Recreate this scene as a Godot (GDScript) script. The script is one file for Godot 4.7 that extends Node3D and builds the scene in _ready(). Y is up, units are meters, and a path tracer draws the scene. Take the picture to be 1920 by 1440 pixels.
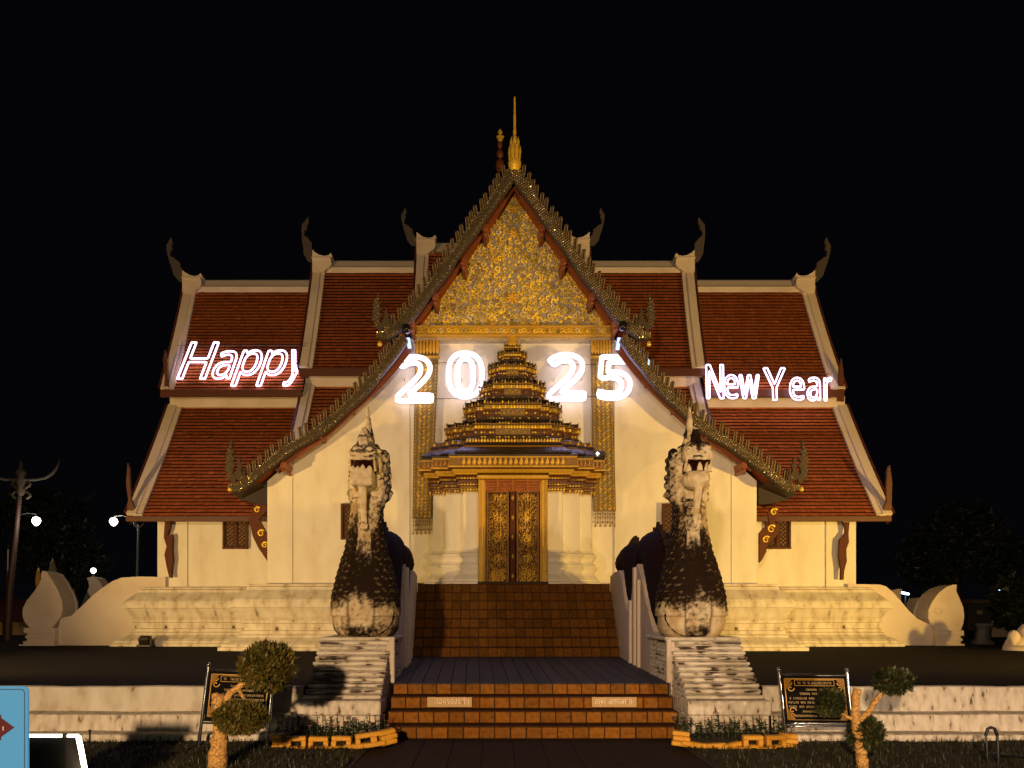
extends Node3D
# Night view of a cruciform temple hall with two serpent statues on its front stairs. Units: metres; the street side is +z, camera near z = 0.

const EYE := Vector3(-0.54, 1.6, 0.0)
const FOCAL := 1444.0            # focal length, in 1/1920 of the frame width, used only to turn measurements into metres
var M := {}
var TEMPLE: Node3D
var rng := RandomNumberGenerator.new()

class MB extends RefCounted:
	var v := PackedVector3Array()
	var n := PackedVector3Array()
	var c := PackedColorArray()
	var u := PackedVector2Array()
	var col := Color.WHITE
	func tri(a: Vector3, b: Vector3, d: Vector3) -> void:
		var nn := (b - a).cross(d - a).normalized()
		v.append(a); v.append(d); v.append(b)
		for i in 3:
			n.append(nn); c.append(col); u.append(Vector2.ZERO)
	func quad(a: Vector3, b: Vector3, d: Vector3, e: Vector3) -> void:
		tri(a, b, d); tri(a, d, e)
	func quad_uv(a: Vector3, b: Vector3, d: Vector3, e: Vector3) -> void:   # a bottom left, b bottom right, d top right, e top left
		var k := u.size()
		quad(a, b, d, e)
		var t := [Vector2(0, 1), Vector2(1, 0), Vector2(1, 1), Vector2(0, 1), Vector2(0, 0), Vector2(1, 0)]
		for i in 6: u[k + i] = t[i]
	func smooth(a: Vector3, b: Vector3, d: Vector3, na: Vector3, nb: Vector3, nd: Vector3, ca: Color, cb: Color, cd: Color) -> void:
		v.append(a); v.append(d); v.append(b)
		n.append(na); n.append(nd); n.append(nb)
		c.append(ca); c.append(cd); c.append(cb)
		for i in 3: u.append(Vector2.ZERO)
	# a box with chamfered edges (b = chamfer); plain when b is 0
	func box(ce: Vector3, s: Vector3, b := 0.0, bs := Basis.IDENTITY) -> void:
		var h := s * 0.5
		if b <= 0.0:
			var p := []
			for i in 8: p.append(ce + bs * Vector3(h.x if i & 1 else -h.x, h.y if i & 2 else -h.y, h.z if i & 4 else -h.z))
			for f in [[4, 5, 7, 6], [1, 0, 2, 3], [5, 1, 3, 7], [0, 4, 6, 2], [6, 7, 3, 2], [0, 1, 5, 4]]: quad(p[f[0]], p[f[1]], p[f[2]], p[f[3]])
			return
		var q := {}
		for i in 8:
			var sg := Vector3(1 if i & 1 else -1, 1 if i & 2 else -1, 1 if i & 4 else -1)
			for ax in 3:
				var w := h - Vector3(b, b, b)
				w[ax] = h[ax]
				q[i * 3 + ax] = ce + bs * (w * sg)
		for f in [[4, 5, 7, 6, 2], [1, 0, 2, 3, 2], [5, 1, 3, 7, 0], [0, 4, 6, 2, 0], [6, 7, 3, 2, 1], [0, 1, 5, 4, 1]]:
			quad(q[f[0] * 3 + f[4]], q[f[1] * 3 + f[4]], q[f[2] * 3 + f[4]], q[f[3] * 3 + f[4]])
		for e in [[4, 5, 2, 1, 0], [6, 7, 1, 2, 0], [2, 3, 2, 1, 0], [0, 1, 1, 2, 0], [5, 7, 0, 2, 0], [4, 6, 2, 0, 0], [1, 3, 2, 0, 0], [0, 2, 0, 2, 0], [1, 5, 1, 0, 0], [3, 7, 0, 1, 0], [0, 4, 0, 1, 0], [2, 6, 1, 0, 0]]:
			fq(q[e[0] * 3 + e[2]], q[e[1] * 3 + e[2]], q[e[1] * 3 + e[3]], q[e[0] * 3 + e[3]], ce)
		for i in 8: ft(q[i * 3], q[i * 3 + 1], q[i * 3 + 2], ce)
	func ft(a: Vector3, b: Vector3, d: Vector3, ce: Vector3) -> void:
		if (b - a).cross(d - a).dot(a - ce) < 0.0: tri(a, d, b)
		else: tri(a, b, d)
	func fq(a: Vector3, b: Vector3, d: Vector3, e: Vector3, ce: Vector3) -> void:
		ft(a, b, d, ce); ft(a, d, e, ce)
	# an outline in x/y, extruded from z0 (front) back by depth
	func plate(pts: PackedVector2Array, z0: float, depth: float, xf := Transform3D.IDENTITY) -> void:
		var ix := Geometry2D.triangulate_polygon(pts)
		var cw := Geometry2D.is_polygon_clockwise(pts)
		for i in range(0, ix.size(), 3):
			var a := pts[ix[i]]
			var b := pts[ix[i + 1]]
			var d := pts[ix[i + 2]]
			if (b - a).cross(d - a) < 0:
				var t := b
				b = d
				d = t
			tri(xf * Vector3(a.x, a.y, z0), xf * Vector3(b.x, b.y, z0), xf * Vector3(d.x, d.y, z0))
			tri(xf * Vector3(a.x, a.y, z0 - depth), xf * Vector3(d.x, d.y, z0 - depth), xf * Vector3(b.x, b.y, z0 - depth))
		for i in pts.size():
			var a := pts[i]
			var b := pts[(i + 1) % pts.size()]
			if not cw:
				var t := a
				a = b
				b = t
			quad(xf * Vector3(a.x, a.y, z0), xf * Vector3(a.x, a.y, z0 - depth), xf * Vector3(b.x, b.y, z0 - depth), xf * Vector3(b.x, b.y, z0))
	# a smooth skin over rows of points; colours per point are optional
	func grid(rows: Array, wrap := false, cols := []) -> void:
		var nr := rows.size()
		var nc: int = rows[0].size()
		var nm := []
		for i in nr:
			var r := PackedVector3Array()
			r.resize(nc)
			nm.append(r)
		for i in nr:
			for j in nc:
				var jl := (j - 1 + nc) % nc if wrap else maxi(j - 1, 0)
				var jr := (j + 1) % nc if wrap else mini(j + 1, nc - 1)
				var du: Vector3 = rows[i][jr] - rows[i][jl]
				var dv: Vector3 = rows[mini(i + 1, nr - 1)][j] - rows[maxi(i - 1, 0)][j]
				var x := du.cross(dv)
				nm[i][j] = x.normalized() if x.length_squared() > 1e-16 else Vector3.ZERO
		for i in nr:
			for j in nc:
				if nm[i][j] == Vector3.ZERO:
					var k := i + 1 if i == 0 else i - 1
					var s := Vector3.ZERO
					for t in nc: s += nm[k][t]
					nm[i][j] = s.normalized() if s.length() > 0.01 else Vector3.UP
		for i in nr - 1:
			for j in (nc if wrap else nc - 1):
				var k := (j + 1) % nc
				var a: Color = cols[i][j] if cols else col
				var b: Color = cols[i][k] if cols else col
				var d: Color = cols[i + 1][k] if cols else col
				var e: Color = cols[i + 1][j] if cols else col
				smooth(rows[i][j], rows[i][k], rows[i + 1][k], nm[i][j], nm[i][k], nm[i + 1][k], a, b, d)
				smooth(rows[i][j], rows[i + 1][k], rows[i + 1][j], nm[i][j], nm[i + 1][k], nm[i + 1][j], a, d, e)
	func tube(pts: PackedVector3Array, rad: PackedFloat32Array, sides := 8, closed := false, caps := true) -> void:
		var rows := []
		var m := pts.size()
		var t0 := (pts[1] - pts[0]).normalized()
		var side := t0.cross(Vector3.UP if absf(t0.y) < 0.9 else Vector3.RIGHT).normalized()
		for i in m + (1 if closed else 0):
			var k := i % m
			var t: Vector3
			if closed: t = pts[(k + 1) % m] - pts[(k - 1 + m) % m]
			else: t = pts[mini(k + 1, m - 1)] - pts[maxi(k - 1, 0)]
			t = t.normalized() if t.length() > 1e-9 else t0
			side = (side - t * side.dot(t)).normalized()
			var up := t.cross(side)
			var r := PackedVector3Array()
			var rr: float = rad[mini(k, rad.size() - 1)]
			for j in sides:
				var a := TAU * j / sides
				r.append(pts[k] + (side * cos(a) + up * sin(a)) * rr)
			rows.append(r)
		if closed:
			rows[m] = rows[0]
		elif caps:
			var f := PackedVector3Array()
			var l := PackedVector3Array()
			for j in sides:
				f.append(pts[0]); l.append(pts[m - 1])
			rows.push_front(f)
			rows.push_back(l)
		grid(rows, true)
	# a turned shape: profile of (radius, height)
	func lathe(prof: Array, at: Vector3, sides := 14, sq := Vector3.ONE) -> void:
		var rows := []
		for p in prof:
			var r := PackedVector3Array()
			for j in sides:
				var a := -TAU * j / sides
				r.append(at + Vector3(p[0] * cos(a), p[1], p[0] * sin(a)) * sq)
			rows.append(r)
		grid(rows, true)
	# a moulding: profile of [out, y, colour?] carried along a path in x/z with mitred corners (outward is to the left of travel, seen from above with z down)
	func sweep(path: PackedVector2Array, prof: Array) -> void:
		var m := path.size()
		var off := PackedVector2Array()
		for i in m:
			var a := (path[i] - path[i - 1]).normalized() if i > 0 else Vector2.ZERO
			var b := (path[i + 1] - path[i]).normalized() if i < m - 1 else Vector2.ZERO
			var na := Vector2(-a.y, a.x)
			var nb := Vector2(-b.y, b.x)
			if i == 0: off.append(nb)
			elif i == m - 1: off.append(na)
			else: off.append((na + nb) / maxf(1.0 + na.dot(nb), 0.3))
		for i in m - 1:
			for k in prof.size() - 1:
				if prof[k].size() > 2: col = prof[k][2]
				var a: Vector2 = path[i] + off[i] * prof[k][0]
				var b: Vector2 = path[i + 1] + off[i + 1] * prof[k][0]
				var d: Vector2 = path[i + 1] + off[i + 1] * prof[k + 1][0]
				var e: Vector2 = path[i] + off[i] * prof[k + 1][0]
				quad(Vector3(a.x, prof[k][1], a.y), Vector3(b.x, prof[k][1], b.y), Vector3(d.x, prof[k + 1][1], d.y), Vector3(e.x, prof[k + 1][1], e.y))
	func mesh() -> ArrayMesh:
		var ar := []
		ar.resize(Mesh.ARRAY_MAX)
		ar[Mesh.ARRAY_VERTEX] = v
		ar[Mesh.ARRAY_NORMAL] = n
		ar[Mesh.ARRAY_COLOR] = c
		ar[Mesh.ARRAY_TEX_UV] = u
		var am := ArrayMesh.new()
		am.add_surface_from_arrays(Mesh.PRIMITIVE_TRIANGLES, ar)
		return am

# ---------------------------------------------------------------- helpers
func lin(r: float, g: float, b: float) -> Color: return Color(r, g, b)
func at(px: float, py: float, depth: float) -> Vector3:
	return Vector3(EYE.x + (px - 922.0) * depth / FOCAL, EYE.y + (1150.0 - py) * depth / FOCAL, -depth)
func at2(px: float, py: float, depth: float) -> Vector2:
	var p := at(px, py, depth)
	return Vector2(p.x, p.y)
func outline(list: Array, depth: float) -> PackedVector2Array:
	var o := PackedVector2Array()
	for p in list: o.append(at2(p[0], p[1], depth))
	return o
var used := {}
func numbered(nm: String) -> String:
	if not used.has(nm):
		used[nm] = 0
		return nm
	used[nm] += 1
	return "%s_%03d" % [nm, used[nm]]
func thing(nm: String, label: String, cat: String, pos := Vector3.ZERO, group := "") -> Node3D:
	var o := Node3D.new()
	o.name = numbered(nm)
	add_child(o)
	o.position = pos
	o.set_meta("label", label)
	o.set_meta("category", cat)
	if group: o.set_meta("group", group)
	return o
func part(nm: String, mb, mat: Material, parent: Node3D, kind := "") -> MeshInstance3D:
	var o := MeshInstance3D.new()
	o.name = nm
	o.mesh = mb.mesh() if mb is MB else mb
	o.material_override = mat
	parent.add_child(o, true)
	if parent != self and parent is Node3D and mb is MB:
		pass
	if kind: o.set_meta("kind", kind)
	return o
func structure(nm: String, mb: MB, mat: Material) -> MeshInstance3D:
	var o := part(nm, mb, mat, self, "structure")
	return o
func swarm(nm: String, mesh: Mesh, mat: Material, xfs: Array, parent: Node3D, cols := []) -> MultiMeshInstance3D:
	var mm := MultiMesh.new()
	mm.transform_format = MultiMesh.TRANSFORM_3D
	mm.use_colors = cols.size() > 0
	mm.mesh = mesh
	mm.instance_count = xfs.size()
	for i in xfs.size():
		mm.set_instance_transform(i, xfs[i])
		if cols: mm.set_instance_color(i, cols[i])
	var o := MultiMeshInstance3D.new()
	o.name = nm
	o.multimesh = mm
	o.material_override = mat
	o.set_meta("kind", "stuff")
	parent.add_child(o, true)
	return o
func noise_tex(seed_: int, freq: float, ramp: Array, size := 512, type := FastNoiseLite.TYPE_SIMPLEX_SMOOTH, oct := 5) -> NoiseTexture2D:
	var f := FastNoiseLite.new()
	f.seed = seed_
	f.noise_type = type
	f.frequency = freq
	f.fractal_octaves = oct
	var t := NoiseTexture2D.new()
	t.width = size
	t.height = size
	t.seamless = true
	t.noise = f
	if ramp:
		var g := Gradient.new()
		var offs := PackedFloat32Array()
		var cs := PackedColorArray()
		for r in ramp:
			offs.append(r[0])
			cs.append(Color(r[1], r[2], r[3]).linear_to_srgb())
		g.offsets = offs
		g.colors = cs
		t.color_ramp = g
	return t
func mat(nm: String, col: Color, rough: float, metal := 0.0, tex: Texture2D = null, scale := 1.0, bump: Texture2D = null, bump_cm := 0.0) -> StandardMaterial3D:
	var m := StandardMaterial3D.new()
	m.resource_name = nm
	m.albedo_color = col.linear_to_srgb()
	m.roughness = rough
	m.metallic = metal
	m.vertex_color_use_as_albedo = true
	if tex: m.albedo_texture = tex
	if bump:
		m.heightmap_enabled = true
		m.heightmap_texture = bump
		m.heightmap_scale = bump_cm
	if tex or bump:
		m.uv1_triplanar = true
		m.uv1_world_triplanar = true
		m.uv1_scale = Vector3.ONE * scale
	M[nm] = m
	return m
func glow(nm: String, col: Color, energy: float) -> StandardMaterial3D:
	var m := StandardMaterial3D.new()
	m.resource_name = nm
	m.albedo_color = col
	m.emission_enabled = true
	m.emission = col
	m.emission_energy_multiplier = energy
	M[nm] = m
	return m
func spot(nm: String, pos: Vector3, target: Vector3, col: Color, energy: float, angle: float, size := 0.25, soft := 0.6) -> SpotLight3D:
	var l := SpotLight3D.new()
	l.name = nm
	add_child(l)
	l.look_at_from_position(pos, target)
	l.light_color = col
	l.light_energy = energy
	l.spot_angle = angle
	l.spot_angle_attenuation = soft
	l.spot_range = 60.0
	l.spot_attenuation = 2.0
	l.light_size = size
	l.shadow_enabled = true
	return l
func rb(y: float) -> Basis: return Basis(Vector3.UP, y)

# ---------------------------------------------------------------- the scene
func _ready() -> void:
	rng.seed = 2025
	var cam := Camera3D.new()
	cam.name = "camera"
	add_child(cam)
	cam.position = EYE
	cam.projection = Camera3D.PROJECTION_FRUSTUM
	cam.near = 0.1
	cam.far = 400.0
	cam.size = 0.1 * 1440.0 / FOCAL
	cam.frustum_offset = Vector2(38.0, 430.0) * 0.1 / FOCAL
	cam.current = true
	var env := Environment.new()
	env.background_mode = Environment.BG_SKY
	var sky := Sky.new()
	var sm := ProceduralSkyMaterial.new()
	sm.sky_top_color = Color(0.014, 0.014, 0.021)
	sm.sky_horizon_color = Color(0.017, 0.018, 0.030)
	sm.sky_curve = 0.12
	sm.ground_bottom_color = Color(0.01, 0.01, 0.012)
	sm.ground_horizon_color = Color(0.014, 0.016, 0.024)
	sky.sky_material = sm
	env.sky = sky
	env.tonemap_mode = Environment.TONE_MAPPER_LINEAR
	env.tonemap_exposure = 1.1
	env.sdfgi_enabled = true
	env.ssao_enabled = true
	env.ssil_enabled = true
	var we := WorldEnvironment.new()
	we.name = "environment"
	we.environment = env
	add_child(we)
	var moon := DirectionalLight3D.new()
	moon.name = "moonlight"
	moon.rotation_degrees = Vector3(-55, 30, 0)
	moon.light_color = Color(0.7, 0.8, 1.0)
	moon.light_energy = 0.003
	moon.light_angular_distance = 0.5
	moon.shadow_enabled = true
	add_child(moon)
	# floodlights: a pale warm pair on the left, yellow ones on the right, a warm one behind the camera, plus an added fill lamp
	var FL := Vector3(-14.0, 1.25, -10.9)
	var FR := Vector3(15.5, 1.25, -10.9)
	spot("flood_beam_left", FL, Vector3(-2.5, 7.5, -21.0), Color(1.0, 0.805, 0.48), 125.0, 52.0, 0.25, 0.55)
	spot("flood_beam_right", FR, Vector3(3.5, 7.5, -21.0), Color(1.0, 0.79, 0.36), 205.0, 52.0, 0.25, 0.7)
	var FC := Vector3(-2.8, 3.5, 6.0)
	spot("flood_beam_front", FC, Vector3(0.2, 3.2, -14.0), Color(1.0, 0.825, 0.61), 215.0, 44.0, 0.2, 0.5)
	var FILL := Vector3(7.5, 1.4, 5.0)
	spot("fill_beam_right", FILL, Vector3(5.0, 2.6, -14.0), Color(1.0, 0.85, 0.69), 85.0, 25.0, 0.2, 0.8)  # added fill light for the right terrace side, not a lamp of the place
	materials()
	ground()
	terrace()
	stairs()
	hall_walls()
	hall_roofs()
	porch_gable()
	pediment()
	doorway()
	naga_side(-1)
	naga_side(1)
	wing_walls()
	signs_of_light()
	garden()
	boards()
	street_things()
	background()
	floodlight(FL, Vector3(-1.0, 6.0, -21.0), "black floodlight on a short post at the far left of the lawn")
	floodlight(FR, Vector3(2.5, 6.0, -21.0), "black floodlight on a short post at the far right of the lawn")
	floodlight(FC, Vector3(0.2, 2.4, -14.0), "black floodlight on a post on the pavement left of the viewer")
	floodlight(FILL, Vector3(5.0, 2.6, -14.0), "added fill floodlight on a post, unseen, right of the viewer")

func rebase(o: Node3D, base: Vector3) -> void:
	for ch in o.get_children():
		if ch is Node3D: ch.position -= base
	o.position = base

func materials() -> void:
	var fine := noise_tex(11, 0.05, [], 256)
	var rough_bump := noise_tex(12, 0.03, [], 256)
	var pl := noise_tex(1, 0.006, [[0.0, 0.63, 0.57, 0.48], [0.2, 0.69, 0.64, 0.56], [0.38, 0.72, 0.68, 0.60], [0.7, 0.74, 0.71, 0.64], [1.0, 0.77, 0.74, 0.68]])
	mat("plaster", Color.WHITE, 0.82, 0.0, pl, 0.3, fine, 0.25)
	M["plaster"].uv1_scale = Vector3(0.5, 0.2, 0.5)
	var ps := noise_tex(2, 0.012, [[0.0, 0.06, 0.045, 0.03], [0.09, 0.12, 0.09, 0.06], [0.16, 0.46, 0.40, 0.32], [0.4, 0.60, 0.55, 0.47], [0.6, 0.66, 0.62, 0.55], [1.0, 0.74, 0.70, 0.64]])
	mat("plaster_stained", Color.WHITE, 0.9, 0.0, ps, 0.40, rough_bump, 0.8)
	M["plaster_stained"].uv1_scale = Vector3(0.5, 0.25, 0.5)
	var pw := noise_tex(3, 0.022, [[0.0, 0.03, 0.022, 0.018], [0.15, 0.05, 0.035, 0.03], [0.20, 0.30, 0.25, 0.20], [0.30, 0.54, 0.48, 0.41], [0.6, 0.68, 0.62, 0.55], [1.0, 0.76, 0.73, 0.67]], 1024)
	mat("plaster_mouldy", Color.WHITE, 0.92, 0.0, pw, 0.36, rough_bump, 0.9)
	M["plaster_mouldy"].uv1_scale = Vector3(0.42, 0.17, 0.42)
	var pk := noise_tex(21, 0.014, [[0.0, 0.025, 0.018, 0.014], [0.27, 0.05, 0.036, 0.028], [0.33, 0.36, 0.30, 0.24], [0.42, 0.60, 0.54, 0.47], [0.6, 0.70, 0.64, 0.57], [1.0, 0.76, 0.73, 0.67]])
	mat("plinth_plaster", Color.WHITE, 0.92, 0.0, pk, 0.4, rough_bump, 0.9)
	M["plinth_plaster"].uv1_scale = Vector3(0.35, 0.9, 0.35)
	mat("limewash", Color(0.70, 0.62, 0.57), 0.85, 0.0, noise_tex(4, 0.004, [[0.0, 0.78, 0.74, 0.70], [0.6, 0.95, 0.93, 0.9], [1.0, 1, 1, 1]]), 0.25, fine, 0.2)
	mat("naga_skin", Color.WHITE, 0.85, 0.0, null, 1.6, rough_bump, 0.6)
	mat("roof_clay", Color.WHITE, 0.75, 0.0, noise_tex(5, 0.02, [[0.0, 0.6, 0.6, 0.6], [0.5, 0.95, 0.93, 0.9], [1.0, 1.15, 1.1, 1.05]], 512), 0.6)
	var grain := noise_tex(6, 0.02, [[0.0, 0.6, 0.6, 0.6], [1.0, 1.0, 1.0, 1.0]])
	mat("maroon_wood", Color(0.10, 0.026, 0.014), 0.5, 0.0, grain, 0.9, fine, 0.2)
	mat("red_lacquer", Color(0.26, 0.070, 0.018), 0.45, 0.0, grain, 0.9, fine, 0.2)
	mat("dark_wood", Color(0.05, 0.022, 0.012), 0.6, 0.0, grain, 1.2)
	var gn := noise_tex(7, 0.03, [[0.0, 0.5, 0.45, 0.38], [0.3, 0.9, 0.86, 0.8], [0.5, 1, 1, 1], [1.0, 1.0, 1.0, 0.9]])
	mat("gold", Color(0.85, 0.58, 0.07), 0.36, 0.30, gn, 1.3, rough_bump, 0.9)
	mat("old_gold", Color(0.40, 0.235, 0.04), 0.48, 0.35, gn, 1.8, rough_bump, 1.2)
	mat("gilt", Color.WHITE, 0.38, 0.05, gn, 2.2, rough_bump, 1.2)     # takes its colour from the mesh
	mat("mosaic", Color.WHITE, 0.35, 0.2, noise_tex(8, 0.09, [[0.0, 0.06, 0.05, 0.045], [0.45, 0.20, 0.17, 0.15], [0.58, 0.45, 0.40, 0.37], [0.7, 1, 0.95, 0.9], [1.0, 1, 1, 1]], 512), 1.7, rough_bump, 1.0)
	mat("glass_scale", Color.WHITE, 0.22, 0.45)
	mat("weathered", Color.WHITE, 0.85, 0.0, gn, 1.0, rough_bump, 1.0)
	mat("asphalt", Color(0.042, 0.027, 0.019), 0.9, 0.0, noise_tex(9, 0.03, [[0.0, 0.6, 0.6, 0.6], [1.0, 1.3, 1.25, 1.2]]), 0.5, rough_bump, 0.6)
	mat("terrace_floor", Color(0.013, 0.009, 0.008), 0.95, 0.0, noise_tex(10, 0.02, [[0.0, 0.55, 0.55, 0.55], [1.0, 1.3, 1.25, 1.2]]), 0.3)
	mat("clay_tile", Color.WHITE, 0.7, 0.0, noise_tex(13, 0.02, [[0.0, 0.55, 0.5, 0.5], [0.5, 0.9, 0.9, 0.9], [1.0, 1.1, 1.1, 1.05]]), 1.0, rough_bump, 0.5)
	mat("mortar", Color(0.018, 0.012, 0.010), 0.95)
	mat("soil", Color(0.018, 0.014, 0.008), 1.0, 0.0, noise_tex(14, 0.05, [[0.0, 0.5, 0.5, 0.5], [1.0, 1.3, 1.3, 1.2]]), 1.0, rough_bump, 3.0)
	mat("leaf", Color.WHITE, 0.5)
	M["leaf"].backlight_enabled = true
	M["leaf"].backlight = Color(0.18, 0.2, 0.08)
	mat("orange_board", Color(0.46, 0.14, 0.02), 0.5, 0.0, grain, 0.9)
	mat("bark", Color(0.66, 0.38, 0.12), 0.9, 0.0, noise_tex(15, 0.03, [[0.0, 0.25, 0.23, 0.2], [0.35, 0.5, 0.45, 0.4], [0.55, 0.9, 0.9, 0.9], [1.0, 1.2, 1.2, 1.1]]), 2.0, rough_bump, 2.0)
	mat("yellow_paint", Color(0.72, 0.36, 0.03), 0.6, 0.0, noise_tex(16, 0.03, [[0.0, 0.5, 0.45, 0.4], [0.35, 0.9, 0.9, 0.85], [1.0, 1, 1, 1]]), 2.0, rough_bump, 0.3)
	mat("steel", Color(0.62, 0.64, 0.66), 0.16, 1.0)
	mat("dark_metal", Color(0.02, 0.02, 0.022), 0.4, 0.6)
	mat("painted", Color.WHITE, 0.5)
	mat("matt_black", Color(0.008, 0.007, 0.007), 0.9)
	M["matt_black"].metallic_specular = 0.15
	for q in ["terrace_floor", "asphalt", "naga_skin", "clay_tile", "roof_clay"]: M[q].metallic_specular = 0.2
	mat("pole_paint", Color(0.06, 0.03, 0.022), 0.55, 0.2)
	mat("pale_lead", Color(0.30, 0.27, 0.27), 0.6)
	glow("led_white", Color(0.93, 0.84, 1.0), 3.4)
	glow("glow_blue", Color(0.62, 0.74, 1.0), 1.6)
	glow("digit_white", Color(0.97, 0.93, 1.0), 1.5)
	glow("led_strip", Color(1.0, 0.97, 0.86), 5.0)
	glow("globe_glow", Color(1.0, 0.97, 0.9), 7.0)
	glow("tube_blue", Color(0.72, 0.85, 1.0), 5.0)

func ground() -> void:
	var g := MB.new()
	g.quad(Vector3(-200, -0.012, 60), Vector3(200, -0.012, 60), Vector3(200, -0.012, -200), Vector3(-200, -0.012, -200))
	structure("ground", g, M.asphalt)
	var p := MB.new()      # brick-brown path to the stairs, with a shallow joint every so often
	for i in 9:
		p.box(Vector3(-1.55 + i * 0.36 , -0.004, -4.9), Vector3(0.352, 0.012, 9.8))
	structure("path", p, M.asphalt)
	for s in [-1, 1]:
		var l := MB.new()
		var x0 := 2.0 if s > 0 else -12.0
		var nx := 50
		var rows := []
		for i in 14:
			var r := PackedVector3Array()
			for j in nx + 1:
				var x := (1.75 + 10.5 * j / nx) if s > 0 else (-12.6 + 10.6 * j / nx)
				var edge: float = 1.75 if s > 0 else -2.0
				r.append(Vector3(x, 0.02 + rng.randf() * 0.025 if absf(x - edge) > 0.1 else 0.0, -7.0 - 2.7 * i / 13.0))
			rows.append(r)
		l.grid(rows)
		var o := part("lawn", l, M.soil, self, "structure")
		o.name = numbered("lawn")
		var blade := MB.new()
		blade.tri(Vector3(-0.006, 0, 0), Vector3(0.006, 0, 0), Vector3(0.004, 0.075, 0.02))
		blade.tri(Vector3(0.0, 0, -0.006), Vector3(0.0, 0, 0.006), Vector3(-0.02, 0.06, 0.004))
		blade.tri(Vector3(-0.01, 0, 0.01), Vector3(0.002, 0, 0.014), Vector3(0.012, 0.05, -0.016))
		var xf := []
		var cs := []
		for i in 9000:
			var x := rng.randf_range(1.78, 9.5) if s > 0 else rng.randf_range(-9.5, -2.05)
			var z := -rng.randf_range(7.2, 9.44)
			var sc := rng.randf_range(0.5, 1.2)
			xf.append(Transform3D(rb(rng.randf() * TAU).scaled(Vector3(sc, sc * rng.randf_range(0.6, 1.2), sc)), Vector3(x, 0.02, z)))
			var k := rng.randf_range(0.5, 1.2)
			cs.append(Color(0.026 * k, 0.027 * k, 0.008 * k))
		var gr := swarm(numbered("grass"), blade.mesh(), M.leaf, xf, self, cs)
		gr.set_meta("label", "short dark grass of the lawn %s of the front path" % ("right" if s > 0 else "left"))
		gr.set_meta("category", "grass")

func terrace() -> void:
	var t := MB.new()
	for s in [-1, 1]:
		var xa := 2.99 if s > 0 else -30.0
		var xb := 30.0 if s > 0 else -2.99
		t.quad(Vector3(xa, 0.64, -10.12), Vector3(xb, 0.64, -10.12), Vector3(xb, 0.64, -60), Vector3(xa, 0.64, -60))
	t.quad(Vector3(-2.99, 0.636, -17.0), Vector3(2.99, 0.636, -17.0), Vector3(2.99, 0.636, -60), Vector3(-2.99, 0.636, -60))
	structure("terrace", t, M.terrace_floor)
	# stepped white retaining walls on both sides, each course a piece of its own
	for s in [-1, 1]:
		var w := thing("retaining_wall", "low white stained terrace wall of three stepped courses %s of the stairs" % ("right" if s > 0 else "left"), "wall")
		var courses := [[0.0, 0.115, 9.45], [0.115, 0.325, 9.75], [0.325, 0.645, 10.08]]
		for k in 3:
			var c: Array = courses[k]
			var m := MB.new()
			var xa := 3.0
			var nb := 60
			var rows := []
			# a slightly wavy, worn arris instead of a ruled edge
			for r in 5:
				var row := PackedVector3Array()
				for j in nb + 1:
					var x: float = (xa + (22.0 - xa) * j / nb) * s
					var wob := 0.012 * sin(x * 3.1 + k * 2.0) + 0.008 * sin(x * 7.7 + k)
					var y: float = [c[0] - 0.02, c[1] - 0.05, c[1] - 0.012, c[1], c[1]][r]
					var zf: float = [0.03, 0.0, 0.0, -0.03, -0.40 if k < 2 else -0.10][r]
					row.append(Vector3(x, y + (wob * 0.4 if r > 0 else 0.0), -c[2] + zf + wob * (0.5 if r < 4 else 0.0)))
				rows.append(row)
			for r in 4:
				m.grid([rows[r], rows[r + 1]])
			part("course", m, M.plaster_mouldy if k < 2 or s > 0 else M.plaster_stained, w)
		rebase(w, Vector3(12.0 * s, 0, -9.8))

func tile_box(mesh_cache: Dictionary, w: float, h: float, d: float, k: int) -> ArrayMesh:
	var key := "%.3f_%.3f_%.3f_%d" % [w, h, d, k]
	if not mesh_cache.has(key):
		var m := MB.new()
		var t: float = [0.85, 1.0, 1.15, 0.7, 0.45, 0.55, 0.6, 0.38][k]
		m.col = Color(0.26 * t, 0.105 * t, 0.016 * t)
		m.box(Vector3.ZERO, Vector3(w, h, d), 0.006)
		mesh_cache[key] = m.mesh()
	return mesh_cache[key]

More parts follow.
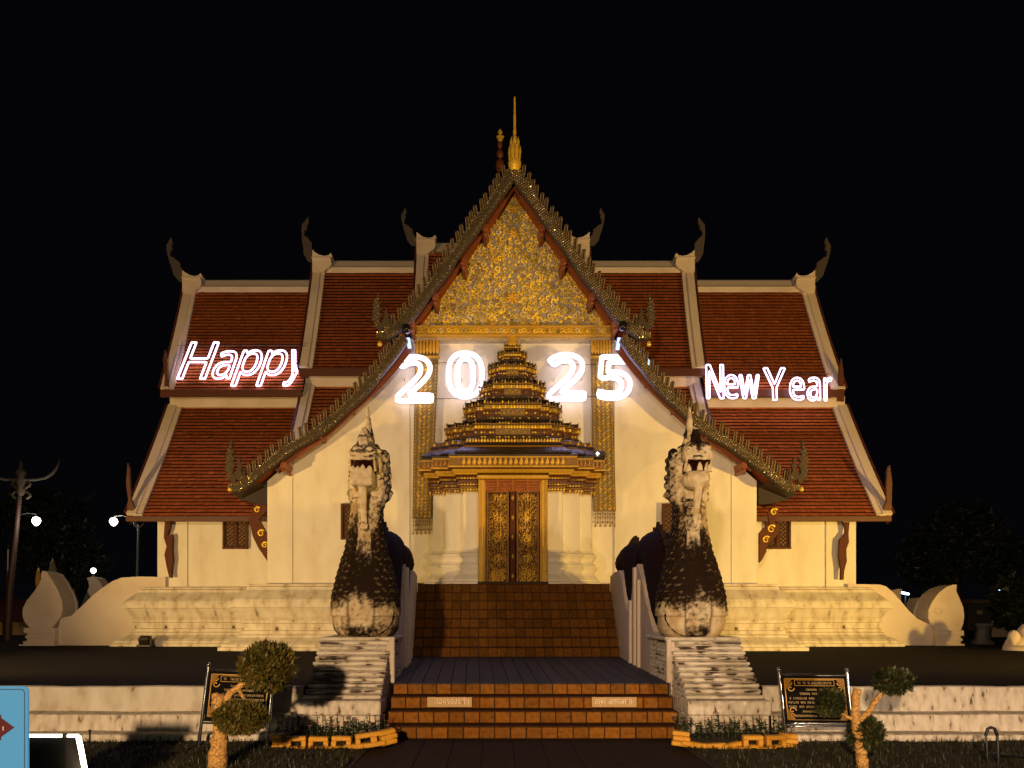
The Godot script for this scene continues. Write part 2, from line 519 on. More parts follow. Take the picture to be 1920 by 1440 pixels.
func stairs() -> void:
	var st := thing("staircase", "brown tiled front stairs with a wide landing between the two serpents", "stairs")
	var cache := {}
	var core := MB.new()
	var steps := []       # [front z, bottom y, top y, half width, tiles across]
	for i in 4: steps.append([9.83 + 0.27 * i, 0.16 * i, 0.16 * (i + 1), 1.90, 19])
	for i in 8: steps.append([16.9 + 0.28 * i, 0.64 + 0.21 * i, 0.64 + 0.21 * (i + 1), 2.27 + 0.012 * i, 22])
	for s in steps:
		var back: float = s[0] + (0.32 if s[0] < 16 else 0.33)
		core.box(Vector3(0, (s[1] + s[2]) / 2 - 0.006, -(s[0] + back) / 2 - 0.012), Vector3(s[3] * 2, s[2] - s[1], back - s[0]))
		var n: int = s[4]
		var w: float = s[3] * 2.0 / n
		for j in n:
			var k := rng.randi() % 3 if rng.randf() < 0.93 else 3
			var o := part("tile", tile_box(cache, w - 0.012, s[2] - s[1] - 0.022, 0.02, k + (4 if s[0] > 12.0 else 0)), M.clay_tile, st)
			o.position = Vector3(-s[3] + w * (j + 0.5) + rng.randf_range(-0.002, 0.002), (s[1] + s[2]) / 2 - 0.004, -s[0] + rng.randf_range(-0.003, 0.003))
			o.rotation = Vector3(rng.randf_range(-0.02, 0.02), 0, rng.randf_range(-0.012, 0.012))
		var tr := MB.new()
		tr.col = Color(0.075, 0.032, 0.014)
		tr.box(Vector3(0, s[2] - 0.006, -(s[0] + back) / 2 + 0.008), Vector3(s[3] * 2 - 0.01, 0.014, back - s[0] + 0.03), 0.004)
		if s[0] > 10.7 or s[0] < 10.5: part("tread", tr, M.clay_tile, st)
	# fill under the landing and the upper platform
	core.box(Vector3(0, 0.30, -13.85), Vector3(3.8, 0.64, 6.1))
	core.box(Vector3(0, 1.2, -19.9), Vector3(4.7, 2.2, 1.6))
	part("core", core, M.mortar, st)
	for i in 19:      # long paving strips of the landing, spreading with the side walls
		var a := -1.90 + 0.2 * i
		var f := 2.27 / 1.90
		var m := MB.new()
		var k := rng.randf_range(0.8, 1.15)
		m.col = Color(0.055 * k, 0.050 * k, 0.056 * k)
		var y := 0.64
		var p := [Vector3(a + 0.006, y, -10.62), Vector3(a + 0.194, y, -10.62), Vector3((a + 0.194) * f, y, -16.9), Vector3((a + 0.006) * f, y, -16.9)]
		m.quad(p[0], p[1], p[2], p[3])
		var dn := Vector3(0, -0.02, 0)
		m.quad(p[0] + dn, p[1] + dn, p[1], p[0])
		m.quad(p[3] + dn, p[0] + dn, p[0], p[3])
		m.quad(p[1] + dn, p[2] + dn, p[2], p[1])
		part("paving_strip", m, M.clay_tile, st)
	var top := MB.new()
	top.col = Color(0.12, 0.06, 0.03)
	top.box(Vector3(0, 2.315, -19.95), Vector3(4.7, 0.03, 1.55), 0.005)
	part("platform_slab", top, M.clay_tile, st)
	rebase(st, Vector3(0, 0, -14.5))
	for s in [-1, 1]:
		var px := 843.0 if s < 0 else 1151.5
		var a := at(px, 1316.5, 10.30)
		var pl := thing("step_plate", "small gold plate with a shoe notice on the second step riser, %s one" % ("left" if s < 0 else "right"), "sign")
		var b := MB.new()
		b.col = Color(0.52, 0.33, 0.14)
		b.box(a, Vector3(0.60, 0.135, 0.02), 0.004)
		part("plate", b, M.painted, pl)
		var tx := MB.new()
		tx.col = Color(0.95, 0.88, 0.72)
		thai_line(tx, THAI_SHOES_A if s < 0 else THAI_SHOES_B, a + Vector3(-0.20 if s < 0 else -0.255, -0.022, 0.0125), 0.066, 0.0065, 0.47 if s < 0 else 0.50)
		part("lettering", tx, M.painted, pl)
		rebase(pl, a)

# simple line forms of the letters needed, on a cell 1 wide and 1 high; "/" lifts the pen
const GLYPH := {
	"ko": [[0.15, 0, 0.15, 0.6, 0.28, 0.75, 0.15, 0.85, 0.4, 1, 0.8, 0.85, 0.8, 0]],
	"ro": [[0.2, 0.95, 0.75, 0.95, 0.75, 0.9], [0.2, 0.95, 0.2, 0.62, 0.75, 0.55, 0.75, 0.1, 0.55, 0.0, 0.5, 0.15]],
	"no": [[0.1, 1, 0.25, 0.9, 0.25, 0.1, 0.35, 0.1, 0.8, 0.9, 0.8, 0, 0.95, 0.05]],
	"aa": [[0.2, 0.8, 0.4, 1, 0.7, 0.85, 0.7, 0]],
	"tho": [[0.3, 0, 0.15, 0.1, 0.2, 0.65, 0.3, 0.75, 0.2, 0.85, 0.45, 1, 0.8, 0.85, 0.8, 0]],
	"do": [[0.35, 0.45, 0.5, 0.35, 0.35, 0.2, 0.2, 0.5, 0.2, 0.75, 0.5, 1, 0.8, 0.75, 0.8, 0]],
	"o": [[0.2, 0.6, 0.35, 0.5, 0.2, 0.4, 0.2, 0.05, 0.8, 0.05, 0.8, 0.8, 0.5, 1, 0.2, 0.85]],
	"ngo": [[0.55, 0.9, 0.7, 1, 0.7, 0.2, 0.45, 0, 0.2, 0.5]],
	"e": [[0.3, 1, 0.3, 0.15, 0.45, 0, 0.6, 0.15]],
	"to": [[0.1, 1, 0.25, 0.9, 0.25, 0, 0.25, 0.7, 0.6, 1, 0.8, 0.85, 0.8, 0]],
	"u": [[-0.35, -0.2, -0.2, -0.15, -0.2, -0.45]],
	"maitho": [[-0.55, 1.25, -0.4, 1.35, -0.4, 1.15, -0.15, 1.3]],
	" ": [],
}
const THAI_SHOES_A := ["tho", "o", "do", "ro", "o", "ngo", "e", "to", "maitho", "aa"]
const THAI_SHOES_B := ["ko", "ro", "u", "no", "aa", " ", "tho", "o", "do", "ro", "o", "ngo", "e", "to", "maitho", "aa"]
func thai_line(m: MB, word: Array, p: Vector3, h: float, t: float, width: float, right := Vector3.RIGHT, up := Vector3.UP) -> void:
	var cells := 0.0
	for g in word: cells += 0.0 if g in ["u", "maitho"] else 1.0
	var adv := width / cells
	var x := 0.0
	var out := right.cross(up) * 0.0015
	for g in word:
		for s in GLYPH[g]:
			for i in range(0, s.size() - 2, 2):
				var a: Vector3 = p + right * (x + s[i] * adv * 0.9) + up * s[i + 1] * h
				var b: Vector3 = p + right * (x + s[i + 2] * adv * 0.9) + up * s[i + 3] * h
				var d := (b - a).normalized()
				var q := d.cross(right.cross(up)).normalized() * t * 0.5
				m.quad(a - q - d * t * 0.4 + out, b - q + d * t * 0.4 + out, b + q + d * t * 0.4 + out, a + q - d * t * 0.4 + out)
		if not g in ["u", "maitho"]: x += adv

# ---------------------------------------------------------------- the hall
func base_profile() -> Array:
	return [[0.30, 2.37], [0.33, 2.32], [0.40, 2.30], [0.42, 2.22], [0.52, 2.12], [0.62, 2.02], [0.68, 1.96], [0.70, 1.90], [0.74, 1.90], [0.74, 1.76], [0.70, 1.73], [0.62, 1.62], [0.55, 1.50], [0.50, 1.44],
		[0.53, 1.42], [0.53, 1.34], [0.48, 1.32], [0.48, 1.16], [0.53, 1.14], [0.53, 1.06], [0.58, 1.03], [0.60, 0.97], [0.70, 0.90], [0.80, 0.85], [0.86, 0.80], [0.90, 0.80], [0.90, 0.74], [0.97, 0.73], [0.97, 0.62]]

func lattice_window(x: float, z: float, y0: float, y1: float, w: float, parent: Node3D) -> void:
	var f := MB.new()
	f.col = Color(0.10, 0.035, 0.012)
	var h := y1 - y0
	for s in [-1, 1]: f.box(Vector3(x + s * (w / 2 - 0.03), (y0 + y1) / 2, z), Vector3(0.06, h, 0.09), 0.01)
	f.box(Vector3(x, y0 + 0.03, z + 0.01), Vector3(w, 0.06, 0.10), 0.01)
	f.box(Vector3(x, y1 - 0.03, z), Vector3(w - 0.1, 0.06, 0.085), 0.01)
	f.box(Vector3(x, (y0 + y1) / 2, z - 0.01), Vector3(0.085, h - 0.1, 0.06), 0.01)
	var win := part("window", f, M.weathered, parent)
	var b := MB.new()
	b.col = Color(0.17, 0.09, 0.018)
	b.box(Vector3(x, (y0 + y1) / 2, z - 0.05), Vector3(w - 0.06, h - 0.06, 0.02))
	part("shutter", b, M.gilt, win)
	var l := MB.new()
	l.col = Color(0.055, 0.02, 0.01)
	for s in [-1, 1]:
		var cx: float = x + s * w * 0.235
		var hw := w * 0.17
		var hh := h / 2 - 0.08
		var cy := (y0 + y1) / 2
		for d in [-1, 1]:
			var k := -hh - hw
			while k < hh + hw:
				# the bar y = k + d * x clipped to the leaf
				var xa := -hw
				var xb := hw
				var ya: float = k + d * xa
				var yb: float = k + d * xb
				if maxf(ya, yb) > -hh and minf(ya, yb) < hh:
					if d > 0:
						if ya < -hh: xa = -hh - k
						if yb > hh: xb = hh - k
					else:
						if ya > hh: xa = k - hh
						if yb < -hh: xb = k + hh
					if xb - xa > 0.01:
						var p := Vector3(cx + (xa + xb) / 2, cy + k + d * (xa + xb) / 2, z - 0.022 + d * 0.008)
						l.box(p, Vector3((xb - xa) * 1.414, 0.022, 0.014), 0, Basis(Vector3.BACK, d * PI / 4))
				k += 0.12
		for e in [-1, 1]:
			l.box(Vector3(cx + e * hw, cy, z - 0.01), Vector3(0.025, hh * 2, 0.03))
			l.box(Vector3(cx, cy + e * hh, z - 0.012), Vector3(hw * 2, 0.025, 0.028))
	part("lattice", l, M.weathered, win)

func hall_walls() -> void:
	TEMPLE = thing("temple_hall", "white cruciform temple hall with stepped brown roofs and gilded front gable", "temple")
	var T := TEMPLE
	var wx := [-10.6, 10.42]
	# porch front wall, corner strips standing proud beside a narrow groove
	var w := MB.new()
	w.plate(PackedVector2Array([Vector2(-6.5, 2.3), Vector2(6.52, 2.3), Vector2(6.52, 5.15), Vector2(4.5, 6.95), Vector2(2.72, 8.95), Vector2(-2.72, 8.95), Vector2(-4.5, 6.95), Vector2(-6.5, 5.15)]), -20.6, 0.3)
	for s in [-1, 1]:
		w.box(Vector3(6.36 * s, 3.7, -22.0), Vector3(0.3, 2.9, 2.5))
	part("porch_wall", w, M.plaster, T)
	for s in [-1, 1]:
		var p := MB.new()
		p.plate(PackedVector2Array([Vector2(5.865 * s, 2.34), Vector2(6.53 * s, 2.34), Vector2(6.53 * s, 5.13), Vector2(5.865 * s, 5.72)]), -20.56, 0.06)
		part("corner_strip", p, M.plaster, T)
		var q := MB.new()
		q.plate(PackedVector2Array([Vector2(2.74 * s, 2.34), Vector2(5.835 * s, 2.34), Vector2(5.835 * s, 5.70), Vector2(4.47 * s, 6.92), Vector2(2.74 * s, 8.90)]), -20.56, 0.06)
		part("wall_panel", q, M.plaster, T)
	var pb := MB.new()
	pb.sweep(PackedVector2Array([Vector2(-6.56, -24.0), Vector2(-6.56, -20.6), Vector2(6.58, -20.6), Vector2(6.58, -24.0)]), base_profile())
	pb.quad(Vector3(-7.0, 2.37, -20.2), Vector3(7.0, 2.37, -20.2), Vector3(7.0, 2.37, -21), Vector3(-7.0, 2.37, -21))
	part("porch_base", pb, M.plaster_stained, T)
	for k in 2:
		var s: int = [-1, 1][k]
		var x1: float = wx[k]
		var m := MB.new()
		m.box(Vector3((x1 + 6.2 * s) / 2, 3.4, -23.35), Vector3(absf(x1) - 6.2, 2.3, 0.3))
		m.box(Vector3(x1 - 0.15 * s, 3.4, -26.5), Vector3(0.3, 2.3, 6.0))
		m.plate(PackedVector2Array([Vector2(-28.9, 4.5), Vector2(-23.7, 4.5), Vector2(-25.2, 8.0), Vector2(-26.5, 12.2), Vector2(-27.6, 8.0)]), 0, 0.2, Transform3D(Basis(Vector3(0, 0, 1), Vector3(0, 1, 0), Vector3(-1, 0, 0)), Vector3(x1 - 0.2 * s, 0, 0)))
		part("transept_wall", m, M.plaster, T)
		var e := MB.new()       # corner pier, with its groove
		e.box(Vector3(x1 - 0.46 * s, 3.42, -23.175), Vector3(0.90, 2.25, 0.06), 0.008)
		part("corner_strip", e, M.plaster, T)
		var b := MB.new()
		var path := PackedVector2Array([Vector2(x1, -29.0), Vector2(x1, -23.2), Vector2(5.6 * s, -23.2)])
		if s > 0: path.reverse()
		b.sweep(path, base_profile())
		b.quad(Vector3(x1 + 0.4 * s, 2.37, -22.8), Vector3(5 * s, 2.37, -22.8), Vector3(5 * s, 2.37, -23.6), Vector3(x1 + 0.4 * s, 2.37, -23.6))
		part("transept_base", b, M.plaster_stained, T)
		# the pier of the end porch, seen past the corner
		var c := MB.new()
		c.box(Vector3(x1 + 0.22 * s, 3.3, -25.2), Vector3(0.42, 2.6, 0.5), 0.02)
		c.lathe([[0.30, 2.9], [0.34, 2.75], [0.48, 2.6], [0.50, 2.4]], Vector3(x1 + 0.22 * s, 0.05, -25.2), 4, Vector3(1, 1, 1))
		part("end_pier", c, M.limewash, T)
	lattice_window(-8.23, -23.11, 3.53, 4.50, 0.76, T)
	lattice_window(8.05, -23.11, 3.53, 4.50, 0.76, T)
	lattice_window(-4.20, -20.48, 3.56, 4.52, 0.70, T)
	lattice_window(4.34, -20.48, 3.56, 4.52, 0.70, T)
	# carved serpent brackets that prop the eaves
	bracket([[473, 950], [480, 941], [497, 942], [501, 955], [492, 966], [486, 974], [492, 985], [500, 1000], [505, 1006], [505, 1058], [497, 1046], [484, 1027], [474, 1006], [469, 985], [466, 972], [472, 962]], 20.9, [[0.4, [[483, 956], 6]], [0.4, [[490, 1000], 7]], [0.4, [[497, 1022], 6]]], T)
	bracket([[1440, 960], [1448, 950], [1460, 955], [1459, 968], [1452, 978], [1463, 990], [1457, 1003], [1447, 1016], [1437, 1026], [1437, 1034], [1429, 1050], [1424, 1055], [1424, 1000], [1432, 990], [1444, 985]], 20.9, [[0.4, [[1451, 960], 7]], [0.4, [[1446, 992], 8]], [0.4, [[1436, 1012], 7]]], T)
	bracket([[309, 974], [319, 974], [318, 990], [313, 1003], [322, 1002], [323, 1012], [322, 1030], [324, 1050], [321, 1068], [322, 1083], [317, 1083], [312, 1062], [308, 1040], [312, 1024], [307, 1008], [308, 990]], 22.9, [], T)
	bracket([[1583, 979], [1593, 979], [1591, 1000], [1592, 1016], [1587, 1030], [1588, 1052], [1583, 1071], [1582, 1087], [1577, 1087], [1577, 1066], [1573, 1040], [1575, 1012], [1581, 1006], [1586, 998]], 22.9, [], T)

func bracket(px: Array, depth: float, gilt: Array, parent: Node3D) -> void:
	var m := MB.new()
	m.col = Color(0.10, 0.03, 0.015)
	m.plate(outline(px, depth), -depth, 0.10)
	var o := part("eave_bracket", m, M.weathered, parent)
	if gilt:
		var g := MB.new()
		for q in gilt:
			var c: Array = q[1][0]
			var p := at(c[0], c[1], depth) + Vector3(0, 0, 0.012)
			var r: float = q[1][1] * depth / FOCAL
			var pts := PackedVector3Array()
			var rr := PackedFloat32Array()
			for i in 14:
				var a := i * 0.62 + 0.6
				var k := 1.0 - i / 16.0
				pts.append(p + Vector3(cos(a), sin(a), 0) * r * k)
				rr.append(0.028 * k + 0.006)
			g.tube(pts, rr, 6)
		part("gilt_scroll", g, M.gold, o)

# a roof slope facing the street; x runs may differ at the foot and at the top
func slope(xb0: float, xb1: float, xt0: float, xt1: float, yb: float, zb: float, yt: float, zt: float, sag: float, nr: int, parent: Node3D) -> void:
	var m := MB.new()
	var up := Vector3(0, yt - yb, -(zt - zb)).normalized()
	var nrm := Vector3(0, up.z * -1.0, up.y) if true else up
	nrm = Vector3(0, -up.z, up.y).normalized()
	var s_of := func(t: float) -> Vector3: return Vector3(0, lerpf(yb, yt, t), -lerpf(zb, zt, t)) - nrm * sag * 4.0 * t * (1.0 - t)
	for i in nr:
		var t0 := float(i) / nr
		var t1 := (i + 1.25) / nr
		var a: Vector3 = s_of.call(t0)
		var b: Vector3 = s_of.call(minf(t1, 1.03))
		var x0 := lerpf(xb0, xt0, t0)
		var x1 := lerpf(xb1, xt1, t0)
		var n := int((x1 - x0) / 0.17)
		var rowk := rng.randf_range(0.86, 1.12)
		for j in n:
			var xa := x0 + (x1 - x0) * j / n
			var xc := x0 + (x1 - x0) * (j + 1) / n
			var k := rowk * rng.randf_range(0.90, 1.08) * (1.0 if rng.randf() < 0.985 else 1.3)
			m.col = Color(0.54 * k, 0.155 * k, 0.05 * k)
			var lift := 0.062 + rng.randf_range(-0.003, 0.004)
			var jo := rng.randf_range(-0.006, 0.006)
			var p0 := Vector3(xa + 0.003, a.y - jo, a.z) + nrm * lift
			var p1 := Vector3(xc - 0.003, a.y - jo, a.z) + nrm * lift
			var p2 := Vector3(xc - 0.003, b.y, b.z) + nrm * 0.004
			var p3 := Vector3(xa + 0.003, b.y, b.z) + nrm * 0.004
			m.quad(p0, p1, p2, p3)
			var dn := nrm * -0.052
			m.col = Color(0.03 * k, 0.010 * k, 0.005 * k)  # row shadow put into the colour of the tile's front edge
			m.quad(p0 + dn, p1 + dn, p1, p0)
	part("roof_tiles", m, M.roof_clay, parent, "stuff")
	var d := MB.new()       # the boarding below
	d.col = Color(0.03, 0.012, 0.008)
	for i in 8:
		var a: Vector3 = s_of.call(i / 8.0) - nrm * 0.01
		var b: Vector3 = s_of.call((i + 1) / 8.0) - nrm * 0.01
		d.quad(Vector3(lerpf(xb0, xt0, i / 8.0), a.y, a.z), Vector3(lerpf(xb1, xt1, i / 8.0), a.y, a.z), Vector3(lerpf(xb1, xt1, (i + 1) / 8.0), b.y, b.z), Vector3(lerpf(xb0, xt0, (i + 1) / 8.0), b.y, b.z))
	part("roof_boarding", d, M.weathered, parent)

# white mortar band along the sloping end of a roof, with a dark board outside it
func verge(xb: float, xt: float, yb: float, zb: float, yt: float, zt: float, sag: float, wd: float, out: int, parent: Node3D) -> void:
	var m := MB.new()
	var e := MB.new()
	var up := Vector3(0, yt - yb, -(zt - zb)).normalized()
	var nrm := Vector3(0, -up.z, up.y).normalized()
	var prev := []
	var pd := []
	var k := 10
	for i in k + 1:
		var t := float(i) / k
		var p := Vector3(lerpf(xb, xt, t), lerpf(yb, yt, t), -lerpf(zb, zt, t)) - nrm * sag * 4.0 * t * (1.0 - t)
		var inn := Vector3(-out * wd, 0, 0)
		var cur := [p - nrm * 0.05, p + nrm * 0.15, p + inn * 0.62 + nrm * 0.15, p + inn * 0.68 + nrm * 0.11, p + inn + nrm * 0.11, p + inn - nrm * 0.02]
		var o := Vector3(out * 0.012, 0, 0)
		var cd := [p + o - nrm * 0.30, p + o + nrm * 0.17, p + o * 6.0 + nrm * 0.17, p + o * 6.0 - nrm * 0.30]
		if i > 0:
			for q in 5: m.quad(prev[q], prev[q + 1], cur[q + 1], cur[q])
			for q in 4: e.quad(pd[q], pd[(q + 1) % 4], cd[(q + 1) % 4], cd[q])
		else:
			m.quad(cur[0], cur[1], cur[2], cur[5])
			m.quad(cur[2], cur[3], cur[4], cur[5])
		prev = cur
		pd = cd
	part("verge_band", m, M.limewash, parent)
	e.col = Color(0.5, 0.5, 0.5)
	part("verge_board", e, M.maroon_wood, parent)

func long_box(nm: String, x0: float, x1: float, y0: float, y1: float, z: float, d: float, mt: Material, parent: Node3D, b := 0.01) -> void:
	var m := MB.new()
	m.box(Vector3((x0 + x1) / 2, (y0 + y1) / 2, z), Vector3(absf(x1 - x0), y1 - y0, d), b)
	part(nm, m, mt, parent)

func tiers(s: int, parent: Node3D) -> void:
	# [outer x foot, outer x top, inner x] for the outermost tier A and the next ones
	var A := [-11.03, -11.03, -6.55] if s < 0 else [10.66, 10.42, 6.25]
	var B := [-6.62, -6.62, -2.6] if s < 0 else [6.20, 6.34, 2.6]
	var alow: float = -11.03 if s < 0 else 10.96
	var srt := func(a: float, b: float) -> Array: return [minf(a, b), maxf(a, b)]
	# --- tier A lower slope
	var r: Array = srt.call(alow, 5.3 * s)
	var dy := 0.66
	slope(r[0], r[1], r[0], r[1], 4.38, 22.2, 8.30, 25.1, 0.05, 33, parent)
	verge(alow, alow, 4.38, 22.2, 8.30, 25.1, 0.05, 0.44, s, parent)
	long_box("eave_fascia", r[0] - 0.03, r[1], 4.24, 4.40, -22.17, 0.07, M.maroon_wood, parent)
	long_box("mortar_band", r[0] + 0.05, r[1] - 0.05, 8.28, 8.64, -25.02, 0.12, M.limewash, parent)
	# --- tier A upper slope
	var q: Array = srt.call(A[0], A[2])
	var qt: Array = srt.call(A[1], A[2])
	slope(q[0], q[1], qt[0], qt[1], 8.66, 24.5, 12.66, 26.4, 0.07, 33, parent)
	verge(A[0], A[1], 8.66, 24.5, 12.80, 26.45, 0.07, 0.40, s, parent)
	long_box("eave_fascia", q[0] - 0.02, q[1] - 0.02, 8.46, 8.70, -24.44, 0.07, M.maroon_wood, parent)
	long_box("ridge_cap", qt[0], qt[1], 12.74, 13.03, -26.5, 0.30, M.pale_lead, parent, 0.04)
	long_box("ridge_band", qt[0] + 0.02, qt[1] - 0.02, 12.56, 12.75, -26.33, 0.14, M.limewash, parent)
	# --- tier B, a step higher and nearer the middle
	var b: Array = srt.call(B[0], B[2])
	var bt: Array = srt.call(B[1], B[2])
	slope(b[0], b[1], bt[0], bt[1], 8.66 + dy, 24.5, 12.66 + dy, 26.4, 0.07, 33, parent)
	verge(B[0], B[1], 8.66 + dy, 24.45, 12.80 + dy, 26.42, 0.07, 0.40, s, parent)
	long_box("eave_fascia", b[0] - 0.02, b[1], 8.46 + dy, 8.70 + dy, -24.40, 0.07, M.maroon_wood, parent)
	long_box("ridge_cap", bt[0], bt[1], 12.74 + dy, 13.03 + dy, -26.5, 0.30, M.pale_lead, parent, 0.04)
	long_box("ridge_band", bt[0] + 0.02, bt[1] - 0.02, 12.56 + dy, 12.75 + dy, -26.33, 0.14, M.limewash, parent)
	slope(b[0], b[1], b[0], b[1], 4.38 + dy + 1.2, 23.0, 8.30 + dy, 25.05, 0.03, 20, parent)
	verge(B[0], B[0], 5.04 + 1.2, 23.0, 8.30 + dy, 25.03, 0.03, 0.36, s, parent)
	long_box("mortar_band", b[0] + 0.05, b[1], 8.28 + dy, 8.66 + dy, -24.98, 0.12, M.limewash, parent)
	# --- tier C, mostly behind the front gable
	var c: Array = srt.call(-3.09 if s < 0 else 2.78, -0.1 * s)
	slope(c[0], c[1], c[0], c[1], 9.9, 24.6, 13.9, 26.4, 0.05, 30, parent)
	verge(c[0] if s < 0 else c[1], c[0] if s < 0 else c[1], 9.9, 24.5, 14.0, 26.4, 0.05, 0.40, s, parent)
	long_box("ridge_cap", c[0], c[1], 14.0, 14.3, -26.5, 0.30, M.pale_lead, parent, 0.04)
	# back slopes, plain: they close the roof
	var bk := MB.new()
	bk.quad(Vector3(q[0], 12.9, -26.6), Vector3(q[1], 12.9, -26.6), Vector3(q[1], 8.5, -28.6), Vector3(q[0], 8.5, -28.6))
	bk.quad(Vector3(b[0], 13.5, -26.6), Vector3(b[1], 13.5, -26.6), Vector3(b[1], 9.1, -28.6), Vector3(b[0], 9.1, -28.6))
	bk.quad(Vector3(r[0], 8.4, -28.0), Vector3(r[1], 8.4, -28.0), Vector3(r[1], 4.4, -30.9), Vector3(r[0], 4.4, -30.9))
	bk.col = Color(0.2, 0.06, 0.03)
	part("rear_slope", bk, M.roof_clay, parent)
	# white scroll crowns at the ridge ends
	for e in [[A[1], 13.03 - 0.02, 1.0], [B[1], 13.03 + dy, 1.0], [c[0] if s < 0 else c[1], 14.3, 1.0]]:
		var pts := PackedVector2Array()
		for p in [[0, 20], [7, 14], [15, 9.5], [25, 7.5], [33, 9], [38, 13.5], [41, 7], [38, 4], [39, -10], [35, -16], [30, -18.5], [24, -24], [15, -27], [14, -24], [0, -25]]:
			pts.append(Vector2(e[0] - s * p[0] * 0.0165, e[1] + (p[1] - 6.0) * 0.0165))
		var m := MB.new()
		m.plate(pts, -26.10, 0.5)
		var pt := PackedVector2Array()
		for p in [[-1, 2], [37, 1], [38, 4], [-1, 5]]: pt.append(Vector2(e[0] - s * p[0] * 0.0165, e[1] + (p[1] - 6.0) * 0.0165))
		m.plate(pt, -26.06, 0.05)
		part("ridge_crown", m, M.limewash, parent)
	# horn finials rising from the ridge ends
	for e in [[A[1], 13.06, 0.20, 1.03], [B[1], 13.06 + dy, 0.0, 1.0], [c[0] if s < 0 else c[1], 14.3, 0.18, 0.86]]:
		horn_finial(Vector3(e[0] + 0.03 * s, e[1], -26.5), s, e[2], e[3], parent)
	# upturned flame finials at the eave corners
	var fa := [[237, 968], [240, 935], [236, 905], [239, 868], [243, 880], [244, 915], [246, 940], [252, 952], [246, 968]] if s < 0 else [[1671, 972], [1672, 940], [1673, 905], [1669, 872], [1664, 880], [1662, 915], [1663, 940], [1656, 955], [1664, 972]]
	var fb := [[307, 735], [309, 705], [305, 675], [309, 656], [313, 675], [314, 705], [318, 735]] if s < 0 else [[1583, 752], [1583, 720], [1581, 690], [1578, 671], [1574, 690], [1572, 720], [1571, 750]]
	for f in [[fa, 22.15], [fb, 24.4]]:
		var m := MB.new()
		m.col = Color(1.3, 1.0, 0.9)
		m.plate(outline(f[0], f[1]), -f[1], 0.09)
		part("corner_finial", m, M.maroon_wood, parent)

func horn_finial(p: Vector3, s: int, lean: float, k: float, parent: Node3D) -> void:
	var pts := PackedVector2Array()
	for q in [[-1, -4], [-12, 0], [-19, 12], [-20, 24], [-22, 36], [-23, 54], [-22, 67], [-16, 74], [-11, 81], [-9.6, 76], [-10, 70], [-14, 64], [-12.5, 61], [-17, 56], [-18.5, 47], [-13.5, 44], [-6, 35], [-3.5, 32], [-4, 24], [0, 14], [2, 8]]:
		var v := Vector2(q[0], q[1]) * 0.0184 * k
		v = v.rotated(lean)
		pts.append(Vector2(v.x * -s, v.y))
	var m := MB.new()
	m.col = Color(0.08, 0.068, 0.072)
	var xf := Transform3D(Basis.IDENTITY, p)
	m.plate(pts, 0.05, 0.10, xf)
	# raised rib so the plate is not flat
	var rib := PackedVector3Array()
	var rr := PackedFloat32Array()
	for q in [[-4, 0], [-12, 6], [-16, 18], [-18, 32], [-20, 46], [-20, 60], [-17, 69], [-12, 77]]:
		var v := (Vector2(q[0], q[1]) * 0.0184 * k).rotated(lean)
		rib.append(p + Vector3(v.x * -s, v.y, 0))
		rr.append(0.065 - rib.size() * 0.005)
	m.tube(rib, rr, 7)
	part("horn_finial", m, M.weathered, parent)

func hall_roofs() -> void:
	for s in [-1, 1]:
		tiers(s, TEMPLE)
	# finial over the crossing
	var m := MB.new()
	m.col = Color(0.16, 0.05, 0.025)
	m.lathe([[0.14, 0], [0.17, 0.1], [0.14, 0.3], [0.06, 0.36], [0.05, 0.42], [0.12, 0.48], [0.13, 0.62], [0.05, 0.7], [0.04, 0.78], [0.09, 0.83], [0.1, 0.95], [0.035, 1.02], [0.03, 1.12], [0.0, 1.9]], at(937.5, 318, 28.0), 10)
	var o := part("crossing_finial", m, M.gilt, TEMPLE)
	var g := MB.new()
	g.plate(outline([[937.5, 243], [934, 249], [937, 255], [931, 256], [934, 262], [938, 272], [942, 262], [945, 256], [939, 255], [942, 249]], 28.0), -27.95, 0.1)
	part("gilt_flame", g, M.gold, o)

# ---------------------------------------------------------------- front gable
const UPPER := [[963, 318], [923, 379], [897, 414], [856, 472], [818, 525], [774, 582], [745, 612], [724, 627], [708, 628]]
const LOWER := [[757, 633], [705, 705], [640, 772], [590, 812], [543, 840], [506, 867], [471, 896], [447, 913], [430, 913]]
func mirror_px(list: Array, s: int) -> Array:
	var o := []
	for p in list: o.append([p[0], p[1]] if s < 0 else [1926.5 - p[0], p[1]])
	return o
func smooth_line(list: Array, depth: float, step: float) -> PackedVector2Array:
	var c := Curve2D.new()
	var pts := outline(list, depth)
	for i in pts.size():
		var t := (pts[mini(i + 1, pts.size() - 1)] - pts[maxi(i - 1, 0)]) * 0.17
		c.add_point(pts[i], -t, t)
	c.bake_interval = 0.02
	var n := int(c.get_baked_length() / step)
	var o := PackedVector2Array()
	for i in n + 1: o.append(c.sample_baked(c.get_baked_length() * i / n, true))
	return o

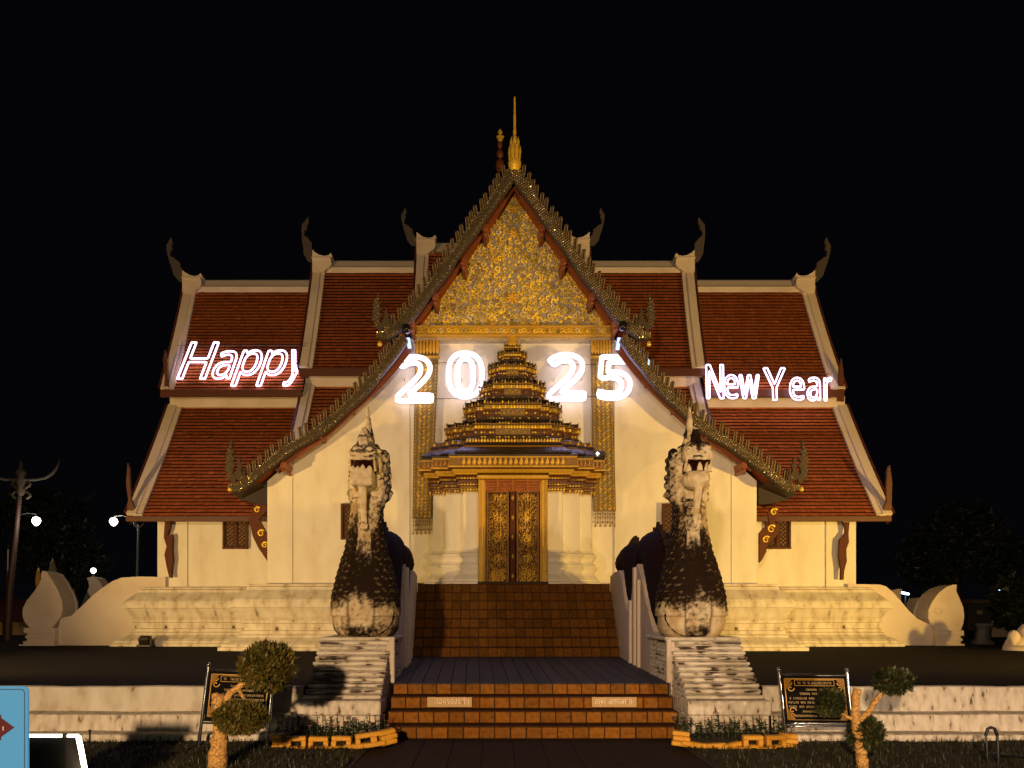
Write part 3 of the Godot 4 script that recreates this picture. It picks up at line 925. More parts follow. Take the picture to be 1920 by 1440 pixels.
func barge(list: Array, depth: float, wd: float, s: int, parent: Node3D, label: String) -> PackedVector2Array:
	var ln := smooth_line(mirror_px(list, s), depth, 0.06)
	var n := ln.size()
	var m := MB.new()
	m.col = Color(0.05, 0.036, 0.024)
	var rows := []
	var xf := []
	var cs := []
	for i in n:
		var t := (ln[mini(i + 1, n - 1)] - ln[maxi(i - 1, 0)]).normalized()
		var nr := Vector2(-t.y, t.x)
		if nr.y < 0: nr = -nr
		var w := wd * (0.5 + 0.06 * sin(i * 0.27)) * (1.0 if i < n - 4 else 0.85 - 0.12 * (i - n + 4))
		var z := -depth
		var row := PackedVector3Array()
		var prof := [[-1.0, -0.14], [-1.0, -0.02], [-0.85, 0.02], [-0.3, 0.045], [0.3, 0.045], [0.85, 0.02], [1.0, -0.02], [1.0, -0.14]]
		for k in prof: row.append(Vector3(ln[i].x + nr.x * w * k[0], ln[i].y + nr.y * w * k[0], z + k[1]))
		rows.append(row)
		for k in 5:      # mirror-glass scales in staggered rows
			var f := -0.8 + 0.4 * k + (0.2 if i % 2 else 0.0)
			if f > 0.95: continue
			var p := Vector3(ln[i].x + nr.x * w * f, ln[i].y + nr.y * w * f, z + 0.047 - 0.02 * f * f)
			var b := Basis(Vector3(t.x, t.y, 0), Vector3(nr.x, nr.y, 0), Vector3.BACK if t.x * nr.y - t.y * nr.x > 0 else Vector3.FORWARD)
			b = b * Basis.from_euler(Vector3(rng.randf_range(-0.25, 0.25), rng.randf_range(-0.25, 0.25), 0))
			xf.append(Transform3D(b, p))
			var g := rng.randf()
			cs.append(Color(0.46, 0.37, 0.25) if g < 0.65 else Color(0.24, 0.18, 0.08) if g < 0.97 else Color(0.8, 0.8, 0.75))
	m.grid(rows)
	var o := part("bargeboard", m, M.weathered, parent)
	var d := MB.new()
	for k in 4:
		var q := [Vector3(0.025, 0, 0), Vector3(0, 0.026, 0), Vector3(-0.025, 0, 0), Vector3(0, -0.026, 0)]
		d.tri(q[k], q[(k + 1) % 4], Vector3(0, 0, 0.016))
	swarm("glass_scales", d.mesh(), M.glass_scale, xf, o, cs)
	# upright fins along the top edge
	var fin := MB.new()
	fin.col = Color(0.060, 0.036, 0.022)
	fin.plate(PackedVector2Array([Vector2(-0.052, -0.06), Vector2(0.052, -0.06), Vector2(0.054, 0.12), Vector2(0.054, 0.25), Vector2(0.03, 0.285), Vector2(-0.035, 0.265), Vector2(-0.052, 0.24)]), 0.03, 0.06)
	fin.col = Color(0.26, 0.20, 0.11)
	fin.plate(PackedVector2Array([Vector2(-0.043, -0.03), Vector2(-0.028, -0.03), Vector2(-0.028, 0.24), Vector2(-0.043, 0.22)]), 0.038, 0.02)
	fin.plate(PackedVector2Array([Vector2(0.03, -0.03), Vector2(0.046, -0.03), Vector2(0.044, 0.24), Vector2(0.028, 0.25)]), 0.038, 0.02)
	var fm := fin.mesh()
	var acc := 0.0
	var nx := 0.10
	for i in range(3, n - 5):
		acc += ln[i].distance_to(ln[i - 1])
		if acc < nx: continue
		nx += 0.205
		var t := (ln[i + 1] - ln[i - 1]).normalized()
		var nr := Vector2(-t.y, t.x)
		if nr.y < 0: nr = -nr
		var f := part("fin", fm, M.weathered, parent)
		f.position = Vector3(ln[i].x + nr.x * wd * 0.45, ln[i].y + nr.y * wd * 0.42, -depth - 0.06)
		f.scale = Vector3(s * -1.0 if s > 0 else 1.0, rng.randf_range(0.95, 1.1), 1)
		f.scale.x = absf(f.scale.x)
		f.rotation.z = (0.12 if s < 0 else -0.12) + rng.randf_range(-0.03, 0.03)
	return ln

func flame_finial(px: float, py: float, w: float, h: float, depth: float, s: int, parent: Node3D) -> void:
	# openwork: a serrated S-curve tongue with two smaller tongues on its inner side, a ring at the foot
	var m := MB.new()
	m.col = Color(0.055, 0.042, 0.028)
	var k := depth / FOCAL
	var p := at(px, py, depth)
	var tong := func(list: Array) -> void:
		var pts := PackedVector2Array()
		for q in list: pts.append(Vector2(-s * q[0] * w * k, q[1] * h * k))
		m.plate(pts, 0.05, 0.09, Transform3D(Basis.IDENTITY, p))
	tong.call([[0.0, 0.0], [-0.35, 0.1], [-0.48, 0.3], [-0.55, 0.32], [-0.47, 0.42], [-0.52, 0.46], [-0.44, 0.55], [-0.50, 0.60], [-0.40, 0.68], [-0.42, 0.74], [-0.30, 0.82], [-0.18, 1.0], [-0.14, 0.9], [-0.2, 0.78], [-0.06, 0.72], [-0.16, 0.64], [0.02, 0.56], [-0.1, 0.50], [0.05, 0.40], [-0.06, 0.36], [-0.12, 0.25], [0.1, 0.14]])
	tong.call([[0.1, 0.1], [0.02, 0.22], [0.18, 0.36], [0.16, 0.5], [0.3, 0.6], [0.30, 0.48], [0.40, 0.40], [0.34, 0.30], [0.42, 0.22], [0.30, 0.1]])
	tong.call([[0.35, 0.06], [0.42, 0.2], [0.52, 0.34], [0.56, 0.22], [0.62, 0.1], [0.52, 0.02]])
	var o := part("flame_finial", m, M.weathered, parent)
	var d := MB.new()
	d.col = Color(0.30, 0.25, 0.15)
	for i in 16:
		var q := Vector3(-s * (-0.42 + 0.03 * (i % 4) + 0.10 * (i % 2)) * w * k, (0.12 + i * 0.047) * h * k, 0.052)
		d.box(p + q, Vector3(0.05, 0.022, 0.02), 0.004, Basis(Vector3.BACK, s * (0.7 if i % 2 else -0.5)))
	var ring := PackedVector3Array()
	for i in 12: ring.append(p + Vector3(-s * 0.22 * w * k + cos(TAU * i / 12) * 0.075, 0.17 * h * k + sin(TAU * i / 12) * 0.075, 0.03))
	d.tube(ring, PackedFloat32Array([0.02]), 6, true)
	part("glass_trim", d, M.glass_scale, o)

func porch_gable() -> void:
	var T := TEMPLE
	for s in [-1, 1]:
		barge(UPPER, 19.55, 0.275, s, T, "upper")
		barge(LOWER, 19.75, 0.25, s, T, "lower")
		var fx := 716.0 if s < 0 else 1210.5
		flame_finial(fx, 622, 34, 74, 19.6, s, T)
		var lx := 441.0 if s < 0 else 1497.0
		flame_finial(lx, 908, 34, 84, 19.75, s, T)
		var tip := MB.new()
		tip.lathe([[0.0, 0], [0.05, 0.02], [0.06, 0.07], [0.03, 0.13], [0.0, 0.16]], at(712.0 if s < 0 else 1216.5, 650, 19.6), 8)
		tip.lathe([[0.0, 0], [0.05, 0.02], [0.06, 0.07], [0.03, 0.13], [0.0, 0.16]], at(431.0 if s < 0 else 1503.0, 922, 19.75), 8)
		part("gilt_drop", tip, M.gold, T)
		# roof skins running back from the boards
		for r in [[UPPER, 19.6, 25.4, 0.08], [LOWER, 19.8, 24.4, 0.10]]:
			var ln := smooth_line(mirror_px(r[0], s), r[1], 0.25)
			var m := MB.new()
			m.col = Color(0.2, 0.055, 0.02)
			for i in ln.size() - 1:
				var a := ln[i]
				var b := ln[i + 1]
				for k in 2:
					var dy: float = [-0.02, 0.10][k]
					m.quad(Vector3(a.x, a.y + dy, -r[1]), Vector3(b.x, b.y + dy, -r[1]), Vector3(b.x, b.y + dy, -r[2]), Vector3(a.x, a.y + dy, -r[2]))
				m.quad(Vector3(a.x, a.y + 0.10, -r[1]), Vector3(b.x, b.y + 0.10, -r[1]), Vector3(b.x, b.y - 0.02, -r[1]), Vector3(a.x, a.y - 0.02, -r[1]))
			var z := ln[ln.size() - 1]
			m.quad(Vector3(z.x, z.y - 0.02, -r[1]), Vector3(z.x, z.y + 0.1, -r[1]), Vector3(z.x, z.y + 0.1, -r[2]), Vector3(z.x, z.y - 0.02, -r[2]))
			part("porch_roof", m, M.roof_clay, T)
		# red boards lining the gable under the bargeboards
		for r in [[[[963, 340], [924, 403], [897, 440], [860, 492], [824, 541], [786, 590], [768, 606]], 19.98, 0.19, M.red_lacquer], [[[763, 650], [716, 708], [655, 766], [598, 817], [553, 848], [512, 874]], 20.1, 0.26, M.red_lacquer]]:
			var ln := smooth_line(mirror_px(r[0], s), r[1], 0.2)
			var m := MB.new()
			var up := PackedVector2Array()
			var lo := PackedVector2Array()
			for i in ln.size():
				var t := (ln[mini(i + 1, ln.size() - 1)] - ln[maxi(i - 1, 0)]).normalized()
				var nr := Vector2(-t.y, t.x)
				if nr.y < 0: nr = -nr
				up.append(ln[i] + nr * 0.16)
				lo.append(ln[i] - nr * r[2] * 0.62)
			for i in ln.size() - 1:
				m.plate(PackedVector2Array([lo[i], lo[i + 1], up[i + 1], up[i]]), -r[1], 0.05)
			part("lining_board", m, r[3], T)
		# soffit under the low eave and its boards
		var so := MB.new()
		var ex := 432.0 if s < 0 else 1501.0
		var wx: float = 922.0 + (6.64 * s + 0.54) * 1444.0 / 19.8
		for i in 4:
			var z0 := 20.0 + i * 1.1
			var a := at2(ex, 922, 19.8)
			var b := at2(wx, 884, 19.8)
			so.quad(Vector3(a.x, a.y - 0.05, -z0), Vector3(b.x, b.y - 0.25, -z0), Vector3(b.x, b.y - 0.25, -z0 - 1.06), Vector3(a.x, a.y - 0.05, -z0 - 1.06))
		so.col = Color(0.4, 0.4, 0.4)
		part("soffit_board", so, M.dark_wood, T)
		var ft := MB.new()
		ft.col = Color(0.4, 0.4, 0.4)  # tint darkened to hold the shade under the eave
		ft.plate(outline(mirror_px([[504, 874], [472, 902], [446, 921], [434, 924], [452, 938], [480, 944], [504, 946]], s), 20.7), -20.7, 0.05)
		part("eave_board", ft, M.dark_wood, T)
		# purlin ends
		var br := [[910, 427], [870, 490], [816, 556], [771, 606], [706, 702], [655, 754], [599, 809], [531, 872]]
		for b in br:
			var up: bool = b[1] < 620
			var zf := 19.72 if up else 19.92
			var px: float = b[0] if s < 0 else 1926.5 - b[0]
			var p := at(px, b[1], zf)
			var ang: float = -s * (0.95 if up else 0.72)
			var m := MB.new()
			m.box(p + Vector3(0, 0.0, -0.42), Vector3(0.13, 0.19, 0.95), 0.02, Basis(Vector3.BACK, -ang * 0.35))
			var o := part("purlin_end", m, M.red_lacquer, T)
			var k := MB.new()
			k.box(p + Vector3(0, -0.135, -0.36), Vector3(0.11, 0.08, 0.7), 0.02, Basis(Vector3.BACK, -ang * 0.35))
			part("purlin_block", k, M.red_lacquer, o)
	# finial on the front apex: a crown of lotus leaves and a long thin spire
	var a := at(965.0, 314, 19.55)
	var m := MB.new()
	m.lathe([[0.10, -0.1], [0.15, 0.0], [0.17, 0.12], [0.13, 0.2], [0.15, 0.32], [0.11, 0.5], [0.055, 0.62], [0.045, 0.74], [0.03, 0.85]], a, 12)
	var o := part("apex_finial", m, M.gold, T)
	for r in [[0.15, 0.10, 0.42, 10], [0.11, 0.34, 0.40, 8]]:
		for i in r[3]:
			var an: float = TAU * i / r[3]
			var d := Vector3(cos(an), 0, sin(an))
			var l := MB.new()
			var w := d.cross(Vector3.UP) * 0.042
			var b: Vector3 = a + d * r[0] + Vector3(0, r[1], 0)
			var tp: Vector3 = b + Vector3(0, r[2], 0) + d * 0.01
			l.quad(b - w * 0.7, b + w * 0.7, b + w + Vector3(0, r[2] * 0.7, 0) + d * 0.02, b - w + Vector3(0, r[2] * 0.7, 0) + d * 0.02)
			l.tri(b - w + Vector3(0, r[2] * 0.7, 0) + d * 0.02, b + w + Vector3(0, r[2] * 0.7, 0) + d * 0.02, tp)
			part("lotus_leaf", l, M.gold, o)
	var sp := MB.new()
	sp.lathe([[0.045, 0.6], [0.05, 0.78], [0.032, 0.82], [0.045, 0.9], [0.03, 0.96], [0.034, 1.3], [0.026, 1.36], [0.024, 1.75], [0.012, 1.8]], a, 8)
	part("spire", sp, M.gold, o)

# a small carved scroll: a spiral that opens into a leaf
func scroll_mesh(turns: float, thick: float, sides := 5) -> ArrayMesh:
	var m := MB.new()
	var pts := PackedVector3Array()
	var rr := PackedFloat32Array()
	var n := 12
	for i in n:
		var t := float(i) / (n - 1)
		var a := t * turns * TAU
		var r := lerpf(0.10, 0.5, pow(t, 0.8))
		pts.append(Vector3(cos(a) * r, sin(a) * r, 0.10 + 0.16 * (1 - t)))
		rr.append(thick * (0.75 + 0.5 * sin(t * PI)) * (1.0 if i < n - 1 else 0.2))
	m.tube(pts, rr, sides)
	return m.mesh()
func leaf_mesh() -> ArrayMesh:
	var m := MB.new()
	var p := [Vector3(0, -0.5, 0.02), Vector3(0.3, -0.15, 0.05), Vector3(0.24, 0.15, 0.08), Vector3(0.06, 0.6, 0.05), Vector3(-0.12, 0.2, 0.07), Vector3(-0.28, -0.15, 0.05)]
	var c := Vector3(0.02, -0.02, 0.24)
	for i in 6: m.tri(p[i], p[(i + 1) % 6], c)
	return m.mesh()
func gold_tone() -> Color:
	var g := rng.randf()
	var k := rng.randf_range(0.55, 1.15)
	if g < 0.80: return Color(1.0 * k, 0.72 * k, 0.06 * k)
	if g < 0.92: return Color(0.5 * k, 0.34 * k, 0.07 * k)
	return Color(0.75 * k, 0.66 * k, 0.5 * k)

func pediment() -> void:
	var T := TEMPLE
	var Z := 20.42
	var back := MB.new()
	back.plate(outline([[963.5, 350], [775, 620], [775, 640], [1152, 640], [1152, 620]], Z), -Z, 0.18)
	back.col = Color(0.40, 0.28, 0.14)
	var o := part("pediment", back, M.mosaic, T)
	var sp := [scroll_mesh(1.15, 0.115), scroll_mesh(0.8, 0.13), leaf_mesh()]
	var xf := [[], [], []]
	var cs := [[], [], []]
	var ap := at2(963.5, 366, Z)
	var bl := at2(789, 612, Z)
	var br := at2(1138, 612, Z)
	var hgt := ap.y - bl.y
	var cx := ap.x
	var row := 0
	var y := bl.y + 0.06
	while y < ap.y - 0.08:
		var hw := (br.x - bl.x) * 0.5 * (ap.y - y) / hgt
		var x := 0.05 + (0.07 if row % 2 else 0.0)
		while x < hw - 0.02:
			var jx := rng.randf_range(-0.028, 0.028)
			var jy := rng.randf_range(-0.03, 0.03)
			var sz := rng.randf_range(0.10, 0.17)
			var kind := 2 if rng.randf() < 0.42 else (0 if rng.randf() < 0.6 else 1)
			# stems fan out from the foot of the middle
			var fl := atan2(x + 0.2, y - bl.y + 0.5) * 1.2 + 0.6 * sin(x * 3.3 + y * 2.1) + rng.randf_range(-0.5, 0.5)
			for s in [-1, 1]:
				var b := Basis(Vector3.BACK, -fl * s) * Basis.from_scale(Vector3(sz * s, sz, sz * rng.randf_range(0.5, 0.9)))
				b = Basis.from_euler(Vector3(rng.randf_range(-0.3, 0.3), rng.randf_range(-0.3, 0.3), 0)) * b
				if s < 0 and kind < 2 and false: continue
				# keep the copy unmirrored: turn it instead
				if b.determinant() < 0: b = b * Basis.from_scale(Vector3(-1, 1, 1))
				xf[kind].append(Transform3D(b, Vector3(cx + s * (x + jx), y + jy, -Z)))
				cs[kind].append(gold_tone())
			x += 0.112
		y += 0.098
		row += 1
	# a crest of larger flames along both sloping edges
	for s in [-1, 1]:
		var a := Vector2(cx, ap.y + 0.02)
		var b := bl if s < 0 else br
		var n := 30
		for i in n:
			var p := a.lerp(b, (i + 0.7) / n)
			var bb := Basis(Vector3.BACK, -s * 0.15) * Basis.from_scale(Vector3(0.17, 0.24, 0.14))
			xf[2].append(Transform3D(bb, Vector3(p.x, p.y, -Z)))
			cs[2].append(Color(0.74, 0.44, 0.05))
	for k in 3: swarm("gilt_carving", sp[k], M.gilt, xf[k], o, cs[k])
	# big rosettes in the middle axis
	var ros := MB.new()
	ros.col = Color(0.74, 0.45, 0.05)
	for q in [[963.5, 394, 8], [963.5, 440, 10], [960, 560, 13], [1000, 612, 9], [925, 612, 9]]:
		var p := at(q[0], q[1], Z)
		for i in 8:
			var an := TAU * i / 8.0
			var r: float = q[2] * Z / FOCAL
			ros.tube(PackedVector3Array([p + Vector3(0, 0, 0.05), p + Vector3(cos(an) * r * 0.6, sin(an) * r * 0.6, 0.07), p + Vector3(cos(an) * r, sin(an) * r, 0.03)]), PackedFloat32Array([0.02, 0.035, 0.008]), 6)
	part("rosette", ros, M.gilt, o)
	# red-brown boards framing the carving
	for s in [-1, 1]:
		var f := MB.new()
		f.plate(outline(mirror_px([[963.2, 342], [963.2, 366], [790, 611], [770, 620], [768, 606]], s), Z - 0.05), -Z + 0.05, 0.05)
		part("pediment_board", f, M.orange_board, T)
	# gilded beam across the foot
	var bm := MB.new()
	bm.col = Color(0.60, 0.37, 0.05)
	var l := at2(781, 633, 20.4)
	var r := at2(1148, 614, 20.4)
	bm.box(Vector3((l.x + r.x) / 2, (l.y + r.y) / 2, -20.38), Vector3(r.x - l.x, r.y - l.y, 0.16), 0.015)
	bm.box(Vector3((l.x + r.x) / 2, r.y - 0.02, -20.34), Vector3(r.x - l.x + 0.1, 0.04, 0.2), 0.008)
	bm.box(Vector3((l.x + r.x) / 2, l.y + 0.02, -20.345), Vector3(r.x - l.x + 0.06, 0.045, 0.19), 0.008)
	var bo := part("gilded_beam", bm, M.gilt, T)
	var bx := []
	var bc := []
	for i in 52:
		bx.append(Transform3D(Basis(Vector3.BACK, 0.5 if i % 2 else 2.4) * Basis.from_scale(Vector3(0.13, 0.13, 0.16)), Vector3(lerpf(l.x + 0.06, r.x - 0.06, i / 51.0), (l.y + r.y) / 2, -20.30)))
		bc.append(gold_tone())
	swarm("gilt_carving", sp[0], M.gilt, bx, bo, bc)
	# gilded pilasters with fluted capitals, patterned shafts and a fringe of drops
	for s in [-1, 1]:
		var x0 := 779.0 if s < 0 else 1108.0
		var x1 := 823.0 if s < 0 else 1147.0
		var bx0 := 773.0 if s < 0 else 1114.0
		var bx1 := 808.0 if s < 0 else 1155.0
		var yb := 972.0 if s < 0 else 958.0
		var sh := MB.new()
		sh.col = Color(0.20, 0.13, 0.035)
		sh.plate(outline([[x0, 634], [x1, 634], [bx1, yb], [bx0, yb]], 20.44), -20.44, 0.14)
		var po := part("gilded_pilaster", sh, M.gilt, T)
		var cap := MB.new()
		cap.col = Color(0.62, 0.37, 0.045)
		for i in 7:
			var px := lerpf(x0 + 3, x1 - 3, i / 6.0)
			var a := at(px, 638, 20.40)
			var b := at(px, 664, 20.40)
			cap.tube(PackedVector3Array([a, a.lerp(b, 0.4), a.lerp(b, 0.8), b]), PackedFloat32Array([0.032, 0.045, 0.045, 0.012]), 8)
		var c0 := at(x0 - 1, 672, 20.4)
		var c1 := at(x1 + 1, 667, 20.4)
		cap.box((c0 + c1) / 2, Vector3(c1.x - c0.x, 0.06, 0.12), 0.012)
		part("capital", cap, M.gilt, po)
		var px_ := []
		var pc := []
		var rows := 46
		for i in rows:
			var t := (i + 0.5) / rows
			var yy := lerpf(676.0, yb - 2, t)
			var xl := lerpf(lerpf(x0, bx0, (yy - 634) / (yb - 634)), lerpf(x1, bx1, (yy - 634) / (yb - 634)), 0.08)
			var xr := lerpf(lerpf(x0, bx0, (yy - 634) / (yb - 634)), lerpf(x1, bx1, (yy - 634) / (yb - 634)), 0.92)
			for j in 5:
				var f := j / 4.0
				var p := at(lerpf(xl, xr, f), yy, 20.44)
				var sz := 0.055 if j in [0, 4] else (0.13 if (i + j) % 2 == 0 else 0.085)
				px_.append(Transform3D(Basis(Vector3.BACK, 0.0 if j in [0, 4] else (0.7 * (1 if j < 2 else -1))) * Basis.from_scale(Vector3(sz, sz * 1.1, sz)), p))
				var g := rng.randf_range(0.55, 1.1)
				pc.append(Color(0.66 * g, 0.42 * g, 0.05 * g) if rng.randf() < 0.8 else Color(0.4, 0.34, 0.16))
		swarm("gilt_carving", sp[2], M.gilt, px_, po, pc)
		var fr := MB.new()
		fr.col = Color(0.42, 0.29, 0.09)
		for i in 9:
			var px := lerpf(bx0 + 2, bx1 - 2, i / 8.0)
			var a := at(px, yb + 1, 20.525)
			var lenp := 26.0 if i % 2 == 0 else 20.0
			var b := at(px, yb + lenp, 20.525)
			fr.box((a + b) / 2, Vector3(0.016, a.y - b.y, 0.012))
			fr.lathe([[0.0, -0.07], [0.032, -0.03], [0.02, 0.0], [0.0, 0.02]], b, 6)
			fr.lathe([[0.0, -0.05], [0.025, 0.0], [0.0, 0.05]], (a + b) / 2, 6)
			fr.lathe([[0.0, -0.04], [0.03, 0.0], [0.0, 0.04]], a.lerp(b, 0.2), 6)
		part("fringe", fr, M.gilt, po)

# ---------------------------------------------------------------- doorway under a tiered spire
func foot(cx: float, bays: Array, wall: float) -> PackedVector2Array:
	# bays: [half width, distance out from the wall], outermost first
	var left := PackedVector2Array()
	var prev := wall
	for b in bays:
		left.append(Vector2(cx - b[0], prev))
		left.append(Vector2(cx - b[0], wall + b[1]))
		prev = wall + b[1]
	var o := left.duplicate()
	for i in range(left.size() - 1, -1, -1): o.append(Vector2(2 * cx - left[i].x, left[i].y))
	return o

func doorway() -> void:
	var d := thing("door_surround", "gilded doorway of the hall beneath a tall tiered spire", "doorway")
	var cx := -0.004
	var wall := -20.56
	var G := Color(0.60, 0.37, 0.045)
	var G2 := Color(0.22, 0.115, 0.02)
	var DK := Color(0.032, 0.021, 0.015)
	var RD := Color(0.10, 0.035, 0.015)
	# white pilaster clusters with wavy lotus feet, left and right of the door
	for s in [-1, 1]:
		var path := PackedVector2Array()
		for p in [[2.07, wall], [2.07, wall + 0.42], [1.72, wall + 0.42], [1.72, wall + 0.68], [1.26, wall + 0.68], [1.26, wall + 0.94], [0.88, wall + 0.94]]:
			path.append(Vector2(cx + s * p[0], p[1]))
		if s > 0: path.reverse()
		var m := MB.new()
		m.sweep(path, [[0.0, 4.80], [0.0, 3.30], [0.01, 3.22], [0.05, 3.16], [0.10, 3.12], [0.10, 3.09], [0.05, 3.02], [0.02, 2.94], [0.06, 2.88], [0.10, 2.84], [0.11, 2.78], [0.07, 2.72], [0.03, 2.66], [0.06, 2.60], [0.13, 2.52], [0.17, 2.46], [0.17, 2.42], [0.22, 2.40], [0.22, 2.31]])
		part("pilaster_cluster", m, M.plaster, d)
	# door frame, lintel with slats, two carved leaves and the post between
	var zf := wall + 1.0
	var fr := MB.new()
	fr.col = G
	for s in [-1, 1]:
		fr.box(Vector3(cx + 0.80 * s, 3.66, zf), Vector3(0.15, 2.66, 0.14), 0.02)
		fr.box(Vector3(cx + 0.86 * s, 3.66, zf + 0.04), Vector3(0.03, 2.66, 0.14), 0.008)
		fr.box(Vector3(cx + 0.72 * s, 3.66, zf - 0.06), Vector3(0.05, 2.66, 0.10), 0.008)
	fr.box(Vector3(cx, 5.05, zf + 0.02), Vector3(1.82, 0.10, 0.22), 0.02)
	part("door_frame", fr, M.gilt, d)
	var li := MB.new()
	li.col = Color(0.34, 0.10, 0.022)
	li.box(Vector3(cx, 4.86, zf - 0.10), Vector3(1.5, 0.30, 0.05))
	var lo := part("lintel", li, M.gilt, d)
	for k in 4:
		var sl := MB.new()
		sl.col = Color(0.42, 0.14, 0.025)
		sl.box(Vector3(cx, 4.77 + k * 0.065, zf - 0.055 + k * 0.012), Vector3(1.44, 0.028, 0.05), 0.006)
		part("slat", sl, M.gilt, lo)
	for k in 3:
		var sl := MB.new()
		sl.col = Color(0.40, 0.16, 0.03)
		sl.box(Vector3(cx + (k - 1) * 0.38, 4.86, zf - 0.02), Vector3(0.03, 0.30, 0.05), 0.006)
		part("slat", sl, M.gilt, lo)
	var sp := scroll_mesh(1.0, 0.13)
	var lm := leaf_mesh()
	for s in [-1, 1]:
		var le := MB.new()
		le.col = Color(0.075, 0.022, 0.010)
		le.box(Vector3(cx + 0.385 * s, 3.53, zf - 0.16), Vector3(0.60, 2.42, 0.06), 0.005)
		var leaf := part("door_leaf", le, M.weathered, d)
		var rim := MB.new()
		rim.col = G2
		for e in [-1, 1]: rim.box(Vector3(cx + 0.385 * s + e * 0.265, 3.53, zf - 0.125), Vector3(0.05, 2.40, 0.03), 0.008)
		for e in [-1, 1]: rim.box(Vector3(cx + 0.385 * s, 3.53 + e * 1.18, zf - 0.126), Vector3(0.48, 0.05, 0.03), 0.008)
		part("door_rim", rim, M.gilt, leaf)
		var xs := []
		var cs := []
		var xl := []
		var cl := []
		for i in 34:
			for j in 7:
				var p := Vector3(cx + 0.385 * s + (j - 3) * 0.068 + rng.randf_range(-0.012, 0.012), 2.42 + i * 0.066 + rng.randf_range(-0.015, 0.015), zf - 0.13)
				var k := rng.randf_range(0.35, 1.0)
				var c := Color(0.60 * k, 0.36 * k, 0.05 * k)
				var sz := rng.randf_range(0.06, 0.10)
				# a bolder figure near the foot and flame peaks down the middle
				if absi(j - 3) <= 1 and (i % 8) < 3 or i < 5 and absi(j - 3) < 3:
					c = Color(0.66, 0.41, 0.05)
					sz *= 1.25
				if rng.randf() < 0.5:
					xs.append(Transform3D(Basis(Vector3.BACK, rng.randf() * TAU) * Basis.from_scale(Vector3(sz, sz, sz * 0.7)), p))
					cs.append(c)
				else:
					xl.append(Transform3D(Basis(Vector3.BACK, (3 - j) * 0.25 + rng.randf_range(-0.3, 0.3)) * Basis.from_scale(Vector3(sz, sz * 1.3, sz * 0.8)), p))
					cl.append(c)
		swarm("gilt_carving", sp, M.gilt, xs, leaf, cs)
		swarm("gilt_carving", lm, M.gilt, xl, leaf, cl)
	var po := MB.new()
	po.col = Color(0.09, 0.02, 0.012)
	po.box(Vector3(cx, 3.53, zf - 0.13), Vector3(0.13, 2.42, 0.09), 0.015)
	var post := part("door_post", po, M.weathered, d)
	for k in 5:
		var st := MB.new()
		st.col = Color(0.45, 0.28, 0.06)
		st.lathe([[0.0, -0.09], [0.035, -0.02], [0.03, 0.03], [0.0, 0.08]], Vector3(cx, 4.55 - k * 0.5, zf - 0.085), 8, Vector3(1, 1, 0.5))
		part("stud", st, M.gilt, post)
	var si := MB.new()
	si.col = Color(0.05, 0.03, 0.02)
	si.box(Vector3(cx, 2.355, zf + 0.02), Vector3(1.78, 0.09, 0.34), 0.01)
	part("door_sill", si, M.weathered, d)
	# entablature: rows of mouldings that step out under the eave
	var eb := [[2.04, 0.46], [1.72, 0.72], [1.28, 0.98]]
	for s in [-1, 1]:      # it stops at the door frame
		var path := PackedVector2Array()
		for p in [[2.04, wall], [2.04, wall + 0.46], [1.72, wall + 0.46], [1.72, wall + 0.72], [1.28, wall + 0.72], [1.28, wall + 0.98], [0.9, wall + 0.98]]: path.append(Vector2(cx + s * p[0], p[1]))
		if s > 0: path.reverse()
		var m := MB.new()
		m.sweep(path, [[0.22, 5.14, G], [0.18, 5.10, RD], [0.12, 5.06, G2], [0.16, 5.03, G2], [0.16, 4.99, RD], [0.10, 4.97, RD], [0.09, 4.90, G2], [0.12, 4.88, G2], [0.12, 4.84, RD], [0.06, 4.82, G2], [0.06, 4.72, G2], [0.0, 4.70, G2]])
		part("entablature", m, M.gilt, d)
	var ln := MB.new()
	ln.sweep(foot(cx, eb, wall), [[0.28, 5.62, DK], [0.34, 5.58, DK], [0.33, 5.53, G], [0.31, 5.50, G2], [0.30, 5.32, G], [0.36, 5.29, G], [0.36, 5.25, RD], [0.24, 5.22, G], [0.26, 5.17, G], [0.20, 5.14, G2], [0.0, 5.12, G2]])
	part("cornice", ln, M.gilt, d)
	# stacked tiers: [half width, out, foot y, top y]
	var tiers_ := [[2.00, 1.14, 5.60, 6.02], [1.72, 1.06, 6.02, 6.52], [1.24, 0.92, 6.52, 7.10], [0.86, 0.74, 7.10, 7.66], [0.62, 0.58, 7.66, 8.16], [0.38, 0.42, 8.16, 8.50], [0.21, 0.28, 8.50, 8.68]]
	var pet := [[], []]
	var petc := [[], []]
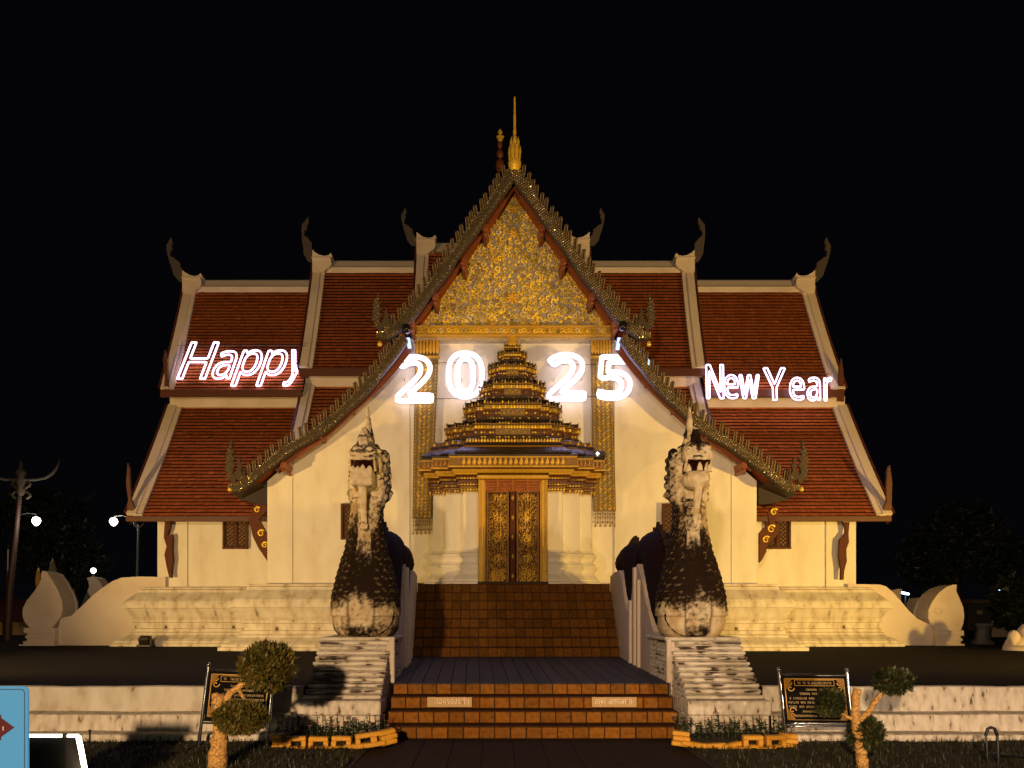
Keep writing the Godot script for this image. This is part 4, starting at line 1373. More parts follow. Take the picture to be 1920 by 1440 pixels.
	for t in tiers_.size():
		var q: Array = tiers_[t]
		var w: float = q[0]
		var o: float = q[1]
		var bays := [[w, o * 0.50], [w * 0.88, o * 0.64], [w * 0.75, o * 0.80], [w * 0.56, o]] if t < 6 else [[w, o]]
		var ft := foot(cx, bays, wall)
		var y0: float = q[2]
		var h: float = q[3] - q[2]
		var m := MB.new()
		var wn: float = tiers_[mini(t + 1, 6)][0]
		var k := clampf(w * 0.12, 0.03, 0.16)
		if t == 0:
			m.sweep(ft, [[0.0, y0 + h, DK], [0.05, y0 + h * 0.9, G2], [0.06, y0 + h * 0.72, DK], [0.10, y0 + h * 0.66, DK], [0.13, y0 + h * 0.5, G2], [0.14, y0 + h * 0.4, DK], [0.24, y0 + h * 0.22, DK], [0.30, y0 + h * 0.12, DK], [0.34, y0, DK], [0.30, y0 - 0.03, DK]])
		else:
			m.sweep(ft, [[-(w - wn) * 0.66, y0 + h, DK], [-(w - wn) * 0.15, y0 + h * 0.80, DK], [k * 0.35, y0 + h * 0.76, G2], [k * 0.35, y0 + h * 0.70, DK], [k * 0.1, y0 + h * 0.67, G], [k * 0.2, y0 + h * 0.52, G2], [0.0, y0 + h * 0.48, RD], [-0.02, y0 + h * 0.44, RD], [-0.02, y0 + h * 0.22, G2], [k * 0.2, y0 + h * 0.17, DK], [k * 0.1, y0 + h * 0.11, G2], [k * 0.3, y0 + h * 0.05, DK], [k * 0.3, y0 - 0.01, DK]])
		var to := part("spire_tier", m, M.gilt, d)
		# lid so that no gap shows between tiers
		var lid := MB.new()
		lid.col = DK
		for b in bays: lid.quad(Vector3(cx - b[0], q[3] - 0.005, wall + b[1]), Vector3(cx + b[0], q[3] - 0.005, wall + b[1]), Vector3(cx + b[0], q[3] - 0.005, wall), Vector3(cx - b[0], q[3] - 0.005, wall))
		part("tier_lid", lid, M.weathered, to)
		# petals and rosettes on each bay
		for bi in bays.size():
			var b: Array = bays[bi]
			var xin: float = bays[bi + 1][0] if bi < bays.size() - 1 else 0.0
			for s in [-1, 1]:
				var pw := 0.075 if t < 4 else 0.06
				var x: float = xin + pw * 0.5
				while x < b[0] + k * 0.3:
					var z: float = wall + b[1]
					var p := Vector3(cx + s * x, y0 + h * 0.585, z + k * 0.22) if t else Vector3(cx + s * x, y0 + h * 0.82, z + 0.055)
					pet[0].append(Transform3D(Basis(Vector3.RIGHT, 0.15) * Basis.from_scale(Vector3(pw * 1.2, h * (0.17 if t else 0.26), pw * 0.9)), p))
					petc[0].append(gold_tone() if bi == bays.size() - 1 or rng.randf() < 0.45 else Color(0.16, 0.08, 0.02))
					if t and rng.randf() < 0.75:
						pet[1].append(Transform3D(Basis.from_scale(Vector3(pw * 0.8, minf(pw * 0.8, h * 0.16), pw * 0.8)), Vector3(cx + s * (x + 0.01), y0 + h * 0.33, z)))
						petc[1].append(gold_tone() if rng.randf() < 0.6 else Color(0.2, 0.11, 0.03))
					# upright leaves along the cornice and on the small roof above it
					if t:
						for lf in [[0.80, 0.14, k * 0.3], [0.89, 0.16, -(w - wn) * 0.2]]:
							if rng.randf() < 0.85:
								pet[0].append(Transform3D(Basis(Vector3.BACK, rng.randf_range(-0.15, 0.15)) * Basis.from_scale(Vector3(pw * 0.95, h * lf[1] * rng.randf_range(0.6, 1.1), pw * 0.9)), Vector3(cx + s * x, y0 + h * lf[0], z + lf[2])))
								petc[0].append(gold_tone() if rng.randf() < 0.3 else Color(0.11, 0.065, 0.025))
					pet[1].append(Transform3D(Basis.from_scale(Vector3(pw * 0.7, h * 0.09, pw * 0.7)), Vector3(cx + s * x, y0 + h * 0.08, z + k * 0.25)))
					petc[1].append(gold_tone() if rng.randf() < 0.4 else Color(0.10, 0.06, 0.03))
					x += pw
			# little pointed antefixes at the corners
			for s in [-1, 1]:
				pet[0].append(Transform3D(Basis.from_scale(Vector3(0.075, 0.10, 0.08)), Vector3(cx + s * (b[0] - k * 0.1), q[3] - 0.02, wall + b[1] + k * 0.2)))
				petc[0].append(Color(0.16, 0.10, 0.04))
		if t in [1, 2, 3, 4]:
			var pn := MB.new()
			pn.col = Color(0.20, 0.13, 0.045)
			pn.box(Vector3(cx, y0 + h * 0.37, wall + o + k * 0.08), Vector3(w * 0.52, h * 0.34, 0.05), 0.01)
			pn.col = G
			for i in 5: pn.lathe([[0.0, 0], [0.035, 0.01], [0.02, 0.03], [0, 0.035]], Vector3(cx + (i - 2) * w * 0.09, y0 + h * (0.30 + 0.08 * (i % 2)), wall + o + k * 0.08 + 0.03), 6)
			part("tier_panel", pn, M.gilt, to)
	# petals on the big cornice: large ones across the middle
	for i in 20:
		var x := -1.24 + i * 0.1305
		pet[0].append(Transform3D(Basis(Vector3.RIGHT, 0.2) * Basis.from_scale(Vector3(0.17, 0.18, 0.12)), Vector3(cx + x, 5.40, wall + 0.98 + 0.32)))
		petc[0].append(Color(0.70, 0.42, 0.05))
	for s in [-1, 1]:
		for b in [[1.32, 1.70, 0.72], [1.76, 2.04, 0.46]]:
			var x: float = b[0]
			while x < b[1] + 0.3:
				pet[0].append(Transform3D(Basis(Vector3.RIGHT, 0.2) * Basis.from_scale(Vector3(0.13, 0.17, 0.11)), Vector3(cx + s * x, 5.40, wall + b[2] + 0.32)))
				petc[0].append(Color(0.42, 0.20, 0.04))
				x += 0.10
			x = b[0]
			while x < b[1] + 0.1:
				for yy in [5.01, 4.86, 4.74]:
					pet[1].append(Transform3D(Basis.from_scale(Vector3(0.06, 0.055, 0.07)), Vector3(cx + s * x, yy, wall + b[2] + 0.14 - (5.01 - yy) * 0.2)))
					petc[1].append(gold_tone() if rng.randf() < 0.6 else Color(0.3, 0.12, 0.03))
				# hanging points under the lowest moulding
				pet[0].append(Transform3D(Basis(Vector3.BACK, PI) * Basis.from_scale(Vector3(0.07, 0.12, 0.06)), Vector3(cx + s * x, 4.70, wall + b[2] + 0.03)))
				petc[0].append(Color(0.60, 0.36, 0.06))
				x += 0.075
		var x2 := 0.92
		while x2 < 1.30:
			for yy in [5.01, 4.86, 4.74]:
				pet[1].append(Transform3D(Basis.from_scale(Vector3(0.06, 0.055, 0.07)), Vector3(cx + s * x2, yy, wall + 0.98 + 0.14 - (5.01 - yy) * 0.2)))
				petc[1].append(gold_tone())
			pet[0].append(Transform3D(Basis(Vector3.BACK, PI) * Basis.from_scale(Vector3(0.07, 0.12, 0.06)), Vector3(cx + s * x2, 4.70, wall + 0.98 + 0.03)))
			petc[0].append(Color(0.62, 0.38, 0.06))
			x2 += 0.075
	var bead := MB.new()
	bead.lathe([[0.0, -0.5], [0.4, -0.3], [0.5, 0.0], [0.4, 0.3], [0.0, 0.5]], Vector3.ZERO, 6)
	swarm("gilt_petals", lm, M.gilt, pet[0], d, petc[0])
	swarm("gilt_beads", bead.mesh(), M.gilt, pet[1], d, petc[1])
	var fin := MB.new()
	fin.col = G
	fin.lathe([[0.13, 8.66], [0.16, 8.72], [0.10, 8.80], [0.14, 8.86], [0.09, 8.94], [0.11, 9.0], [0.08, 9.06], [0.09, 9.12], [0.045, 9.2], [0.0, 9.5]], Vector3(cx, 0, wall + 0.18), 10)
	part("spire_finial", fin, M.gilt, d)
	rebase(d, Vector3(0, 2.32, wall + 0.5))
	# a small white lamp on the right end of the eave
	var e := at(1120, 851, 19.7)
	var lp := thing("eave_spotlight", "tiny white spotlight on the right end of the doorway's dark eave", "spotlight")
	var hb := MB.new()
	hb.col = Color(0.02, 0.02, 0.02)
	hb.box(e + Vector3(0.07, -0.02, -0.08), Vector3(0.26, 0.22, 0.2), 0.03)
	part("housing", hb, M.painted, lp)
	var bl := MB.new()
	bl.lathe([[0.0, -0.04], [0.035, -0.02], [0.035, 0.02], [0.0, 0.04]], e + Vector3(0, 0, 0.04), 8)
	part("lamp_lens", bl, M.globe_glow, lp)
	rebase(lp, e)

# ---------------------------------------------------------------- serpents on the stairs
func pw(x: float, xs: Array) -> float:     # piecewise linear through [x, y] pairs
	if x <= xs[0][0]: return xs[0][1]
	for i in range(1, xs.size()):
		if x <= xs[i][0]:
			var t: float = (x - xs[i - 1][0]) / (xs[i][0] - xs[i - 1][0])
			t = t * t * (3 - 2 * t) * 0.5 + t * 0.5
			return lerpf(xs[i - 1][1], xs[i][1], t)
	return xs[xs.size() - 1][1]

func scale_relief(u: float, v: float) -> Vector2:     # overlapping scales pointing down: (height 0..1, edge 0..1)
	var best := 0.0
	var edge := 1.0
	var r0 := int(floor(v))
	for r in [r0 - 1, r0, r0 + 1]:
		var uo: float = u - 0.5 * (r & 1)
		var cu: float = roundf(uo)
		var du: float = (uo - cu) * 1.35
		var dv: float = v - (r + 0.6)
		var dd := sqrt(du * du + dv * dv * 0.8)
		if dd < 0.78:
			var hgt := 0.55 - dv * 0.6 + (0.1 if dd < 0.62 else -0.12)
			if hgt > best:
				best = hgt
				edge = dd / 0.78
	return Vector2(clampf(best, 0, 1), edge)

var n_big := FastNoiseLite.new()
var n_small := FastNoiseLite.new()
var n_fine := FastNoiseLite.new()
const SK_WHITE := Color(0.70, 0.60, 0.43)
const SK_TAN := Color(0.48, 0.34, 0.18)
const SK_DARK := Color(0.020, 0.012, 0.008)
func mould_and_shade(p: Vector3, dark: float) -> float:    # 0 clean .. 1 black
	var a := n_big.get_noise_3d(p.x, p.y * 0.45, p.z) * 0.5 + 0.5
	var b := n_small.get_noise_3d(p.x, p.y * 0.7, p.z) * 0.5 + 0.5
	var c := n_fine.get_noise_3d(p.x, p.y * 0.8, p.z) * 0.5 + 0.5
	return smoothstep(1.0 - dark - 0.15, 1.0 - dark + 0.15, a * 0.42 + b * 0.34 + c * 0.24)

func naga_side(s: int) -> void:
	n_big.seed = 41 + s
	n_big.frequency = 2.6
	n_big.fractal_octaves = 3
	n_small.seed = 77 + s
	n_small.frequency = 13.0
	n_small.fractal_octaves = 2
	n_fine.seed = 5 + s
	n_fine.frequency = 34.0
	n_fine.fractal_octaves = 2
	var side := "right" if s > 0 else "left"
	# --- stepped plinth
	var pl := thing("naga_plinth", "white ribbed stained plinth under the serpent %s" % ("with the open mouth, right of the stairs" if s > 0 else "with the square jaw, left of the stairs"), "plinth")
	var xc := 2.46 * s
	var co := MB.new()
	var xf := Transform3D(Basis(Vector3(0, 0, 1), Vector3.UP, Vector3(-1, 0, 0)), Vector3(xc - 0.49, 0, 0))
	co.plate(PackedVector2Array([Vector2(-12.2, 0), Vector2(-9.9, 0), Vector2(-9.92, 0.48), Vector2(-10.93, 1.22), Vector2(-12.2, 1.22)]), 0.0, 0.98, xf)
	part("core", co, M.plaster_mouldy, pl)
	for i in 11:
		var y0 := 0.495 + i * 0.066
		var zf := lerpf(9.85, 10.86, (i + 0.2) / 11.0)
		var m := MB.new()
		m.box(Vector3(xc + rng.randf_range(-0.004, 0.004), y0 + 0.028, -(zf + 12.15) / 2), Vector3(1.0 - (0.012 * (i % 2)), 0.052 + rng.randf_range(-0.006, 0.004), 12.15 - zf), 0.014)
		part("course", m, M.plinth_plaster, pl)
	var cap := MB.new()
	cap.box(Vector3(xc - 0.02 * s, 1.238, -11.55), Vector3(1.07, 0.05, 1.36), 0.012)
	part("cap", cap, M.plaster_stained, pl)
	var bl := MB.new()
	bl.box(Vector3(xc + 0.02 * s, 0.395, -10.3), Vector3(1.06, 0.19, 1.1), 0.02)
	bl.box(Vector3(xc + 0.02 * s, 0.15, -10.34), Vector3(1.03, 0.32, 1.1), 0.02)
	part("foot_block", bl, M.plaster_mouldy, pl)
	rebase(pl, Vector3(xc, 0, -10.8))
	# --- wavy wall beside the stairs
	var w := thing("balustrade_wall", "wavy white wall beside the stairs, under the serpent on the %s" % side, "wall")
	var dirb := Vector3(s * 0.051, 0, -1).normalized()
	var org := Vector3(1.95 * s, 0, -10.7)
	var inward := Vector3(-s, 0, 0) - dirb * dirb.dot(Vector3(-s, 0, 0))
	var wx := Transform3D(Basis(dirb, Vector3.UP, inward.normalized()), org)
	var tops := [[0, 1.24], [1.0, 1.24], [1.5, 1.30], [2.3, 1.75], [2.9, 2.25], [3.45, 2.52], [3.95, 2.25], [4.35, 1.78], [4.7, 1.6], [5.15, 1.75], [5.75, 2.3], [6.3, 2.55], [7.4, 2.55], [8.2, 2.5]]
	var poly := PackedVector2Array([Vector2(0.62, 0.3)])
	for i in 42:
		var t := lerpf(0.62, 8.2, i / 41.0)
		poly.append(Vector2(t, pw(t, tops)))
	poly.append(Vector2(8.2, 0.3))
	var wm := MB.new()
	wm.plate(poly, 0.0, 0.72, wx)
	part("wall", wm, M.limewash, w)
	var fw := MB.new()
	fw.plate(PackedVector2Array([Vector2(0, 0.3), Vector2(0.61, 0.3), Vector2(0.61, 1.20), Vector2(0, 1.20)]), 0.0, 0.05, wx)
	part("wall", fw, M.limewash, w)
	for q in [[3.05, 0.60, 2.2], [3.55, 0.60, 2.45], [4.2, 0.62, 1.85]]:
		var pm := MB.new()
		pm.box(wx * Vector3(q[0], (q[1] + q[2]) / 2, 0.03), Vector3(0.06, q[2] - q[1], 0.14), 0.015)
		part("rib", pm, M.limewash, w)
	var em := MB.new()
	em.box(wx * Vector3(0.03, 0.94, 0.025), Vector3(0.07, 0.62, 0.08), 0.012)
	part("rib", em, M.limewash, w)
	rebase(w, org)
	# --- the serpent
	var o := thing("naga_statue", "weathered serpent statue on the %s" % ("right plinth, mouth open, long beard and horn" if s > 0 else "left plinth, square jaw, its beard ending in a ball"), "statue")
	var base := Vector3(2.40 * s, 1.262, -11.4)
	var HW := [[0, 0.40], [0.05, 0.46], [0.12, 0.505], [0.35, 0.55], [0.6, 0.53], [0.82, 0.475], [1.06, 0.41], [1.29, 0.335], [1.53, 0.285], [1.68, 0.26], [1.84, 0.25], [2.05, 0.235], [2.3, 0.19]]
	var ZO := [[0, 0.0], [0.35, 0.03], [0.82, 0.0], [1.3, -0.05], [1.7, -0.06], [2.3, -0.12]]
	var rows := []
	var cols := []
	var NR := 190
	var NC := 132
	for i in NR:
		var h := 2.3 * i / (NR - 1.0)
		var hw := pw(h, HW) * 0.91
		var hd := hw * 0.9
		var zo := pw(h, ZO)
		var r := PackedVector3Array()
		var cr := PackedColorArray()
		for j in NC:
			var a := -TAU * j / NC
			var cx := cos(a)
			var cz := sin(a)
			var q := pow(pow(absf(cx), 2.4) + pow(absf(cz), 2.4), -1.0 / 2.4)
			var fx := cx * q
			var fz := cz * q
			var belly := absf(fx) < 0.36 and fz > 0.0
			var edge_b := absf(absf(fx) - 0.37) < 0.018 and fz > 0.0
			var d := 0.0
			var crest := 0.0
			if edge_b: d = -0.014
			elif belly:
				# broad flat belly plates with a soft keel
				var bv := fposmod(h / 0.115, 1.0)
				d = -0.006 + 0.010 * (1.0 - absf(fx) / 0.36) - (0.008 if bv < 0.12 else 0.0)
			elif h > 0.30:
				var rel := scale_relief(atan2(fx, -fz) * 3.2, h / 0.095)
				d = rel.x * 0.034 - 0.012
				crest = 1.0 - rel.y if rel.x > 0.05 else 0.0
			else:      # big lotus-like lobes at the foot
				var lb := absf(sin(atan2(fx, fz) * 2.5))
				var top := 0.30 - 0.05 * lb
				d = 0.022 * smoothstep(0.0, 0.1, top - h) * (0.6 + 0.4 * lb) - 0.008
			d += n_small.get_noise_3d(fx * 0.5, h, fz * 0.5) * 0.006
			var p := Vector3(fx * (hw + d), h, fz * (hd + d) + zo)
			r.append(base + p)
			var dk: float
			if belly: dk = pw(h, [[0, 0.62], [0.1, 0.58], [0.2, 0.38], [0.42, 0.40], [0.6, 0.62], [0.8, 0.76], [1.1, 0.74], [1.35, 0.5], [1.6, 0.2], [2.3, 0.1]])
			else: dk = pw(h, [[0, 0.55 if s < 0 else 0.38], [0.15, 0.50 if s < 0 else 0.25], [0.32, 0.36], [0.48, 0.6], [0.7, 0.82], [1.15, 0.82], [1.45, 0.68], [1.7, 0.52], [1.9, 0.46], [2.3, 0.4]])
			if fz < -0.1 or fx * s < -0.75 and h > 0.5: dk += 0.12
			var mo := mould_and_shade(base + p, dk)
			if edge_b: mo = maxf(mo, 0.75)
			var clean := SK_WHITE.lerp(SK_TAN, clampf(n_big.get_noise_3d(p.x * 2, p.y + 9.0, p.z * 2) * 0.9 + 0.35 + (0.25 if not belly and h < 0.3 else 0.0), 0, 0.85))
			if not belly and h > 0.5: clean = clean.lerp(SK_TAN, 0.75)
			mo = maxf(mo - (1.0 - crest) * 0.0 - smoothstep(0.30, 0.0, crest) * (0.36 if crest > 0.0 and h > 0.4 else 0.0) * (1.0 if n_small.get_noise_3d(p.x, p.y, p.z + 5.0) > 0.12 else 0.0), 0.0)
			cr.append(clean.lerp(SK_DARK, mo))
		rows.append(r)
		cols.append(cr)
	var nk := MB.new()
	nk.grid(rows, true, cols)
	part("neck", nk, M.naga_skin, o)
	# undulating body behind
	var bp := [[0.35, 1.62], [0.9, 1.56], [1.5, 1.62], [2.1, 2.02], [2.7, 2.5], [3.2, 2.74], [3.6, 2.72], [4.0, 2.4], [4.35, 2.02], [4.7, 1.9], [5.1, 2.05], [5.6, 2.5], [6.05, 2.78], [6.6, 2.84], [7.3, 2.78], [7.9, 2.72]]
	var cv := Curve2D.new()
	for i in bp.size():
		var a := Vector2(bp[i][0], bp[i][1])
		var pr := Vector2(bp[maxi(i - 1, 0)][0], bp[maxi(i - 1, 0)][1])
		var nx := Vector2(bp[mini(i + 1, bp.size() - 1)][0], bp[mini(i + 1, bp.size() - 1)][1])
		cv.add_point(a, (pr - nx) * 0.17, (nx - pr) * 0.17)
	var L := cv.get_baked_length()
	rows = []
	cols = []
	NR = 230
	NC = 56
	var crest_pts := []
	for i in NR:
		var l := L * i / (NR - 1.0)
		var c := cv.sample_baked(l, true)
		var c2 := cv.sample_baked(minf(l + 0.02, L), true)
		var c1 := cv.sample_baked(maxf(l - 0.02, 0), true)
		var t2 := (c2 - c1).normalized()
		var tw := (wx.basis * Vector3(t2.x, t2.y, 0)).normalized()
		var ce := wx * Vector3(c.x, c.y, -0.36)
		var up := inward.normalized().cross(tw)
		if up.y < 0 and absf(t2.x) > 0.2: up = -up
		up = (Vector3.UP - tw * tw.y).normalized()
		var sd := tw.cross(up)
		var rad := 0.36 - 0.06 * i / NR
		if i > NR - 14: rad *= 0.55 + 0.45 * (NR - i) / 14.0
		var r := PackedVector3Array()
		var cr := PackedColorArray()
		for j in NC:
			var a := TAU * j / NC
			var rel := scale_relief(a * 2.9, l / 0.10)
			var k := rad + rel.x * 0.026
			var p := ce + sd * cos(a) * k + up * sin(a) * k * 0.95
			r.append(p)
			var mo := mould_and_shade(p, 0.95 if sin(a) > -0.75 else 0.5)
			mo = maxf(mo - (1.0 - rel.y) * 0.06, 0.0)
			cr.append(SK_TAN.lerp(SK_DARK * 0.6, minf(mo + 0.45, 1.0)))
		rows.append(r)
		cols.append(cr)
		if i % 6 == 0 and l > 1.6 and i < NR - 10: crest_pts.append([ce + up * (rad * 0.93), tw, up])
	var bm := MB.new()
	bm.grid(rows, true, cols)
	part("body", bm, M.naga_skin, o)
	for q in crest_pts:      # back fins, taller at the two crests
		var hp: float = 0.09 + 0.10 * clampf((q[0].y - 2.6) * 2.0, 0, 1)
		var f := MB.new()
		f.col = SK_DARK
		f.plate(PackedVector2Array([Vector2(-0.085, -0.03), Vector2(0.085, -0.03), Vector2(0.06, hp * 0.6), Vector2(-0.03, hp), Vector2(-0.06, hp * 0.5)]), 0.03, 0.06, Transform3D(Basis(q[1], q[2], q[1].cross(q[2])), q[0]))
		part("fin", f, M.naga_skin, o)
	# head
	var hb := base + Vector3(0.0 if s > 0 else 0.02, 2.15, 0.0)
	hs = s
	var hm := surface_net(Vector3(-0.46, -0.75, -0.50), Vector3(0.46, 1.32, 0.75), 0.0135, hb)
	pass
	part("head", hm, M.naga_skin, o)
	# teeth and tusks
	for q in ([[-0.145, 0.225, 0.48, 0.08], [0.145, 0.225, 0.48, 0.08], [0.0, 0.235, 0.52, 0.09]] if s > 0 else [[-0.12, 0.225, 0.53, 0.05], [0.115, 0.225, 0.53, 0.05], [0.02, 0.225, 0.54, 0.06], [-0.05, 0.225, 0.54, 0.04]]):
		var tm := MB.new()
		tm.col = SK_WHITE
		tm.lathe([[0.042, -0.03], [0.036, q[3] * 0.3], [0.022, q[3] * 0.75], [0.0, q[3] * 1.15]], hb + Vector3(q[0], q[1], q[2]), 8)
		part("tooth", tm, M.naga_skin, o)
	rebase(o, base)

var hs := 1
func ell(p: Vector3, c: Vector3, r: Vector3) -> float:
	var q := p - c
	var k0 := (q / r).length()
	var k1 := (q / (r * r)).length()
	return k0 * (k0 - 1.0) / maxf(k1, 1e-4)
func cap(p: Vector3, a: Vector3, b: Vector3, ra: float, rb_: float) -> float:
	var ab := b - a
	var t := clampf((p - a).dot(ab) / ab.length_squared(), 0.0, 1.0)
	return p.distance_to(a + ab * t) - lerpf(ra, rb_, t)
func smin(a: float, b: float, k: float) -> float:
	var h := maxf(k - absf(a - b), 0.0) / k
	return minf(a, b) - h * h * k * 0.25
func rbox(p: Vector3, c: Vector3, h: Vector3, r: float) -> float:
	var q := (p - c).abs() - h + Vector3(r, r, r)
	return q.max(Vector3.ZERO).length() + minf(maxf(q.x, maxf(q.y, q.z)), 0.0) - r

func head_field(p: Vector3) -> float:
	p.x *= 1.1 + 0.35 * smoothstep(0.5, 0.8, p.y)
	var m := Vector3(absf(p.x), p.y, p.z)      # mirrored half for paired features
	var d := cap(p, Vector3(0, -0.55, -0.06), Vector3(0, 0.15, -0.14), 0.25, 0.24)          # neck
	d = smin(d, ell(p, Vector3(0, 0.38, -0.06), Vector3(0.265, 0.26, 0.30)), 0.10)             # skull
	d = smin(d, rbox(p, Vector3(0, 0.45, 0.25), Vector3(0.225, 0.085, 0.27), 0.07) if hs > 0 else ell(p, Vector3(0, 0.44, 0.20), Vector3(0.225, 0.125, 0.34)), 0.08)      # upper snout
	if hs > 0:
		d = smin(d, ell(m, Vector3(0.115, 0.545, 0.36), Vector3(0.12, 0.10, 0.16)), 0.035)     # swollen nostrils
		d = smin(d, ell(p, Vector3(0, 0.11, 0.31), Vector3(0.215, 0.145, 0.25)), 0.05)        # round chin
	else:
		d = smin(d, ell(m, Vector3(0.10, 0.53, 0.33), Vector3(0.10, 0.07, 0.15)), 0.04)
		d = smin(d, rbox(p, Vector3(0, 0.115, 0.32), Vector3(0.17, 0.125, 0.25), 0.045), 0.04)  # square jaw
	d = smin(d, cap(m, Vector3(0.205, 0.02, -0.02), Vector3(0.19, 0.40, 0.16), 0.075, 0.06), 0.06)   # jaw hinge
	d = smin(d, cap(m, Vector3(0.17, 0.15, 0.06), Vector3(0.20, -0.12, -0.02), 0.06, 0.08), 0.08)     # cheek down to the neck
	d = smin(d, cap(m, Vector3(0.0, 0.385, 0.515), Vector3(0.165, 0.395, 0.47), 0.030, 0.034), 0.02)  # lip
	d = smin(d, cap(m, Vector3(0.165, 0.395, 0.47), Vector3(0.19, 0.24, 0.40), 0.034, 0.03), 0.02)
	d = smin(d, cap(m, Vector3(0.02, 0.455, 0.51), Vector3(0.20, 0.49, 0.43), 0.018, 0.02), 0.012)     # wrinkle over the lip
	d = smin(d, ell(m, Vector3(0.16, 0.58, 0.12), Vector3(0.10, 0.075, 0.11)), 0.04)                    # brow
	d = maxf(d, -rbox(p, Vector3(0, 0.30 if hs > 0 else 0.28, 0.36), Vector3(0.15, 0.062 if hs > 0 else 0.042, 0.30), 0.03))                    # mouth
	d = smin(d, cap(p, Vector3(0, 0.23, 0.2), Vector3(0, 0.255, 0.46), 0.06, 0.04), 0.02)                # tongue
	# leaf-shaped crest over the brow
	d = smin(d, ell(p, Vector3(0, 0.70, 0.28), Vector3(0.095, 0.18, 0.07)), 0.035)
	d = smin(d, ell(m, Vector3(0.05, 0.66, 0.36), Vector3(0.035, 0.10, 0.04)), 0.02)
	if hs < 0:
		d = smin(d, ell(m, Vector3(0.10, 0.64, 0.22), Vector3(0.05, 0.16, 0.06)), 0.03)
	d = smin(d, cap(p, Vector3(0, 0.50, 0.20), Vector3(0, 0.88, 0.20), 0.10 if hs > 0 else 0.205, 0.03), 0.05)      # peaked crest
	# horn sweeping up from behind the crest
	d = smin(d, cap(p, Vector3(-0.02 * hs, 0.45, -0.10), Vector3(-0.035 * hs, 0.80, 0.0), 0.15, 0.095), 0.08)
	d = smin(d, cap(p, Vector3(-0.035 * hs, 0.78, 0.0), Vector3(-0.01 * hs, 1.04, -0.02), 0.092, 0.058), 0.05)
	d = smin(d, cap(p, Vector3(-0.01 * hs, 1.02, -0.02), Vector3(0.0, 1.24, -0.04), 0.056, 0.020), 0.02)
	# ragged fins behind the jaw
	for i in 6:
		var y := -0.10 + i * 0.125
		d = smin(d, cap(m, Vector3(0.19, y, -0.10), Vector3(0.315 - 0.008 * i, y + 0.085, -0.24), 0.115, 0.06), 0.05)
		d = smin(d, cap(m, Vector3(0.25, y + 0.02, -0.04), Vector3(0.30, y + 0.08, -0.10), 0.045, 0.022), 0.02)
	# beard hanging from the chin
	d = smin(d, cap(p, Vector3(0, 0.04, 0.46), Vector3(0, -0.16, 0.40), 0.068, 0.056), 0.03)
	if hs > 0:
		d = smin(d, cap(p, Vector3(0, -0.16, 0.40), Vector3(0.0, -0.55, 0.27), 0.056, 0.022), 0.02)
	else:
		d = smin(d, cap(p, Vector3(0, -0.16, 0.40), Vector3(0.0, -0.50, 0.29), 0.056, 0.042), 0.02)
		d = smin(d, p.distance_to(Vector3(0.0, -0.55, 0.30)) - 0.062, 0.015)
	if p.z < 0.22 and p.y > -0.25 and p.y < 0.85: d += 0.016 * sin(p.y * 34.0 + p.z * 16.0 + hs) * sin(p.z * 30.0 - p.y * 12.0)      # curls of the mane
	d = maxf(d, -(m.distance_to(Vector3(0.215, 0.50, 0.30)) - 0.038))      # eyes
	if p.y > 0.05 or absf(p.z) < 0.45:
		d += n_small.get_noise_3d(p.x * 1.1, p.y * 1.1, p.z * 1.1) * 0.012
	return d

func head_color(p: Vector3, n: Vector3, w: Vector3) -> Color:
	var dk := 0.34
	if n.y > 0.25: dk += 0.22
	if p.z < -0.08: dk += 0.22
	if p.y > 0.5 and p.z < 0.42 and n.y > -0.1 and hs > 0: dk += 0.20
	if p.y > 0.80: dk = 0.2 + (0.5 if p.x * hs < -0.06 else 0.0)  # horn: the side away from the light is painted darker
	if hs > 0 and p.y > 0.62 and p.y < 0.84 and p.z > 0.15: dk += 0.45
	if absf(p.x) < 0.15 and p.z > 0.35 and p.y < 0.24: dk = 0.08
	if p.y < -0.15 and p.z < 0.2: dk = maxf(dk, 0.45)
	var mo := mould_and_shade(w, dk)
	var c := SK_WHITE.lerp(SK_TAN, clampf(n_big.get_noise_3d(w.x * 3, w.y * 3, w.z * 3) + 0.2, 0, 0.7)).lerp(SK_DARK, mo)
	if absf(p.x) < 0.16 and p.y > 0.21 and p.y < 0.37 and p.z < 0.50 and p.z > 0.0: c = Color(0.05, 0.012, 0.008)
	return c

